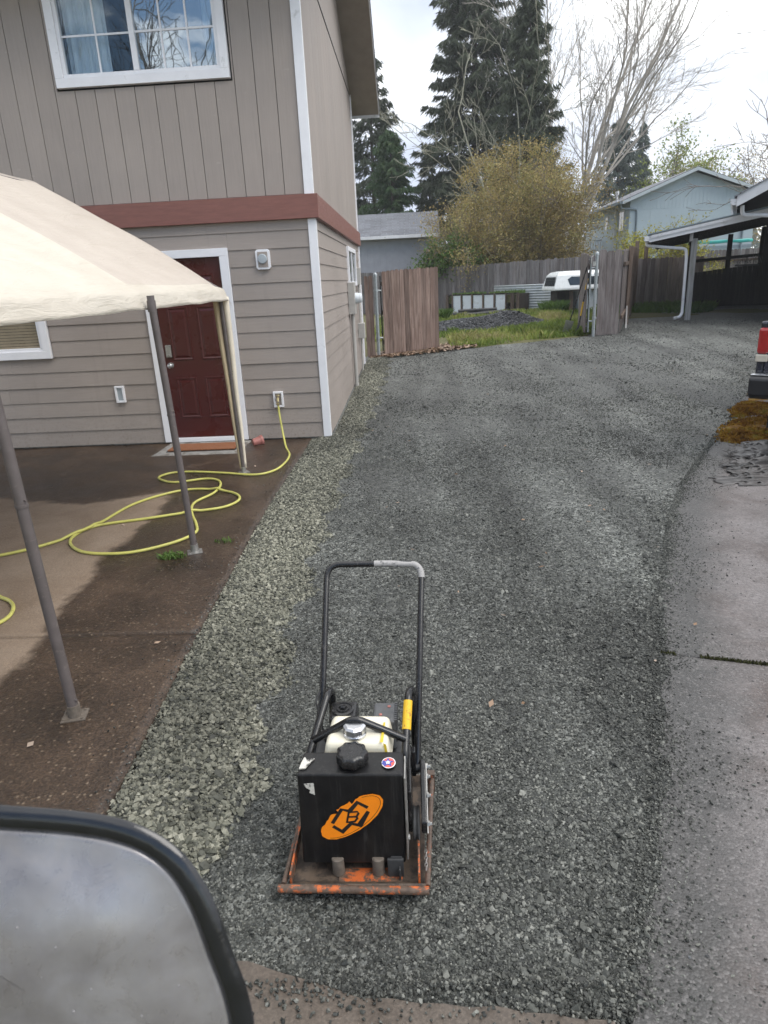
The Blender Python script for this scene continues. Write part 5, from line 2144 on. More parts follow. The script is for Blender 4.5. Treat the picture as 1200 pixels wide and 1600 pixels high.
for (x, y) in ((.0, 1.18), (1.62, 1.18), (.0, 4.41), (1.62, 4.41)):
    b = MB()
    M = frame((x + .02, y, .37), (0, 1, 0), (0, 0, 1))
    b.lathe([(.21, .0), (.335, .0), (.365, .03), (.372, .10), (.372, .16), (.365, .22), (.335, .25), (.21, .25)], 32, M)
    wh = tob('wheel', b, 'black_rubber', smooth=True)
    b = MB()
    b.lathe([(.20, .02), (.205, .04), (.17, .06), (.05, .05), (.03, .03)], 24, M)
    tob('rim', b, 'steel_dull', wh, smooth=True)
b = MB()
b.box(.02, .26, .74, .76, .12, .60)
tob('mud_flap', b, 'black_rubber')
b = MB()
b.box(.3, 1.6, .1, 5.0, .38, .60)
tob('chassis', b, 'black_rubber')

# ------------------------------------------------------------------ torn tarp, moss and debris beside the truck
tarp = thing('torn_tarp', 'heap of crumpled torn grey and black tarp on the concrete beside the truck', 'tarp', (3.4, 6.2, .012))
rt_ = random.Random(14)
for k in range(11):
    yc = 5.72 + .105 * k
    xa_, xb_ = 2.62 + .07 * k * .8 + rt_.uniform(-.05, .12), 4.35
    wd_ = rt_.uniform(.10, .20)
    nx_, ny_ = 56, 9
    ph = rt_.uniform(0, 50)
    v, f = [], []
    for i in range(nx_ + 1):
        u = i / nx_
        for j in range(ny_ + 1):
            q = j / ny_ * 2 - 1
            x = xa_ + (xb_ - xa_) * u + .05 * nz(u * 6, q * 2, 1, ph)
            y = yc + .10 * u + wd_ * (1 + .35 * nz(u * 5, 2, 1, ph + 3)) * q + .07 * nz(u * 4, 0, 1, ph + 7)
            hump = max(0, 1 - abs(q) ** 1.3)
            z = .012 + .004 * k + hump * (.012 + .075 * u) * (.6 + .7 * nz(u * 4, q, 1, ph + 11)) + .022 * abs(nz(u * 14, q * 3, 1, ph + 17)) * (.3 + u) + .012 * u * abs(nz(u * 30, q * 6, 1, ph))
            v.append((x, y, gh(x, y) + max(.012, z)))
    for i in range(nx_):
        for j in range(ny_):
            c_ = i * (ny_ + 1) + j
            if i < 10 and nz(i * .5, j * .6, 1, ph) > .15:
                continue
            f.append((c_, c_ + ny_ + 1, c_ + ny_ + 2, c_ + 1))
    o = np_mesh('fold', v, f, 'tarp_dark' if k % 3 == 1 else 'tarp', parent=tarp, smooth=True)
    o.modifiers.new('thick', 'SOLIDIFY').thickness = .004


def moss_patch(poly, h, lab, mat='moss'):
    xs_ = [p[0] for p in poly]
    ys_ = [p[1] for p in poly]
    st_ = .03
    v, f, ids = [], [], {}
    ni, nj = int((max(xs_) - min(xs_)) / st_) + 2, int((max(ys_) - min(ys_)) / st_) + 2

    def vid(i, j):
        if (i, j) not in ids:
            x, y = min(xs_) + i * st_, min(ys_) + j * st_
            d = sdist(x, y, poly) + .05 * nz(x, y, 6) + .03 * nz(x, y, 15)
            ids[(i, j)] = len(v)
            v.append((x, y, gh(x, y) + .008 + h * clampf(d / .14, -.3, 1) * (.8 + .9 * nz(x, y, 9, 2) + .6 * nz(x, y, 24, 2))))
        return ids[(i, j)]
    for i in range(ni):
        for j in range(nj):
            x, y = min(xs_) + (i + .5) * st_, min(ys_) + (j + .5) * st_
            if sdist(x, y, poly) + .05 * nz(x, y, 6) + .03 * nz(x, y, 15) > -.01:
                f.append((vid(i, j), vid(i + 1, j), vid(i + 1, j + 1), vid(i, j + 1)))
    o = np_mesh('moss', v, f, mat, smooth=True)
    tag(o, lab, kind='stuff')
    return o


moss_patch([(3.22, 7.15), (3.45, 6.85), (4.0, 6.7), (4.3, 7.4), (4.25, 8.15), (3.85, 8.1), (3.5, 7.75)], .022, 'thick orange-brown moss cushion on the concrete by the truck')
moss_patch([(3.85, 8.2), (4.35, 8.25), (4.6, 8.8), (4.3, 8.95), (4.0, 8.6)], .02, 'smaller orange moss patch further along the drive edge')
moss_patch([(4.35, 9.0), (4.8, 9.0), (5.0, 9.5), (4.6, 9.5)], .03, 'far orange moss patch at the drive edge')
v, f, ti = [], [], []
for i in range(2600):
    x = 1.16 + RNG.uniform(0, 1.9)
    if nz(x, 5.0, 5) < -.12:
        continue
    yc = 2.935 - .28 * clampf(x - 1.19, 0, 2.5) + RNG.normal(0, .006 + .004 * max(0, nz(x, 2, 9)))
    h_ = RNG.uniform(.004, .014) * (1.6 if RNG.uniform() < .05 else 1)
    a_ = RNG.uniform(0, 6.28)
    ux, uy = math.cos(a_) * .004, math.sin(a_) * .004
    k = len(v)
    v += [(x - ux, yc - uy, .004), (x + ux, yc + uy, .004), (x + ux * .6 + RNG.normal(0, .004), yc + RNG.normal(0, .004), .007 + h_), (x - ux * .6, yc - uy * .6, .006 + h_ * .7)]
    f.append((k, k + 1, k + 2, k + 3))
    ti.append(RNG.uniform(0, 1))
jm = np_mesh('joint_moss', v, f, 'joint_green', tint=ti)
tag(jm, 'line of dull green moss filling the joint between two concrete slabs', kind='stuff')
# fuzz on the moss cushions
v, f, ti = [], [], []
for poly in ([(3.22, 7.15), (3.45, 6.85), (4.0, 6.7), (4.3, 7.4), (4.25, 8.15), (3.85, 8.1), (3.5, 7.75)], [(3.85, 8.2), (4.35, 8.25), (4.6, 8.8), (4.3, 8.95), (4.0, 8.6)]):
    xs_ = [p[0] for p in poly]
    ys_ = [p[1] for p in poly]
    for i in range(9000):
        x, y = RNG.uniform(min(xs_) - .12, max(xs_) + .12), RNG.uniform(min(ys_) - .12, max(ys_) + .12)
        d = sdist(x, y, poly) + .06 * nz(x, y, 6) + .04 * nz(x, y, 15)
        if d < -.05 + .05 * RNG.uniform() or nz(x, y, 3.2, 8) < -.30:
            continue
        z0 = gh(x, y) + .008 + .030 * clampf(d / .14, -.1, 1)
        h_ = RNG.uniform(.008, .028)
        a_ = RNG.uniform(0, 6.28)
        ux, uy = math.cos(a_) * .009, math.sin(a_) * .009
        k = len(v)
        v += [(x - ux, y - uy, z0 - .01), (x + ux, y + uy, z0 - .01), (x + ux + RNG.normal(0, .01), y + uy + RNG.normal(0, .01), z0 + h_), (x - ux, y - uy, z0 + h_ * .6)]
        f.append((k, k + 1, k + 2, k + 3))
        ti.append(clampf(.42 + .7 * nz(x, y, 5, 3) + RNG.normal(0, .16), 0, 1))
tag(np_mesh('moss_fuzz', v, f, 'moss_fuzz', tint=ti), 'fuzzy orange and yellow-green moss stems on the cushions by the truck', kind='stuff')
tuft('weed', 3.95, 6.95, .03, .10, 120, 'grass_blades', .16, 'thin grass tuft growing by the truck tyre', 'weed', None)

# ------------------------------------------------------------------ fences and gates
rf = random.Random(21)


def board_mesh(mat, dog=True, k=0):
    """unit picket: width 1 (x), thickness 1 (y), height 1 (z), ears clipped"""
    c = .18
    r_ = random.Random(k)
    if dog:
        e = .018
        poly = [(-.5, 0), (.5, 0), (.5, 1 - e + r_.uniform(-.004, .003)), (.5 - c, 1), (-.5 + c, 1 + r_.uniform(-.003, .002)), (-.5, 1 - e)]
    else:
        poly = [(-.5, 0), (.5, 0), (.5, 1 + r_.uniform(-.003, .003)), (-.5, 1)]
    b = MB()
    b.prism(poly, -.5, .5, frame((0, 0, 0), (1, 0, 0), (0, 0, 1)))
    return mesh_of(b, mat, 'fence_board')


BM = {}
for mat in ('fence_grey', 'fence_brown', 'fence_mid', 'wood_dark'):
    BM[mat] = [board_mesh(mat, True, k) for k in range(4)]
    BM[mat + '_flat'] = [board_mesh(mat, False, k) for k in range(4)]


def boards(parent, p0, p1, h, w, mat, gap=.006, th=.018, lift=.04, hv=.015, sag=0.0, zf=gh, name='fence_board', flat=False, tiltv=.004):
    """pickets side by side from p0 to p1"""
    p0, p1 = Vector((p0[0], p0[1], 0)), Vector((p1[0], p1[1], 0))
    d = (p1 - p0)
    Ln = d.length
    d.normalize()
    ang = math.atan2(d.y, d.x)
    s = 0.0
    n = max(1, round(Ln / w))
    ww = Ln / n
    for i in range(n):
        c = p0 + d * (ww * (i + .5))
        hh = h(i / max(1, n - 1)) if callable(h) else h
        hh += rf.uniform(-hv, hv)
        z0 = zf(c.x, c.y) + lift
        M = Matrix.Translation((c.x, c.y, z0)) @ Matrix.Rotation(ang, 4, 'Z') @ Matrix.Translation((0, rf.uniform(-.003, .003), 0)) @ Matrix.Rotation(rf.uniform(-tiltv, tiltv), 4, 'Y') @ Matrix.Diagonal((ww - gap * rf.uniform(.4, 1.6), th, hh - lift, 1))
        place(name, rf.choice(BM[mat + ('_flat' if flat else '')]), parent, M)


def rails(parent, p0, p1, zs, mat, off, size=(.04, .085)):
    p0v, p1v = Vector((p0[0], p0[1], 0)), Vector((p1[0], p1[1], 0))
    d = (p1v - p0v)
    Ln = d.length
    d.normalize()
    nrm = Vector((-d.y, d.x, 0))
    for z in zs:
        a, c = p0v + nrm * off, p1v + nrm * off
        b = MB()
        za, zc = gh(a.x, a.y) + z, gh(c.x, c.y) + z
        u = nrm * size[0] / 2
        vs = []
        for q, zz in ((a, za), (c, zc)):
            vs += [q - u + Vector((0, 0, zz - size[1] / 2)), q + u + Vector((0, 0, zz - size[1] / 2)), q + u + Vector((0, 0, zz + size[1] / 2)), q - u + Vector((0, 0, zz + size[1] / 2))]
        b.add(vs, [(0, 1, 2, 3), (7, 6, 5, 4), (0, 4, 5, 1), (1, 5, 6, 2), (2, 6, 7, 3), (3, 7, 4, 0)])
        obj('rail', b, mat, parent)


# short stub beside the house
st = thing('wood_fence', 'short brown board fence stub between the house wall and the left gate post', 'fence', (-.98, 15.35, .18))
boards(st, (-1.02, 15.32), (-.84, 15.36), lambda q: 1.74 - .02 * q, .092, 'fence_brown', lift=.03)
rails(st, (-1.02, 15.32), (-.84, 15.36), (.4, 1.4), 'wood_brown', .04)

# galvanised gate posts
for (x, y, h_, lab) in ((-.77, 15.44, 1.76, 'galvanized steel post holding the left brown gate'), (4.35, 16.97, 1.88, 'galvanized steel post holding the right gate')):
    z0 = gh(x, y)
    gp = thing('gate_post', lab, 'gate post', (x, y, z0), group=None)
    b = MB()
    b.tube([(x, y, z0 - .2), (x, y, z0 + h_ - .04)], .037, 16)
    obj('post', b, 'galvanized', gp, smooth=True)
    b = MB()
    b.lathe([(.043, h_ - .06), (.044, h_ - .02), (.036, h_ + .01), (.018, h_ + .03), (.003, h_ + .036)], 16, Matrix.Translation((x, y, z0)))
    obj('cap', b, 'galvanized', gp, smooth=True)
    for q in (.42, 1.42):
        b = MB()
        b.lathe([(.046, q - .03), (.046, q + .03)], 14, Matrix.Translation((x, y, z0)))
        b.tube([(x, y, z0 + q), (x + .11, y + .03, z0 + q)], .016, 8)
        obj('hinge', b, 'galvanized', gp, smooth=True)

# left gate leaf
G0, G1 = (-.645, 15.55), (.62, 16.42)
gl = thing('wood_gate', 'open brown board gate leaf standing left of the yard entrance', 'gate', (-.645, 15.55, gh(*G0)))
boards(gl, G0, G1, lambda q: 1.80 + .05 * q + .02 * math.sin(q * 5), .118, 'fence_brown', gap=.006, lift=.05, hv=.012)
rails(gl, G0, G1, (.30, .95, 1.55), 'wood_brown', .045)
b = MB()
for (q, z0_, z1_) in ((G0, .12, 1.72),):
    z = gh(*q)
    b.tube([(q[0] - .03, q[1] + .03, z + z0_), (q[0] - .03, q[1] + .03, z + z1_)], .016, 10)
za, zb = gh(*G0), gh(*G1)
b.tube([(G0[0], G0[1] + .09, za + 1.65), (G1[0], G1[1] + .09, zb + 1.68)], .016, 8)
b.tube([(G0[0], G0[1] + .09, za + .2), (G1[0], G1[1] + .09, zb + .2)], .016, 8)
obj('gate_frame', b, 'black_paint', gl, smooth=True)

# right gate leaf swung into the yard, seen nearly edge-on
G2, G3 = (4.17, 17.05), (4.40, 18.75)
gr = thing('wood_gate', 'weathered gate leaf swung open into the yard, seen edge-on by the right post', 'gate', (G2[0], G2[1], gh(*G2)))
boards(gr, G2, G3, 1.88, .14, 'fence_mid', lift=.08)
rails(gr, G2, G3, (.35, 1.6), 'wood_brown', -.04)
b = MB()
z = gh(*G2)
b.tube([(4.235, 17.02, z + .1), (4.235, 17.02, z + 1.75)], .016, 10)
b.tube([(4.235, 17.02, z + 1.75), (4.46, 18.75, z + 1.78)], .016, 8)
b.tube([(4.235, 17.02, z + .2), (4.46, 18.75, z + .22)], .016, 8)
b.tube([(4.235, 17.02, z + 1.55), (4.35, 16.97, z + 1.55)], .02, 8)
b.tube([(4.235, 17.02, z + .35), (4.35, 16.97, z + .35)], .02, 8)
obj('gate_frame', b, 'galvanized', gr, smooth=True)
b = MB()
b.box(4.205, 4.222, 17.03, 17.06, z + .08, z + 1.78)
obj('gate_stile', b, 'black_rubber', gr)
b = MB()
b.box(4.26, 4.32, 16.93, 16.96, z + 1.60, z + 1.70)
b.tube([(4.22, 16.95, z + 1.66), (4.22, 16.95, z + 1.80), (4.26, 16.94, z + 1.83)], .012, 8)
obj('latch', b, 'steel_dull', gr, smooth=True)

# right fence: three wide boards, then a long run back to the corner
f1 = thing('wood_fence', 'three wide weathered boards right of the steel gate post', 'fence', (4.45, 16.97, gh(4.45, 16.97)))
boards(f1, (4.41, 16.98), (4.92, 16.92), lambda q: 1.93 - .02 * q, .17, 'fence_mid', lift=.02, hv=.02, th=.022)
rails(f1, (4.41, 16.98), (4.92, 16.92), (.4, 1.6), 'wood_brown', .045)
f2 = thing('wood_fence', 'long grey board fence running back from the right gate toward the carport', 'fence', (4.95, 17, gh(4.95, 17)))
FA, FB = (4.96, 16.98), (7.95, 25.9)
boards(f2, FA, FB, lambda q: 1.92 - .05 * q, .145, 'fence_mid', lift=.03)
rails(f2, FA, FB, (.4, 1.6), 'wood_brown', -.04)
for q in (.25, .5, .75, 1.0):
    x, y = FA[0] + (FB[0] - FA[0]) * q + .09, FA[1] + (FB[1] - FA[1]) * q
    b = MB()
    b.box(x - .045, x + .045, y - .045, y + .045, gh(x, y) - .2, gh(x, y) + 1.98)
    obj('fence_post', b, 'wood_brown', f2)
b = MB()
z = gh(5.6, 18.6)
b.tube([(5.25, 17.4, z + .04), (6.2, 20.6, z + .85)], .025, 4)
obj('brace', b, 'post_grey', f2)

# back fence
K0, K1 = (-3.2, 33.8), (7.95, 26.1)
f3 = thing('wood_fence', 'long pale grey board fence across the back of the yard', 'fence', (2.5, 29.9, .42))
boards(f3, K0, K1, 1.86, .142, 'fence_grey', lift=.02, hv=.025)
rails(f3, K0, K1, (.35, 1.05, 1.62), 'wood_brown', .05)
# fence behind the carport
f4 = thing('wood_fence', 'brown-grey board fence between the corner and the carport post', 'fence', (9, 26, .47))
boards(f4, (8.0, 26.1), (10.4, 25.9), 1.66, .15, 'fence_mid', lift=.02)
rails(f4, (8.0, 26.1), (10.4, 25.9), (.35, 1.4), 'wood_brown', .05)
for x in (8.12, 8.45):
    b = MB()
    b.box(x - .06, x + .06, 26.18, 26.26, .4, 2.75 - (x - 8.1) * .6)
    obj('fence_post', b, 'wood_brown', f4)
f5 = thing('wood_fence', 'pale board fence seen through the gap at the back of the carport', 'fence', (13, 32, .47))
boards(f5, (11.0, 32.4), (15.5, 31.6), 1.95, .15, 'fence_grey', lift=.02)
rails(f5, (11.0, 32.4), (15.5, 31.6), (.5, 1.5), 'wood_brown', -.04)
b = MB()
b.box(11.0, 15.6, 31.75, 31.80, 2.5, 2.62, )
tt = MB()
vs = []
for i in range(25):
    x = 10.6 + i * .2
    for (yy, zz) in ((33.2, 2.72), (33.25, 2.84), (33.9, 2.88)):
        vs.append((x, yy, zz + .012 * math.sin(i * 1.1)))
tt.add(vs, [(3 * i + k, 3 * i + 3 + k, 3 * i + 4 + k, 3 * i + 1 + k) for i in range(24) for k in range(2)])
o = obj('tarp_cover', tt, 'teal_tarp', smooth=True)
o.modifiers.new('thick', 'SOLIDIFY').thickness = .01
tag(o, 'bright teal tarp stretched behind the carport', 'tarp')

# ------------------------------------------------------------------ things in the back yard


def bed_pt(q, off=0.0):
    a, c = Vector((1.46, 29.6, 0)), Vector((4.13, 27.45, 0))
    d = (c - a).normalized()
    n_ = Vector((-d.y, d.x, 0))
    return a + (c - a) * q + n_ * off


rb = thing('raised_bed', 'raised garden bed of brown wood with five white panels', 'raised bed', tuple(bed_pt(.5)))
a0, a1 = bed_pt(0), bed_pt(1)
ang = math.atan2(a1.y - a0.y, a1.x - a0.x)
Lb = (a1 - a0).length
MBD = Matrix.Translation((a0.x, a0.y, gh(a0.x, a0.y))) @ Matrix.Rotation(ang, 4, 'Z')
b = MB()
b.box(0, Lb, -.03, .03, .72, .77, MBD)
b.box(0, Lb, -.03, .03, 0, .05, MBD)
b.box(0, .06, .03, .9, .0, .74, MBD)
b.box(Lb - .06, Lb, .03, .9, .0, .74, MBD)
b.box(0, Lb, .84, .9, .0, .74, MBD)
obj('bed_frame', b, 'wood_dark', rb)
for i, q in enumerate((0.0, .085, .215, .365, .52, .675, .83, .90, .975)):
    b = MB()
    w_ = .12 if i in (0, 8) else (.16 if i == 7 else .06)
    b.box(q * Lb, q * Lb + w_, -.05, -.031, -.02, .76, MBD)
    obj('stake', b, 'wood_brown', rb)
for (qa, qb) in ((.10, .212), (.24, .362), (.39, .517), (.545, .672), (.70, .828)):
    b = MB()
    b.box(qa * Lb, qb * Lb, -.012, -.004, .05, .715, MBD)
    obj('panel', b, 'panel_white', rb)
b = MB()
b.box(.06, Lb - .06, .03, .84, .4, .68, MBD)
obj('bed_soil', b, 'yard_soil', rb)

# corrugated sheet on the fence
cs = MB()
c0, c1 = Vector((3.35, 28.95, 0)), Vector((6.0, 27.12, 0))
d = (c1 - c0)
nn = 90
vs = []
nrm_ = Vector((d.y, -d.x, 0)).normalized()
rows_ = 100
for i in range(rows_ + 1):
    z = .50 + .92 * i / rows_
    o_ = nrm_ * (.022 * math.sin(i / rows_ * 2 * PI * 9.5))
    for q in (c0, c1):
        vs.append(q + o_ + Vector((0, 0, z)))
cs.add(vs, [(2 * i, 2 * i + 1, 2 * i + 3, 2 * i + 2) for i in range(rows_)])
o = obj('corrugated_sheet', cs, 'corrugated', smooth=60)
o.modifiers.new('thick', 'SOLIDIFY').thickness = .003
tag(o, 'corrugated metal sheet standing against the back fence', 'metal sheet')

# white truck cap on a pallet stack
cap = thing('truck_cap', 'white fibreglass truck bed cap with dark windows resting on wood blocks', 'truck cap', (6.3, 25.6, .47))
MC = Matrix.Translation((5.0, 25.0, 1.20)) @ Matrix.Rotation(R(7), 4, 'Z')
b = MB()
Lc, Wc = 2.3, 1.5
vs = []
for (z, i0, i1, j) in ((0, 0, 0, 0), (.08, .0, 0, 0), (.50, .13, .1, .12), (.60, .22, .2, .22), (.64, .45, .4, .4)):
    vs += [(i0, j, z), (Lc - i1, j, z), (Lc - i1, Wc - j, z), (i0, Wc - j, z)]
fs = [(3, 2, 1, 0), (16, 17, 18, 19)]
for k in range(4):
    for j in range(4):
        fs.append((k * 4 + j, k * 4 + (j + 1) % 4, k * 4 + 4 + (j + 1) % 4, k * 4 + 4 + j))
b.add([MC @ Vector(p) for p in vs], fs)
obj('cap_shell', b, 'cap_white', cap, bevel=.03, seg=3)
M2 = MC @ frame((.0, .018, .10), (1, 0, 0), (0, .10, .42))
b = MB()
b.prism([(.55, .06), (2.0, .06), (1.95, .33), (.62, .36), (.48, .27)], .004, .016, M2)
obj('side_window', b, 'smoked_glass', cap, bevel=.01)
M3 = MC @ frame((.018, 1.32, .10), (0, -1, 0), (.09, 0, .42))
b = MB()
b.prism([(.05, .05), (1.2, .05), (1.12, .36), (.12, .36)], .002, .012, M3)
fwn = obj('front_window', b, 'smoked_glass', cap, bevel=.01)
b = MB()
for k in range(6):
    b.box(.1 + k * .19, .115 + k * .19, .05, .36, .013, .02, M3)
for k in range(4):
    b.box(.06, 1.18, .08 + k * .08, .09 + k * .08, .0131, .0195, M3)
obj('window_grille', b, 'black_rubber', fwn)
for (xx, yy, sx, sy, h_, mat, nm, lab, cat) in ((5.14, 25.25, .6, .8, .72, 'wood_dark', 'wood_crate', 'dark wooden crate under the left end of the white truck cap', 'crate'), (5.92, 25.3, .9, .8, .70, 'panel_white', 'storage_box', 'pale blue-white box under the middle of the truck cap', 'box')):
    M = Matrix.Translation((xx, yy, .46)) @ Matrix.Rotation(R(7), 4, 'Z')
    t_ = thing(nm, lab, cat, (xx, yy, .46))
    if nm == 'wood_crate':
        b = MB()
        b.box(.03, sx - .03, .03, sy, 0, h_, M)
        obj('crate_body', b, 'wood_dark', t_)
        for k in range(4):
            b = MB()
            b.box(k * sx / 4 + .004, (k + 1) * sx / 4 - .012, 0, .025, .02, h_ - .02 * (k % 2), M)
            obj('slat', b, 'wood_brown' if k == 3 else 'wood_dark', t_)
    else:
        b = MB()
        b.box(.0, sx, .0, sy, 0, h_ - .1, M)
        obj('box_body', b, 'panel_white', t_, bevel=.015)
        b = MB()
        b.box(-.015, sx + .015, -.015, sy + .015, h_ - .099, h_, M)
        obj('box_lid', b, 'panel_white', t_, bevel=.012)
# blocks carrying the right end, hidden by the gate from here
M = Matrix.Translation((6.95, 25.4, .46)) @ Matrix.Rotation(R(7), 4, 'Z')
b = MB()
b.box(0, .25, 0, .9, 0, .73, M)
tag(obj('wood_block', b, 'wood_brown'), 'stacked wood block under the right end of the truck cap behind the gate', 'wood block')

# black drain pipes lying in front of the bed
for (p0, p1, r_, lab) in (((1.5, 26.9, .09), (3.45, 26.5, .10), .075, 'long black corrugated drain pipe lying nearest the raised bed'), ((1.9, 26.2, .08), (3.6, 26.55, .09), .07, 'second black drain pipe lying in front of the raised bed'), ((1.75, 26.6, .22), (3.2, 26.75, .20), .06, 'black drain pipe resting on top of the other two')):
    b = MB()
    pts, rr = [], []
    for i in range(61):
        q = i / 60
        x = p0[0] + (p1[0] - p0[0]) * q
        y = p0[1] + (p1[1] - p0[1]) * q + .04 * math.sin(q * 5)
        pts.append((x, y, gh(x, y) + p0[2] + (p1[2] - p0[2]) * q))
        rr.append(r_ * (1 if i % 2 else .88))
    b.tube(pts, rr, 12)
    tag(obj('drain_pipe', b, 'black_rubber', smooth=60), lab, 'pipe', 'black pipes by the raised bed')

# shovel and pick leaning on the gate
for kind, p0, p1, lab in (('shovel', (4.02, 17.62), (4.16, 17.14), 'long dark-handled shovel leaning on the open gate'), ('digging_fork', (4.10, 17.42), (4.21, 17.22), 'yellow and black handled digging tool leaning beside the shovel')):
    z0 = gh(*p0)
    t_ = thing(kind, lab, 'garden tool', (p0[0], p0[1], z0))
    A_, B_ = Vector((p0[0], p0[1], z0 + .02)), Vector((p1[0], p1[1], z0 + (1.55 if kind == 'shovel' else 1.40)))
    if kind == 'shovel':
        A_ = Vector((3.82, 17.55, z0 + .02))
        B_ = Vector((4.19, 17.12, z0 + 1.66))
        b = MB()
        b.tube([A_ + (B_ - A_) * .2, B_], .016, 10)
        obj('handle', b, 'black_paint', t_, smooth=True)
        b = MB()
        q = A_ + (B_ - A_) * .2
        d = (B_ - A_).normalized()
        sdv = d.cross(Vector((0, -1, 0))).normalized()
        vs = [q - sdv * .10, q + sdv * .10, A_ + sdv * .09 + d * .05, A_ - d * .01, A_ - sdv * .09 + d * .05]
        vs2 = [p + Vector((0, .006, 0)) for p in vs]
        b.add(vs + vs2, [(0, 1, 2, 3, 4), (9, 8, 7, 6, 5)] + [(k, (k + 1) % 5, 5 + (k + 1) % 5, 5 + k) for k in range(5)])
        obj('blade', b, 'steel_dull', t_)
    else:
        A_ = Vector((4.06, 17.36, z0 + .02))
        B_ = Vector((4.22, 17.16, z0 + 1.42))
        b = MB()
        b.tube([A_ + (B_ - A_) * .32, A_ + (B_ - A_) * .55], .019, 10)
        b.tube([A_ + (B_ - A_) * .75, A_ + (B_ - A_) * .93], .019, 10)
        obj('grip', b, 'yellow_sleeve', t_, smooth=True, label='worn yellow sections of the handle')
        b = MB()
        b.tube([A_ + (B_ - A_) * .18, B_], .015, 10)
        b.tube(arc([B_, B_ + Vector((.05, .02, .10)), B_ + Vector((-.03, -.02, .16)), B_ + Vector((-.05, -.02, .06)), B_], .03), .012, 8)
        obj('handle', b, 'black_paint', t_, smooth=True)
        b = MB()
        b.tube([A_ + (B_ - A_) * .2, A_ + (B_ - A_) * .1 + Vector((-.02, -.02, 0)), A_ + Vector((-.05, -.03, 0))], [.022, .03, .012], 8)
        obj('head', b, 'engine_dark', t_, smooth=True)

# gravel pile
n = 26000
u = RNG.normal(0, 1, (n, 2))
x = 2.05 + u[:, 0] * .85
y = 21.35 + u[:, 1] * .75 + .1 * u[:, 0]
cen_ = [(1.0, 21.2, .13, .8), (2.1, 20.9, .17, .7), (3.05, 21.6, .34, .5), (1.6, 22.3, .12, .8)]


def pile_h(x, y):
    return sum(a * np.exp(-((x - cx) ** 2 + (y - cy) ** 2) / (2 * s_ * s_)) for cx, cy, a, s_ in cen_)


hgt = pile_h(x, y)
ok = hgt > .03
z = vgh(x, y) + hgt * RNG.uniform(.55, 1.0, n)
xs_ = np.arange(-.4, 4.6, .1)
ys_ = np.arange(19.2, 24.2, .1)
pm = grid_sheet('gravel_pile_core', xs_, ys_, lambda a, c: gh(a, c) - .035 + float(pile_h(a, c)) * .9, 'pile_core')
tag(pm, 'low dark mound under the loose gravel heap in the yard', kind='stuff')
s = RNG.uniform(.022, .055, n)
stones('gravel_pile', np.stack([x, y, z], 1)[ok], s[ok], 'stone_dark', 'heap of dark wet gravel on the grass inside the gate', .7, .6)

# ------------------------------------------------------------------ grass, litter, weeds
def blades(name, x, y, h, mat, label, wd=.012, parent=None, tint=None, zoff=0):
    n = len(x)
    z = vgh(x, y) + (0.02 * 0) + zoff
    th = RNG.uniform(0, 6.28, n)
    ln = RNG.uniform(.1, .8, n) * h
    th2 = RNG.uniform(0, 6.28, n)
    w_ = wd * RNG.uniform(.6, 1.4, n)
    base = np.stack([x, y, z - .02], 1)
    sd_ = np.stack([np.cos(th2) * w_, np.sin(th2) * w_, np.zeros(n)], 1)
    mid = base + np.stack([np.cos(th) * ln * .35, np.sin(th) * ln * .35, h * .62], 1)
    tip = base + np.stack([np.cos(th) * ln, np.sin(th) * ln, h], 1)
    v = np.stack([base - sd_, base + sd_, mid + sd_ * .7, tip], 1).reshape(-1, 3)
    f = np.arange(n * 4).reshape(n, 4)
    ti = np.clip(.45 + .9 * patchy(x, y, .8, 4) + RNG.normal(0, .18, n), 0, 1) if tint is None else tint
    o = np_mesh(name, v, f, mat, tint=ti)
    return tag(o, label, kind='stuff')


n = 60000
y = 16.2 + 13.5 * RNG.beta(1.0, 1.9, n)
x = RNG.uniform(-1.2, 8.2, n)
line = 15.75 + (x + .66) * .33
inpile = pile_h(x, y) > .055
ok = (y > line + .12 * np.sin(x * 3)) & (~inpile) & (x < 4.3 + (y - 17) * .36)
ok &= ~((x < .9) & (y < 18.6))
sparse = patchy(x, y, .7, 9)
ok &= RNG.uniform(0, 1, n) < np.clip(.75 + 1.4 * sparse + .3 * (x > 3), .1, 1)
x, y = x[ok], y[ok]
blades('grass', x, y, RNG.uniform(.05, .17, len(x)) * np.where(patchy(x, y, 1.2, 2) > .15, 1.5, 1), 'grass_blades', 'patchy green and straw coloured grass of the yard', .014)
# strip along the carport fence
n = 5000
x = RNG.uniform(6.6, 10.3, n)
y = RNG.uniform(21.5, 25.8, n)
ok = (y > 22.2 + .5 * np.sin(x * 2)) & (x < 8.2 + (y - 20) * .5)
blades('grass', x[ok], y[ok], RNG.uniform(.08, .28, ok.sum()), 'leaves_green', 'dark green grass along the fence beside the carport', .02)
# grass on the raised bed and a clump by the sheet
n = 1500
q = RNG.uniform(.03, .95, n)
x = 1.46 + 2.67 * q + RNG.uniform(.05, .5, n)
y = 29.6 - 2.15 * q + RNG.uniform(.1, .6, n)
ok = (q < .42) | (q > .6)
blades('bed_grass', x[ok], y[ok], RNG.uniform(.05, .16, ok.sum()), 'leaves_green', 'grass growing on top of the raised bed', .02, zoff=.70)
for (cx, cy, r_, h_, lab) in ((4.95, 24.9, .42, .5, 'bushy green weed clump in front of the corrugated sheet'), (1.0, 25.6, .3, .45, 'green weed clump left of the raised bed')):
    n = 900
    a = RNG.uniform(0, 6.28, n)
    d = r_ * np.sqrt(RNG.uniform(0, 1, n))
    o = blades('weed_clump', cx + d * np.cos(a), cy + d * np.sin(a), h_ * RNG.uniform(.4, 1, n), 'leaves_green', lab, .018)
    del o['kind']
    tag(o, lab, 'weed')

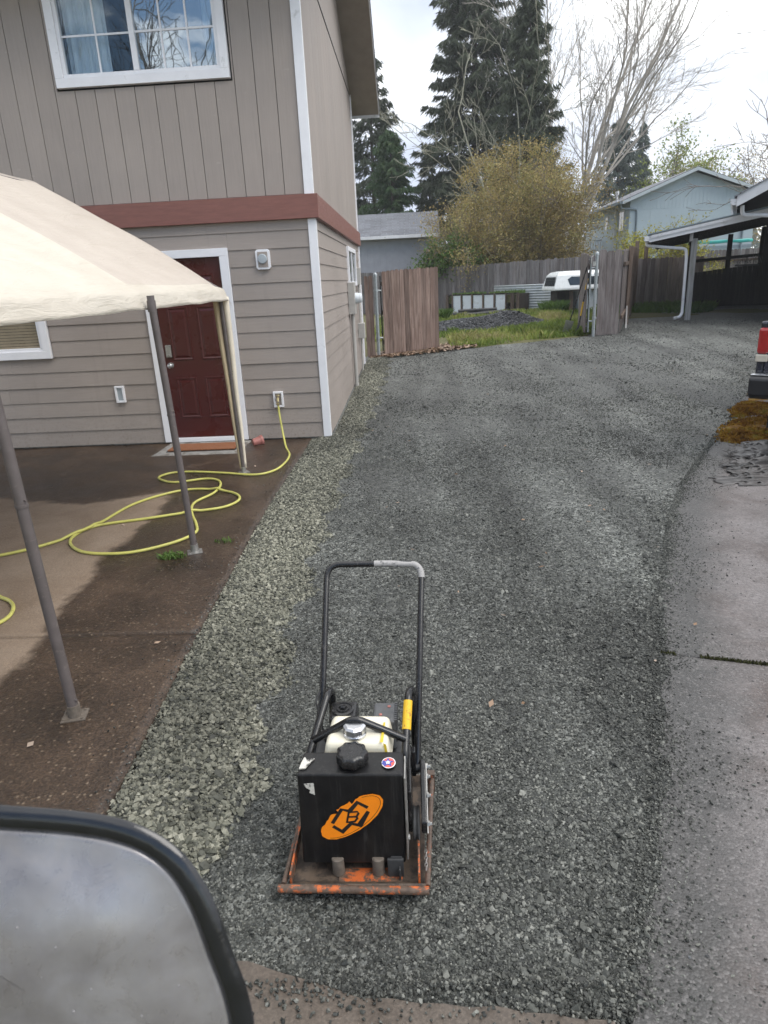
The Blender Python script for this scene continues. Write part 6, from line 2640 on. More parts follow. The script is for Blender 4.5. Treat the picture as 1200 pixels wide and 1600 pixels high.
# dead leaves around the left gate
n = 5200
x = RNG.uniform(-.95, 1.5, n)
y = 15.35 + (x + .75) * .62 + RNG.normal(.12, .30, n)
ok = (y > 15.32 + (x + .66) * .40 - .12)
x, y = x[ok], y[ok]
n = len(x)
th = RNG.uniform(0, 6.28, n)
s = RNG.uniform(.02, .05, n)
zz = vgh(x, y) + RNG.uniform(.012, .05, n)
tl_ = RNG.uniform(-.5, .5, (n, 2))
u = np.stack([np.cos(th), np.sin(th), tl_[:, 0]], 1) * s[:, None]
w_ = np.stack([-np.sin(th), np.cos(th), tl_[:, 1]], 1) * s[:, None] * .6
c = np.stack([x, y, zz], 1)
v = np.stack([c - u, c - w_, c + u, c + w_], 1).reshape(-1, 3)
tag(np_mesh('fallen_leaves', v, np.arange(n * 4).reshape(n, 4), 'dead_leaf', tint=RNG.uniform(0, 1, n)), 'tan and brown fallen leaves heaped along the foot of the left gate', kind='stuff')

# a few stray leaves on the drive and the patio
n = 70
x = np.concatenate([RNG.uniform(-.6, 4.5, n), RNG.uniform(-4, -1.4, 26)])
y = np.concatenate([RNG.uniform(2.2, 15, n), RNG.uniform(2.0, 7.6, 26)])
n = len(x)
th = RNG.uniform(0, 6.28, n)
s = RNG.uniform(.008, .022, n)
u = np.stack([np.cos(th), np.sin(th), RNG.uniform(-.2, .4, n)], 1) * s[:, None]
w_ = np.stack([-np.sin(th), np.cos(th), RNG.uniform(-.2, .4, n)], 1) * s[:, None] * .6
c = np.stack([x, y, vgh(x, y) + .022], 1)
v = np.stack([c - u, c - w_, c + u, c + w_], 1).reshape(-1, 3)
tag(np_mesh('stray_leaves', v, np.arange(n * 4).reshape(n, 4), 'dead_leaf', tint=RNG.uniform(0, 1, n)), 'small stray leaves and bits scattered on the drive and patio', kind='stuff')

# ------------------------------------------------------------------ carport and the roof above it
cp = thing('carport', 'open lean-to carport with white fascia, grey post and dark interior', 'carport', (8, 21, .41))
TURN = Matrix.Translation((6.42, 19.75, 0)) @ Matrix.Rotation(R(-20), 4, 'Z') @ Matrix.Translation((-6.42, -19.75, 0))
TURN2 = Matrix.Translation((7.42, 17.0, 0)) @ Matrix.Rotation(R(-24), 4, 'Z') @ Matrix.Translation((-7.42, -17.0, 0))


def tob2(name, mb, mat, parent=None, **k):
    top = parent
    while top.parent is not None:
        top = top.parent
    T = TURN if top.name == 'carport' else TURN2
    mb.v = [tuple(T @ Vector(p)) for p in mb.v]
    return obj(name, mb, mat, parent, **k)

CX0, CX1, CY0, CY1 = 6.42, 14.5, 19.75, 26.3
sl = .166


def roofz(x):
    return 2.60 + (x - CX0) * sl


b = MB()
vs = [(CX0, CY0 + .03, roofz(CX0) - .05), (CX1, CY0 + .03, roofz(CX1) - .05), (CX1, CY1, roofz(CX1) - .05), (CX0, CY1, roofz(CX0) - .05)]
vs += [(x, y, z + .07) for x, y, z in vs]
BOXF = [(3, 2, 1, 0), (4, 5, 6, 7), (0, 1, 5, 4), (1, 2, 6, 5), (2, 3, 7, 6), (3, 0, 4, 7)]
b.add(vs, BOXF)
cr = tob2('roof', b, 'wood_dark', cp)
b = MB()
vs = [(CX0 - .06, CY0 - .03, roofz(CX0) + .03), (CX1, CY0 - .03, roofz(CX1) + .03), (CX1, CY1, roofz(CX1) + .03), (CX0 - .06, CY1, roofz(CX0) + .03)]
vs += [(x, y, z + .03) for x, y, z in vs]
b.add(vs, BOXF)
tob2('roof_sheet', b, 'blue_trim', cr)
b = MB()
vs = [(CX0, CY0, roofz(CX0) - .15), (CX1, CY0, roofz(CX1) - .17), (CX1, CY0 + .028, roofz(CX1) - .17), (CX0, CY0 + .028, roofz(CX0) - .15)]
vs2 = [(x, y, roofz(x) + .015) for x, y, z in vs]
b.add(vs + vs2, BOXF)
vs = [(CX0 + .05, CY0 - .022, roofz(CX0) - .05), (CX1, CY0 - .022, roofz(CX1) - .05), (CX1, CY0 - .001, roofz(CX1) - .05), (CX0 + .05, CY0 - .001, roofz(CX0) - .05)]
vs2 = [(x, y, roofz(x) + .022) for x, y, z in vs]
b.add(vs + vs2, BOXF)
tob2('fascia', b, 'fascia_white', cr)
b = MB()
b.box(CX0 - .12, CX0 - .002, CY0 - .02, CY1, roofz(CX0) - .12, roofz(CX0) - .0)
tob2('gutter', b, 'fascia_white', cp, bevel=.012)
for k in range(7):
    y = CY0 + .3 + k * 1.0
    b = MB()
    vs = [(CX0 + .05, y, roofz(CX0) - .20), (CX1, y, roofz(CX1) - .21), (CX1, y + .05, roofz(CX1) - .21), (CX0 + .05, y + .05, roofz(CX0) - .20)]
    vs2 = [(x, yy, roofz(x) - .052) for x, yy, z in vs]
    b.add(vs + vs2, BOXF)
    tob2('rafter', b, 'wood_dark', cp)
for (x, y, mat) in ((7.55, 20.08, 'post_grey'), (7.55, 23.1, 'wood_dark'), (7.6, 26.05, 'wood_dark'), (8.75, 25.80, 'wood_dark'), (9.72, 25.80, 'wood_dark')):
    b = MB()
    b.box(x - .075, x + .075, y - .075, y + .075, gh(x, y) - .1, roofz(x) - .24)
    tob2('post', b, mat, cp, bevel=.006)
b = MB()
b.box(7.47, 7.63, CY0 + .25, CY1 - .05, roofz(7.55) - .30, roofz(7.55) - .19)
tob2('beam', b, 'wood_dark', cp)
b = MB()
b.box(7.42, 7.50, CY0 + .05, CY0 + .32, roofz(7.5) - .36, roofz(7.5) - .16)
tob2('beam_end', b, 'post_grey', cp)
b = MB()
dz = roofz(CX0)
px_ = 7.40
b.tube(arc([(CX0 - .06, 19.98, dz - .10), (CX0 - .06, 19.98, dz - .22), (7.36, 19.96, dz - .36), (7.385, 19.96, dz - .62), (7.40, 19.95, .60), (7.36, 19.90, .50), (7.20, 19.82, .46)], .09, 6), .04, 10)
tob2('downspout', b, 'fascia_white', cp, smooth=True)
# dark back wall boards and shelf rails
for i in range(44):
    x = 7.62 + i * .15
    M = Matrix.Translation((x, 25.62, .45)) @ Matrix.Diagonal((.145, .02, 1.12 + .10 * (x - 7.6) + rf.uniform(-.01, .01), 1))
    place('wall_board', rf.choice(BM['wood_dark_flat']), cp, TURN @ M)
for (z, za) in ((1.90, .05),):
    b = MB()
    vs = [(7.6, 25.66, z), (11.2, 25.66, z + .18), (11.2, 25.72, z + .18), (7.6, 25.72, z)]
    vs += [(a, c, d_ + .10) for a, c, d_ in vs]
    b.add(vs, BOXF)
    tob2('shelf_rail', b, 'wood_dark', cp)
b = MB()
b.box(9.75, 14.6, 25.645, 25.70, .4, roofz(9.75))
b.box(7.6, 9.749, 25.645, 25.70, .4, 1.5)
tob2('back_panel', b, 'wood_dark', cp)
b = MB()
for k in range(9):
    x = 9.0 + k * .08
    b.tube([(x, 25.5, 1.75 + .06 * (k % 3)), (x + rf.uniform(-.1, .1), 25.5, 2.05 + rf.uniform(-.1, .15)), (x + .1, 25.5, 1.8)], .012, 5)
b.box(8.95, 9.65, 25.4, 25.6, 1.72, 1.78)
tob2('stored_clutter', b, 'black_rubber', cp)

# house on the right: roof corner above the carport
nh = thing('house', 'neighbouring house at right edge, white roof edge and gutter above the carport', 'house', (12, 18, .4))
b = MB()
b.box(10.4, 16, 17.6, 27, .3, 4.3)
tob2('wall', b, 'wood_dark', nh)
X0, Z0, S2 = 7.42, 3.22, .50
b = MB()


def rz2(x):
    return Z0 + (x - X0) * S2


vs = [(X0, 17.03, rz2(X0) - .06), (13.0, 17.03, rz2(13.0) - .06), (13.0, 27, rz2(13.0) - .06), (X0, 27, rz2(X0) - .06)]
vs += [(x, y, z + .09) for x, y, z in vs]
b.add(vs, BOXF)
r2 = tob2('roof', b, 'wood_dark', nh)
b = MB()
vs = [(X0 - .06, 16.97, rz2(X0 - .06) + .032), (13.0, 16.97, rz2(13.0) + .032), (13.0, 27, rz2(13.0) + .032), (X0 - .06, 27, rz2(X0 - .06) + .032)]
vs += [(x, y, z + .03) for x, y, z in vs]
b.add(vs, BOXF)
tob2('shingle_layer', b, 'shingles', r2)
b = MB()
vs = [(X0, 17.0, rz2(X0) - .20), (13.0, 17.0, rz2(13.0) - .20), (13.0, 17.028, rz2(13.0) - .20), (X0, 17.028, rz2(X0) - .20)]
vs += [(x, y, rz2(x) + .03) for x, y, z in vs]
b.add(vs, BOXF)
tob2('fascia', b, 'fascia_white', r2)
b = MB()
gp_ = [(-.13, .0), (-.13, -.07), (-.08, -.13), (0, -.13), (0, 0)]
b.prism(gp_, -27, -17.02, frame((X0 - .002, 0, rz2(X0) - .03), (1, 0, 0), (0, 0, 1)))
tob2('gutter', b, 'fascia_white', nh)
b = MB()
b.tube(arc([(X0 + .12, 17.5, rz2(X0) - .15), (X0 + .14, 17.5, rz2(X0) - .36), (8.6, 17.55, rz2(X0) - .44)], .12, 6), .045, 10)
tob2('downspout', b, 'fascia_white', nh, smooth=True)

# ------------------------------------------------------------------ grey shed behind the back fence
sh = thing('shed', 'grey shed with grey shingle roof behind the left gate and fence', 'shed', (-.6, 35.5, .4))
SX0, SX1, SY0, SY1 = -6.0, 1.30, 34.0, 38.5
b = MB()
b.box(SX0, SX1 - .02, SY0 + .3, SY1, .3, 3.72)
vsg = [(SX1 - .02, SY0 + .3, 3.72), (SX1 - .02, SY1, 3.72), (SX1 - .02, (SY0 + SY1) / 2 + .15, 4.7)]
b.add([*vsg, (SX1 - .1, SY0 + .3, 3.72), (SX1 - .1, SY1, 3.72), (SX1 - .1, (SY0 + SY1) / 2 + .15, 4.7)], [(0, 1, 2), (5, 4, 3)])
obj('wall', b, 'shed_wall', sh)
x = SX1 - .03
k = 0
bmq = MB()
bmq.box(0, 1, 0, .02, 0, 1)
SBM = mesh_of(bmq, 'shed_wall', 'wall_board')
while x > -3.2:
    w_ = .30
    place('wall_board', SBM, sh, Matrix.Translation((x - w_ + .004, SY0 + .28, .6)) @ Matrix.Diagonal((w_ - .012, 1, 3.08, 1)))
    x -= w_
RYm, RZm = (SY0 + SY1) / 2 + .15, 4.98
b = MB()
for (ya, za) in ((SY0 - .05, 3.74), (SY1 + .35, 3.74)):
    vs = [(SX0, ya, za), (SX1 + .10, ya, za), (SX1 + .10, RYm, RZm - .10), (SX0, RYm, RZm - .10)]
    vs += [(a, c, d_ + .06) for a, c, d_ in vs]
    b.add(vs, BOXF)
sr = obj('roof', b, 'shed_trim', sh)
# courses of shingles on the slope that shows
bmq = MB()
bmq.box(0, 1, 0, 1, 0, .012)
SHM = mesh_of(bmq, 'shingle', 'shingle')
dy, dzr = RYm - (SY0 - .1), (RZm - .04) - 3.80
slope = math.atan2(dzr, dy)
nrow = 16
rlen = math.hypot(dy, dzr) / nrow
for r_ in range(nrow):
    yy = SY0 - .1 + dy * r_ / nrow
    zz_ = 3.806 + dzr * r_ / nrow
    x = SX1 + .12 - (r_ % 2) * .25
    first = True
    while x > -2.9:
        w_ = .55 if not first else (.55 - (r_ % 2) * .25)
        xx1 = x if not first else SX1 + .12
        place('shingle', SHM, sr, Matrix.Translation((xx1 - w_ + .003, yy, zz_)) @ Matrix.Rotation(slope + .05, 4, 'X') @ Matrix.Diagonal((w_ - .008, rlen * 1.06, 1, 1)))
        x = xx1 - w_
        first = False
b = MB()
b.box(SX0, SX1 + .1, SY0 - .14, SY0 - .051, 3.66, 3.80)
obj('gutter', b, 'fascia_white', sh, bevel=.01)
b = MB()
b.box(SX1 + .0, SX1 + .07, SY0 + .05, SY0 + .13, .5, 3.66)
obj('downspout', b, 'blue_wall', sh)
b = MB()
b.box(SX1 + .101, SX1 + .12, SY0 - .05, SY0 + .3, 3.5, 3.76)
obj('fascia', b, 'fascia_white', sh)
lt = thing('porch_roof', 'small lean-to porch roof on a brown post beside the shed', 'porch', (1.5, 33.5, .4))
b = MB()
b.box(1.40, 2.0, 32.9, 34.6, 0, .05, Matrix.Translation((0, 0, 3.28)) @ Matrix.Rotation(R(4), 4, 'Y'))
obj('roof', b, 'fascia_white', lt)
b = MB()
b.box(1.56, 1.70, 33.0, 33.12, .3, 3.14)
obj('post', b, 'fence_brown', lt)
cl = thing('chain_link_fence', 'green screened chain link fence seen just above the back fence', 'fence', (2.5, 33.6, .4))
b = MB()
b.box(1.35, 4.9, 33.2, 33.215, .5, 2.62)
obj('screen', b, 'green_mesh', cl)
b = MB()
b.tube([(1.35, 33.19, 2.64), (4.9, 33.19, 2.64)], .022, 8)
obj('top_rail', b, 'galvanized', cl, smooth=True)
for x in (1.5, 2.75, 4.0):
    b = MB()
    b.tube([(x, 33.17, .3), (x, 33.17, 2.68)], .025, 8)
    obj('post', b, 'galvanized', cl, smooth=True)

# ------------------------------------------------------------------ pale blue two-storey house beyond the fence
bh = thing('house', 'pale blue two-storey house with low gable roof beyond the yard', 'house', (16, 46, .4))
HX0, HX1, HY0, HY1 = 12.45, 19.4, 42.0, 52.0
HR, EZ2, RZ2 = 15.86, 5.52, 6.86
b = MB()
b.box(HX0, HX1, HY0, HY1, .3, 5.52)
b.add([(HX0, HY0, 5.52), (HX1, HY0, 5.52), (HR, HY0, RZ2 - .1), (HX0, HY1, 5.52), (HX1, HY1, 5.52), (HR, HY1, RZ2 - .1)], [(0, 1, 2), (5, 4, 3)])
obj('wall', b, 'blue_wall', bh)
bmq = MB()
bmq.box(0, 1, -.012, 0, 0, 1)
WBM = mesh_of(bmq, 'blue_wall', 'wall_board')
n_ = 33
for i in range(n_):
    x0 = HX0 + (HX1 - HX0) * i / n_
    w_ = (HX1 - HX0) / n_
    xm = x0 + w_ / 2
    top = RZ2 - .12 - abs(xm - HR) * (RZ2 - EZ2) / (HR - HX0 if xm < HR else HX1 - HR) - .02
    place('wall_board', WBM, bh, Matrix.Translation((x0 + .006, HY0, 4.95)) @ Matrix.Diagonal((w_ - .016, 1, max(.05, top - 4.95), 1)))
for i in range(6):
    w_ = (HX1 - HX0) / 6
    place('wall_board', WBM, bh, Matrix.Translation((HX0 + w_ * i + .002, HY0, 2.85)) @ Matrix.Diagonal((w_ - .006, 1, 2.08, 1)))
b = MB()
b.box(HX0 - .02, HX1, HY0 - .03, HY0 + .02, 2.68, 2.84)
b.box(HX0 - .03, HX0 + .02, HY0 - .028, HY1, 2.682, 2.838)
obj('band_board', b, 'blue_trim', bh)
b = MB()
ov = .45
for (xa, xb, za, zb) in ((HX0 - .55, HR, EZ2 - .18, RZ2), (HX1 + .5, HR, EZ2 - .1, RZ2)):
    vs = [(xa, HY0 - ov, za), (xb, HY0 - ov, zb), (xb, HY1 + .4, zb), (xa, HY1 + .4, za)]
    vs += [(x, y, z + .10) for x, y, z in vs]
    b.add(vs, BOXF)
hr = obj('roof', b, 'shingles', bh)
b = MB()
for (xa, xb, za, zb) in ((HX0 - .55, HR, EZ2 - .18, RZ2), (HX1 + .5, HR, EZ2 - .1, RZ2)):
    vs = [(xa, HY0 - ov - .03, za - .10), (xb, HY0 - ov - .03, zb - .10), (xb, HY0 - ov - .002, zb - .10), (xa, HY0 - ov - .002, za - .10)]
    vs += [(x, y, z + .17) for x, y, z in vs]
    b.add(vs, BOXF)
obj('fascia', b, 'fascia_blue', hr)
b = MB()
b.box(HX0 - .68, HX0 - .55, HY0 - ov, HY1 + .4, EZ2 - .24, EZ2 - .10)
obj('gutter', b, 'blue_trim', bh)
b = MB()
b.tube(arc([(HX0 - .6, HY0 - .2, 5.25), (HX0 - .5, HY0 - .1, 5.05), (HX0 + .35, HY0 - .06, 4.98), (HX0 + .40, HY0 - .06, 4.8), (HX0 + .42, HY0 - .06, 2.9)], .12), .05, 8)
obj('downspout', b, 'blue_trim', bh, smooth=True)
b = MB()
b.tube([(HX1 - .6, HY0 - .08, 5.0), (HX1 - .6, HY0 - .08, .5)], .06, 8)
obj('downspout', b, 'blue_trim', bh, smooth=True)
b = MB()
b.tube([(HX0 - .12, 44.3, .5), (HX0 - .12, 44.3, 6.1)], .07, 10)
b.tube([(HX0 - .12, 44.3, 6.0), (HX0 - .12, 44.3, 6.18)], .11, 10)
obj('flue', b, 'fascia_white', bh, smooth=True)
for (ya, yb, za, zb) in ((42.9, 43.9, 3.9, 5.05), (46.3, 46.9, 4.2, 5.0)):
    b = MB()
    b.box(HX0 - .03, HX0 + .01, ya, yb, za, zb)
    wq = obj('window', b, 'fascia_white', bh)
    b = MB()
    b.box(HX0 - .04, HX0 - .031, ya + .08, (ya + yb) / 2 - .02, za + .08, zb - .08)
    obj('pane', b, 'smoked_glass', wq)
    b = MB()
    b.box(HX0 - .04, HX0 - .031, (ya + yb) / 2 + .02, yb - .08, za + .08, zb - .08)
    obj('pane', b, 'smoked_glass', wq)
b = MB()
b.box(HX0 - 1.1, HX0 - .03, 47.4, 51.8, 2.55, 2.78)
bal = obj('balcony', b, 'blue_trim', bh)
b = MB()
b.box(HX0 - 1.1, HX0 - 1.04, 47.4, 51.8, 3.62, 3.70)
b.box(HX0 - 1.04, HX0 - .03, 47.4, 47.46, 3.62, 3.70)
obj('rail', b, 'fascia_white', bal)
for k in range(22):
    b = MB()
    b.box(HX0 - 1.09, HX0 - 1.05, 47.45 + k * .2, 47.50 + k * .2, 2.78, 3.62)
    obj('baluster', b, 'fascia_white', bal)
for k in range(6):
    b = MB()
    b.box(HX0 - .95 + k * .16, HX0 - .90 + k * .16, 47.41, 47.45, 2.78, 3.62)
    obj('baluster', b, 'fascia_white', bal)

# ------------------------------------------------------------------ trees


def rot_about(v, axis, ang):
    return (Matrix.Rotation(ang, 3, axis) @ v)


def tubes_np(segs, sides_of):
    """segs: list of (points, radii); returns verts, quads"""
    V, F = [], []
    off = 0
    for pts, rad in segs:
        n = sides_of(rad[0])
        P = np.array(pts, dtype=float)
        T = np.gradient(P, axis=0)
        T /= np.linalg.norm(T, axis=1)[:, None] + 1e-9
        ref = np.array([0.31, 0.17, 0.93]) if abs(T[0][2]) < .9 else np.array([1., 0.1, 0])
        U = np.cross(T, ref)
        U /= np.linalg.norm(U, axis=1)[:, None] + 1e-9
        W = np.cross(T, U)
        a = np.arange(n) * 2 * PI / n
        ring = P[:, None, :] + (U[:, None, :] * np.cos(a)[None, :, None] + W[:, None, :] * np.sin(a)[None, :, None]) * np.array(rad)[:, None, None]
        V.append(ring.reshape(-1, 3))
        k = len(P)
        i = np.arange(k - 1)[:, None] * n + np.arange(n)[None, :]
        j = np.arange(k - 1)[:, None] * n + (np.arange(n)[None, :] + 1) % n
        F.append(np.stack([i, j, j + n, i + n], -1).reshape(-1, 4) + off)
        off += k * n
    return np.concatenate(V), np.concatenate(F)


def grow(rr, p, d, length, radius, level, maxl, P, segs, tips):
    """recursive limbs: P has spread, kids, ratio, up, wig, and bias"""
    n = max(3, int(5 - level * .5))
    pts, rad = [tuple(p)], [radius]
    q = Vector(p)
    dd = Vector(d).normalized()
    for i in range(n):
        dd = (dd + Vector((rr.gauss(0, 1), rr.gauss(0, 1), rr.gauss(0, 1))) * P['wig'] + Vector(P.get('bias', (0, 0, 0))) * .06 + Vector((0, 0, P['up'] * .08))).normalized()
        q = q + dd * (length / n)
        pts.append(tuple(q))
        rad.append(radius * (1 - (1 - P['taper']) * (i + 1) / n))
    segs.append((pts, rad))
    if level >= maxl:
        tips.append((q, dd, length))
        return
    kids = P['kids'][min(level, len(P['kids']) - 1)]
    for k in range(kids):
        t_ = rr.uniform(P['t0'], 1.0) if k > 0 else 1.0
        i = min(n, max(1, int(round(t_ * n))))
        base = Vector(pts[i])
        dirb = (Vector(pts[i]) - Vector(pts[i - 1])).normalized()
        ax = dirb.orthogonal().normalized()
        ax = rot_about(ax, dirb, rr.uniform(0, 6.28))
        ang = rr.uniform(*P['spread']) * (.55 if k == 0 else 1)
        nd = rot_about(dirb, ax, ang)
        grow(rr, base, nd, length * rr.uniform(*P['ratio']), rad[i] * (P['rr'] if k else .92), level + 1, maxl, P, segs, tips)


def sides(r):
    return 8 if r > .08 else (5 if r > .025 else 3)


def bare_tree(name, loc, label, seed, stems, maxl, P, mat, cat='tree', group=None):
    rr = random.Random(seed)
    t_ = thing(name, label, cat, loc, group=group)
    segs, tips = [], []
    for (d, ln, r_) in stems:
        grow(rr, Vector(loc), Vector(d), ln, r_, 0, maxl, P, segs, tips)
    big = [s_ for s_ in segs if s_[1][0] > .035]
    small = [s_ for s_ in segs if s_[1][0] <= .035]
    if not big:
        big, small = segs[:1], segs[1:]
    v, f = tubes_np(big, sides)
    np_mesh('trunk', v, f, mat, parent=t_, smooth=True)
    if small:
        v, f = tubes_np([(p, [max(x, P['min']) for x in r_]) for p, r_ in small], sides)
        np_mesh('twigs', v, f, mat, parent=t_, smooth=True)
    return t_, segs, tips


def leaf_cloud(parent, centers, n, spread, size, mat, seed, aspect=.5, name='crown', droop=0.0, tint_bias=None):
    rg = np.random.default_rng(seed)
    C = np.array(centers)
    idx = rg.integers(0, len(C), n)
    p = C[idx] + rg.normal(0, 1, (n, 3)) * np.array(spread)
    th = rg.uniform(0, 2 * PI, n)
    ph = rg.uniform(-1, 1, n)
    u = np.stack([np.cos(th) * np.sqrt(1 - ph ** 2), np.sin(th) * np.sqrt(1 - ph ** 2), ph - droop], 1)
    u /= np.linalg.norm(u, axis=1)[:, None]
    w_ = np.cross(u, rg.normal(0, 1, (n, 3)))
    w_ /= np.linalg.norm(w_, axis=1)[:, None] + 1e-9
    s = size * rg.uniform(.5, 1.5, n)[:, None]
    v = np.stack([p - u * s, p - w_ * s * aspect, p + u * s, p + w_ * s * aspect], 1).reshape(-1, 3)
    ti = rg.uniform(0, 1, len(C))[idx] * .55 + rg.uniform(0, 1, n) * .25 + np.clip(.1 + .5 * np.array([mnoise.noise(Vector(q) * .9) for q in C])[idx], 0, .2)
    return np_mesh(name, v, np.arange(n * 4).reshape(n, 4), mat, parent=parent, tint=ti)


def conifer(name, loc, H, Rb, label, seed, mat, bark='bark_dark', zlow=.04, droop=.35, dens=1.0, power=.85, size=.34, gap=.12, group=None, ragged=.5):
    """trunk with whorled drooping limbs, each clothed in hanging needle sprays"""
    rg = np.random.default_rng(seed)
    t_ = thing(name, label, 'tree', loc, group=group)
    x0, y0, z0 = loc
    segs = [([(x0, y0, z0 - .2), (x0 + .03 * H * .1, y0, z0 + H * .5), (x0, y0, z0 + H)], [H * .016, H * .009, .01])]
    C, U = [], []
    nb = int(H * 17 * dens)
    for i in range(nb):
        q = zlow + (1 - zlow) * (i + rg.uniform(0, 1)) / nb
        q = 1 - (1 - q) ** 1.12
        Lr = Rb * ((1 - q) ** power) * rg.uniform(1 - ragged, 1.08) + .12
        if rg.uniform() < gap:
            Lr *= .5
        elif rg.uniform() < .1:
            Lr *= 1.18
        a = rg.uniform(0, 2 * PI)
        base = np.array([x0, y0, z0 + q * H])
        rise = rg.uniform(-.05, .25) + .5 * q
        m_ = 7
        pts = []
        for k in range(m_ + 1):
            s_ = k / m_
            out = Lr * s_
            dz = Lr * (rise * s_ - droop * s_ ** 1.7 + .12 * s_ ** 4)
            pts.append(base + np.array([math.cos(a) * out, math.sin(a) * out, dz]))
        segs.append(([tuple(p) for p in pts], [max(.012, Lr * .012 * (1 - .8 * k / m_)) for k in range(m_ + 1)]))
        ns = int(10 + Lr * 34 * dens)
        for _ in range(ns):
            s_ = rg.uniform(.12, 1.0) ** .8
            k = min(m_ - 1, int(s_ * m_))
            p = pts[k] + (pts[k + 1] - pts[k]) * (s_ * m_ - k)
            side = rg.uniform(-1, 1)
            reach = side * Lr * .34 * (1.08 - s_) * 1.1
            tx, ty = -math.sin(a), math.cos(a)
            fwd_ = abs(reach) * .5
            p = p + np.array([tx * reach + math.cos(a) * fwd_, ty * reach + math.sin(a) * fwd_, -abs(reach) * .32 + rg.normal(0, .05)])
            C.append(p)
            dirv = np.array([math.cos(a) * .6 + tx * np.sign(side) * .7, math.sin(a) * .6 + ty * np.sign(side) * .7, -.55 - .5 * rg.uniform()])
            U.append(dirv + rg.normal(0, .25, 3))
    v, f = tubes_np(segs[:1], sides)
    tr = np_mesh('trunk', v, f, bark, parent=t_, smooth=True)
    v, f = tubes_np(segs[1:], lambda r_: 3)
    np_mesh('branches', v, f, bark, parent=t_, smooth=True)
    C, U = np.array(C), np.array(U)
    n = len(C)
    U /= np.linalg.norm(U, axis=1)[:, None]
    W = np.cross(U, rg.normal(0, 1, (n, 3)))
    W /= np.linalg.norm(W, axis=1)[:, None] + 1e-9
    s = size * rg.uniform(.45, 1.35, n)[:, None]
    # two crossed slim blades per spray
    v1 = np.stack([C - U * s * .5, C - W * s * .085, C + U * s, C + W * s * .085], 1)
    W2 = np.cross(U, W)
    v2 = np.stack([C - U * s * .4, C - W2 * s * .08 + U * s * .1, C + U * s * .8 + W2 * s * .15, C + W2 * s * .08], 1)
    v = np.concatenate([v1, v2]).reshape(-1, 3)
    m_ = len(v) // 4
    np_mesh('crown', v, np.arange(m_ * 4).reshape(m_, 4), mat, parent=t_, tint=np.tile(rg.uniform(0, 1, n), 2))
    return t_


GY = .47
conifer('fir_tree', (3.9, 44, GY), 21, 4.6, 'tall dark fir with ragged drooping limbs, left of the pair in the centre', 4, 'needles_dark', dens=1.45, droop=.42, power=.60)
conifer('spruce_tree', (6.1, 38.5, GY), 14.2, 3.0, 'narrower blue-green spruce in front of the tall dark fir', 8, 'needles_dark', dens=1.6, droop=.38, power=.66, size=.30)
conifer('fir_tree', (-2.2, 47, GY), 14.6, 4.0, 'dark fir rising behind the house roof corner on the left', 15, 'needles_dark', dens=1.1, power=.7)
conifer('cedar_tree', (-.9, 41, GY), 8.9, 2.9, 'bright green cedar behind the grey shed', 23, 'needles_green', dens=1.7, droop=.5, power=.6, size=.26)
conifer('fir_tree', (1.4, 50, GY), 9.5, 2.4, 'small dark fir between the green cedar and the tall fir', 29, 'needles_dark', dens=1.0)
conifer('cedar_tree', (17.2, 62, GY), 12.6, 4.2, 'broad grey-green conifer behind the pale blue house', 31, 'needles_grey', dens=1.0, power=.6, droop=.3, size=.40)
conifer('fir_tree', (20.3, 66, GY), 13.0, 2.2, 'narrow grey-green fir just right of the broad conifer behind the blue house', 37, 'needles_grey', dens=1.0, size=.38)

# big bare tree: several pale stems splaying to the right
PB = dict(wig=.07, up=.30, taper=.60, kids=[6, 5, 4, 3, 3, 3], t0=.3, spread=(.25, .66), ratio=(.40, .64), rr=.5, min=.009, bias=(.03, 0, .3))
bare_tree('bare_tree', (9.4, 46, GY), 'large bare tree with many pale stems fanning up to the right', 5,
          [((.0, 0, 1), 10.5, .17), ((.10, .1, 1), 11.0, .20), ((.20, -.1, 1), 11.0, .19), ((-.13, .1, 1), 10.5, .15), ((.30, 0, 1), 9.6, .15)], 5, PB, 'bark_pale')
# lichen-covered bare tree against the fir
PL = dict(wig=.09, up=.1, taper=.6, kids=[7, 5, 4, 3, 2], t0=.35, spread=(.35, .9), ratio=(.26, .50), rr=.55, min=.011, bias=(-.05, 0, .1))
bare_tree('bare_tree', (4.9, 36.5, GY), 'slim lichen-pale bare tree standing in front of the tall fir', 12,
          [((-.03, 0, 1), 9.5, .06), ((.05, .1, 1), 8.5, .055)], 4, PL, 'bark_lichen')
# twiggy tree at the right edge
PR = dict(wig=.11, up=.05, taper=.6, kids=[4, 4, 3, 3, 2], t0=.3, spread=(.35, .85), ratio=(.5, .75), rr=.6, min=.012)
bare_tree('bare_tree', (17.2, 31.5, GY), 'dark twiggy bare tree reaching in at the right edge above the carport', 19, [((-.18, 0, 1), 4.6, .13), ((-.3, .1, 1), 4.2, .10)], 4, PR, 'bark_grey')
# one behind the camera, mirrored in the upper window
bare_tree('bare_tree', (-10.8, -16, -.2), 'bare tree behind the viewer, seen only as a reflection in the upper window', 41, [((.0, 0, 1), 7.6, .2), ((.25, 0, 1), 6.8, .16), ((-.25, .1, 1), 6.8, .15)], 4, PR, 'bark_grey')

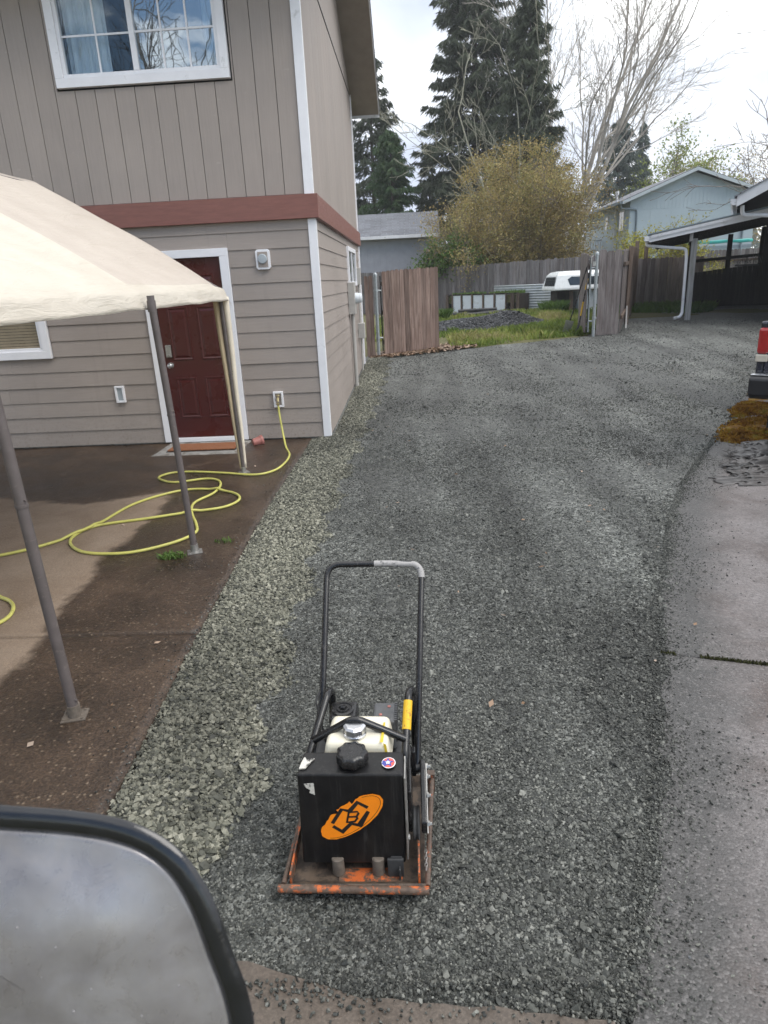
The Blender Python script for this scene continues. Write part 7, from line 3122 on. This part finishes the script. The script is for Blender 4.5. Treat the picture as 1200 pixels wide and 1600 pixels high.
# rust-budded shrub tree above the back fence
PS = dict(wig=.12, up=.10, taper=.6, kids=[5, 4, 4, 3], t0=.25, spread=(.35, .95), ratio=(.52, .78), rr=.6, min=.009)
for (nm, loc, lab, seed, stems, mx, mat, bark, n, spr, sz) in (
        ('budding_tree', (4.8, 32.2, GY), 'wide budding tree with rust and olive leaf buds above the back fence', 3,
         [((-.42, 0, 1), 2.6, .07), ((.05, .2, 1), 2.5, .08), ((.45, -.1, 1), 2.6, .075), ((-.1, -.3, 1), 2.4, .07), ((.25, .3, 1), 2.5, .06), ((-.75, .1, .8), 2.6, .05), ((.8, .1, .75), 2.5, .05), ((.15, -.3, .9), 2.5, .05), ((-1.0, -.2, .5), 2.2, .04), ((1.1, -.1, .5), 2.2, .04)], 4, 'buds_rust', 'bark_twig', 90000, (.18, .18, .18), .042),
        ('lime_tree', (21.6, 60, GY), 'lime green tree in fresh leaf behind the blue house roof', 9,
         [((-.1, 0, 1), 5.5, .16), ((.25, .1, 1), 5.0, .14), ((-.3, .1, 1), 4.5, .12)], 3, 'leaves_lime', 'bark_grey', 15000, (.35, .35, .32), .12),
        ('budding_tree', (25.4, 60, GY), 'brown-green budding tree at the right behind the blue house', 17,
         [((-.1, 0, 1), 5.2, .16), ((.3, .1, 1), 4.8, .14), ((-.35, .1, 1), 4.2, .12)], 4, 'buds_rust', 'bark_grey', 12000, (.3, .3, .3), .08),
        ('yellow_shrub', (9.75, 28.6, GY), 'yellow-green shrub behind the carport fence', 27,
         [((-.5, 0, 1), 1.5, .03), ((.4, 0, 1), 1.5, .03), ((.0, .2, 1), 1.5, .03), ((.8, 0, .8), 1.4, .02), ((-.9, 0, .7), 1.3, .02)], 3, 'leaves_yellow', 'bark_twig', 14000, (.14, .14, .14), .045),
        ('green_shrub', (2.35, 31.6, GY), 'fresh green shrub below the left side of the rust-budded tree', 33,
         [((-.3, 0, 1), 1.5, .05), ((.2, 0, 1), 1.5, .05), ((.5, 0, .8), 1.2, .04)], 3, 'leaves_green', 'bark_twig', 9000, (.18, .18, .2), .065),
        ('yellow_shrub', (17.4, 56, GY), 'small yellow-green tree top just over the blue house roof', 44,
         [((-.1, 0, 1), 3.4, .1), ((.3, 0, 1), 3.2, .1)], 3, 'leaves_lime', 'bark_grey', 4000, (.3, .3, .3), .10)):
    t_, segs, tips = bare_tree(nm, loc, lab, seed, stems, mx, PS, bark, 'shrub' if 'shrub' in nm else 'tree')
    cen = []
    if nm == 'budding_tree' and seed == 3:
        rq = np.random.default_rng(6)
        for _ in range(1500):
            q = rq.normal(0, 1, 3)
            q /= np.linalg.norm(q)
            q *= rq.uniform(.35, 1.0) ** .6
            c3 = (4.75 + 3.05 * q[0], 32.6 + 2.4 * q[1], 4.05 + 3.25 * q[2])
            if mnoise.noise(Vector(c3) * 1.0) > -.12 and c3[2] > 1.0:
                cen += [c3, c3, c3]
    for pts, rad in segs:
        if rad[0] < .03 or mx == 3:
            cen += pts[-1:] if seed == 3 else pts[1:]
    leaf_cloud(t_, cen, n, spr, sz, mat, seed + 100, aspect=.45)

# far tree line
rg = np.random.default_rng(77)
cs_ = []
for i in range(420):
    x = rg.uniform(-90, 130)
    y = rg.uniform(110, 150)
    cs_.append((x, y, rg.uniform(.5, 5.5) + 2 * math.sin(x * .11)))
tl_ = leaf_cloud(None, cs_, 26000, (2.2, 2.2, 1.6), .55, 'needles_grey', 5, name='far_tree_line')
tag(tl_, 'low far-off line of grey-green trees on the horizon', kind='stuff')

# ------------------------------------------------------------------ damp air: far trees pale slightly
bpy.context.view_layer.update()
hb = MB()
top_z = max((max((o_.matrix_world @ Vector(c_)).z for c_ in o_.bound_box) for o_ in SC.objects if o_.type == 'MESH'), default=30) + 1.0
hb.box(-420, 420, -320, 470, -1.6, max(28.0, top_z))
print('haze top', top_z)
hz = obj('haze', hb, [])
hm = bpy.data.materials.new('haze_air')
hm.use_nodes = True
ht_ = hm.node_tree
ht_.nodes.clear()
pv = ht_.nodes.new('ShaderNodeVolumePrincipled')
pv.inputs['Color'].default_value = (0.92, 0.95, 1.0, 1)
pv.inputs['Density'].default_value = 0.0010
pv.inputs['Anisotropy'].default_value = 0.1
ho = ht_.nodes.new('ShaderNodeOutputMaterial')
ht_.links.new(pv.outputs[0], ho.inputs['Volume'])
hz.data.materials.append(hm)
tag(hz, 'thin rainy haze in the air', kind='stuff')
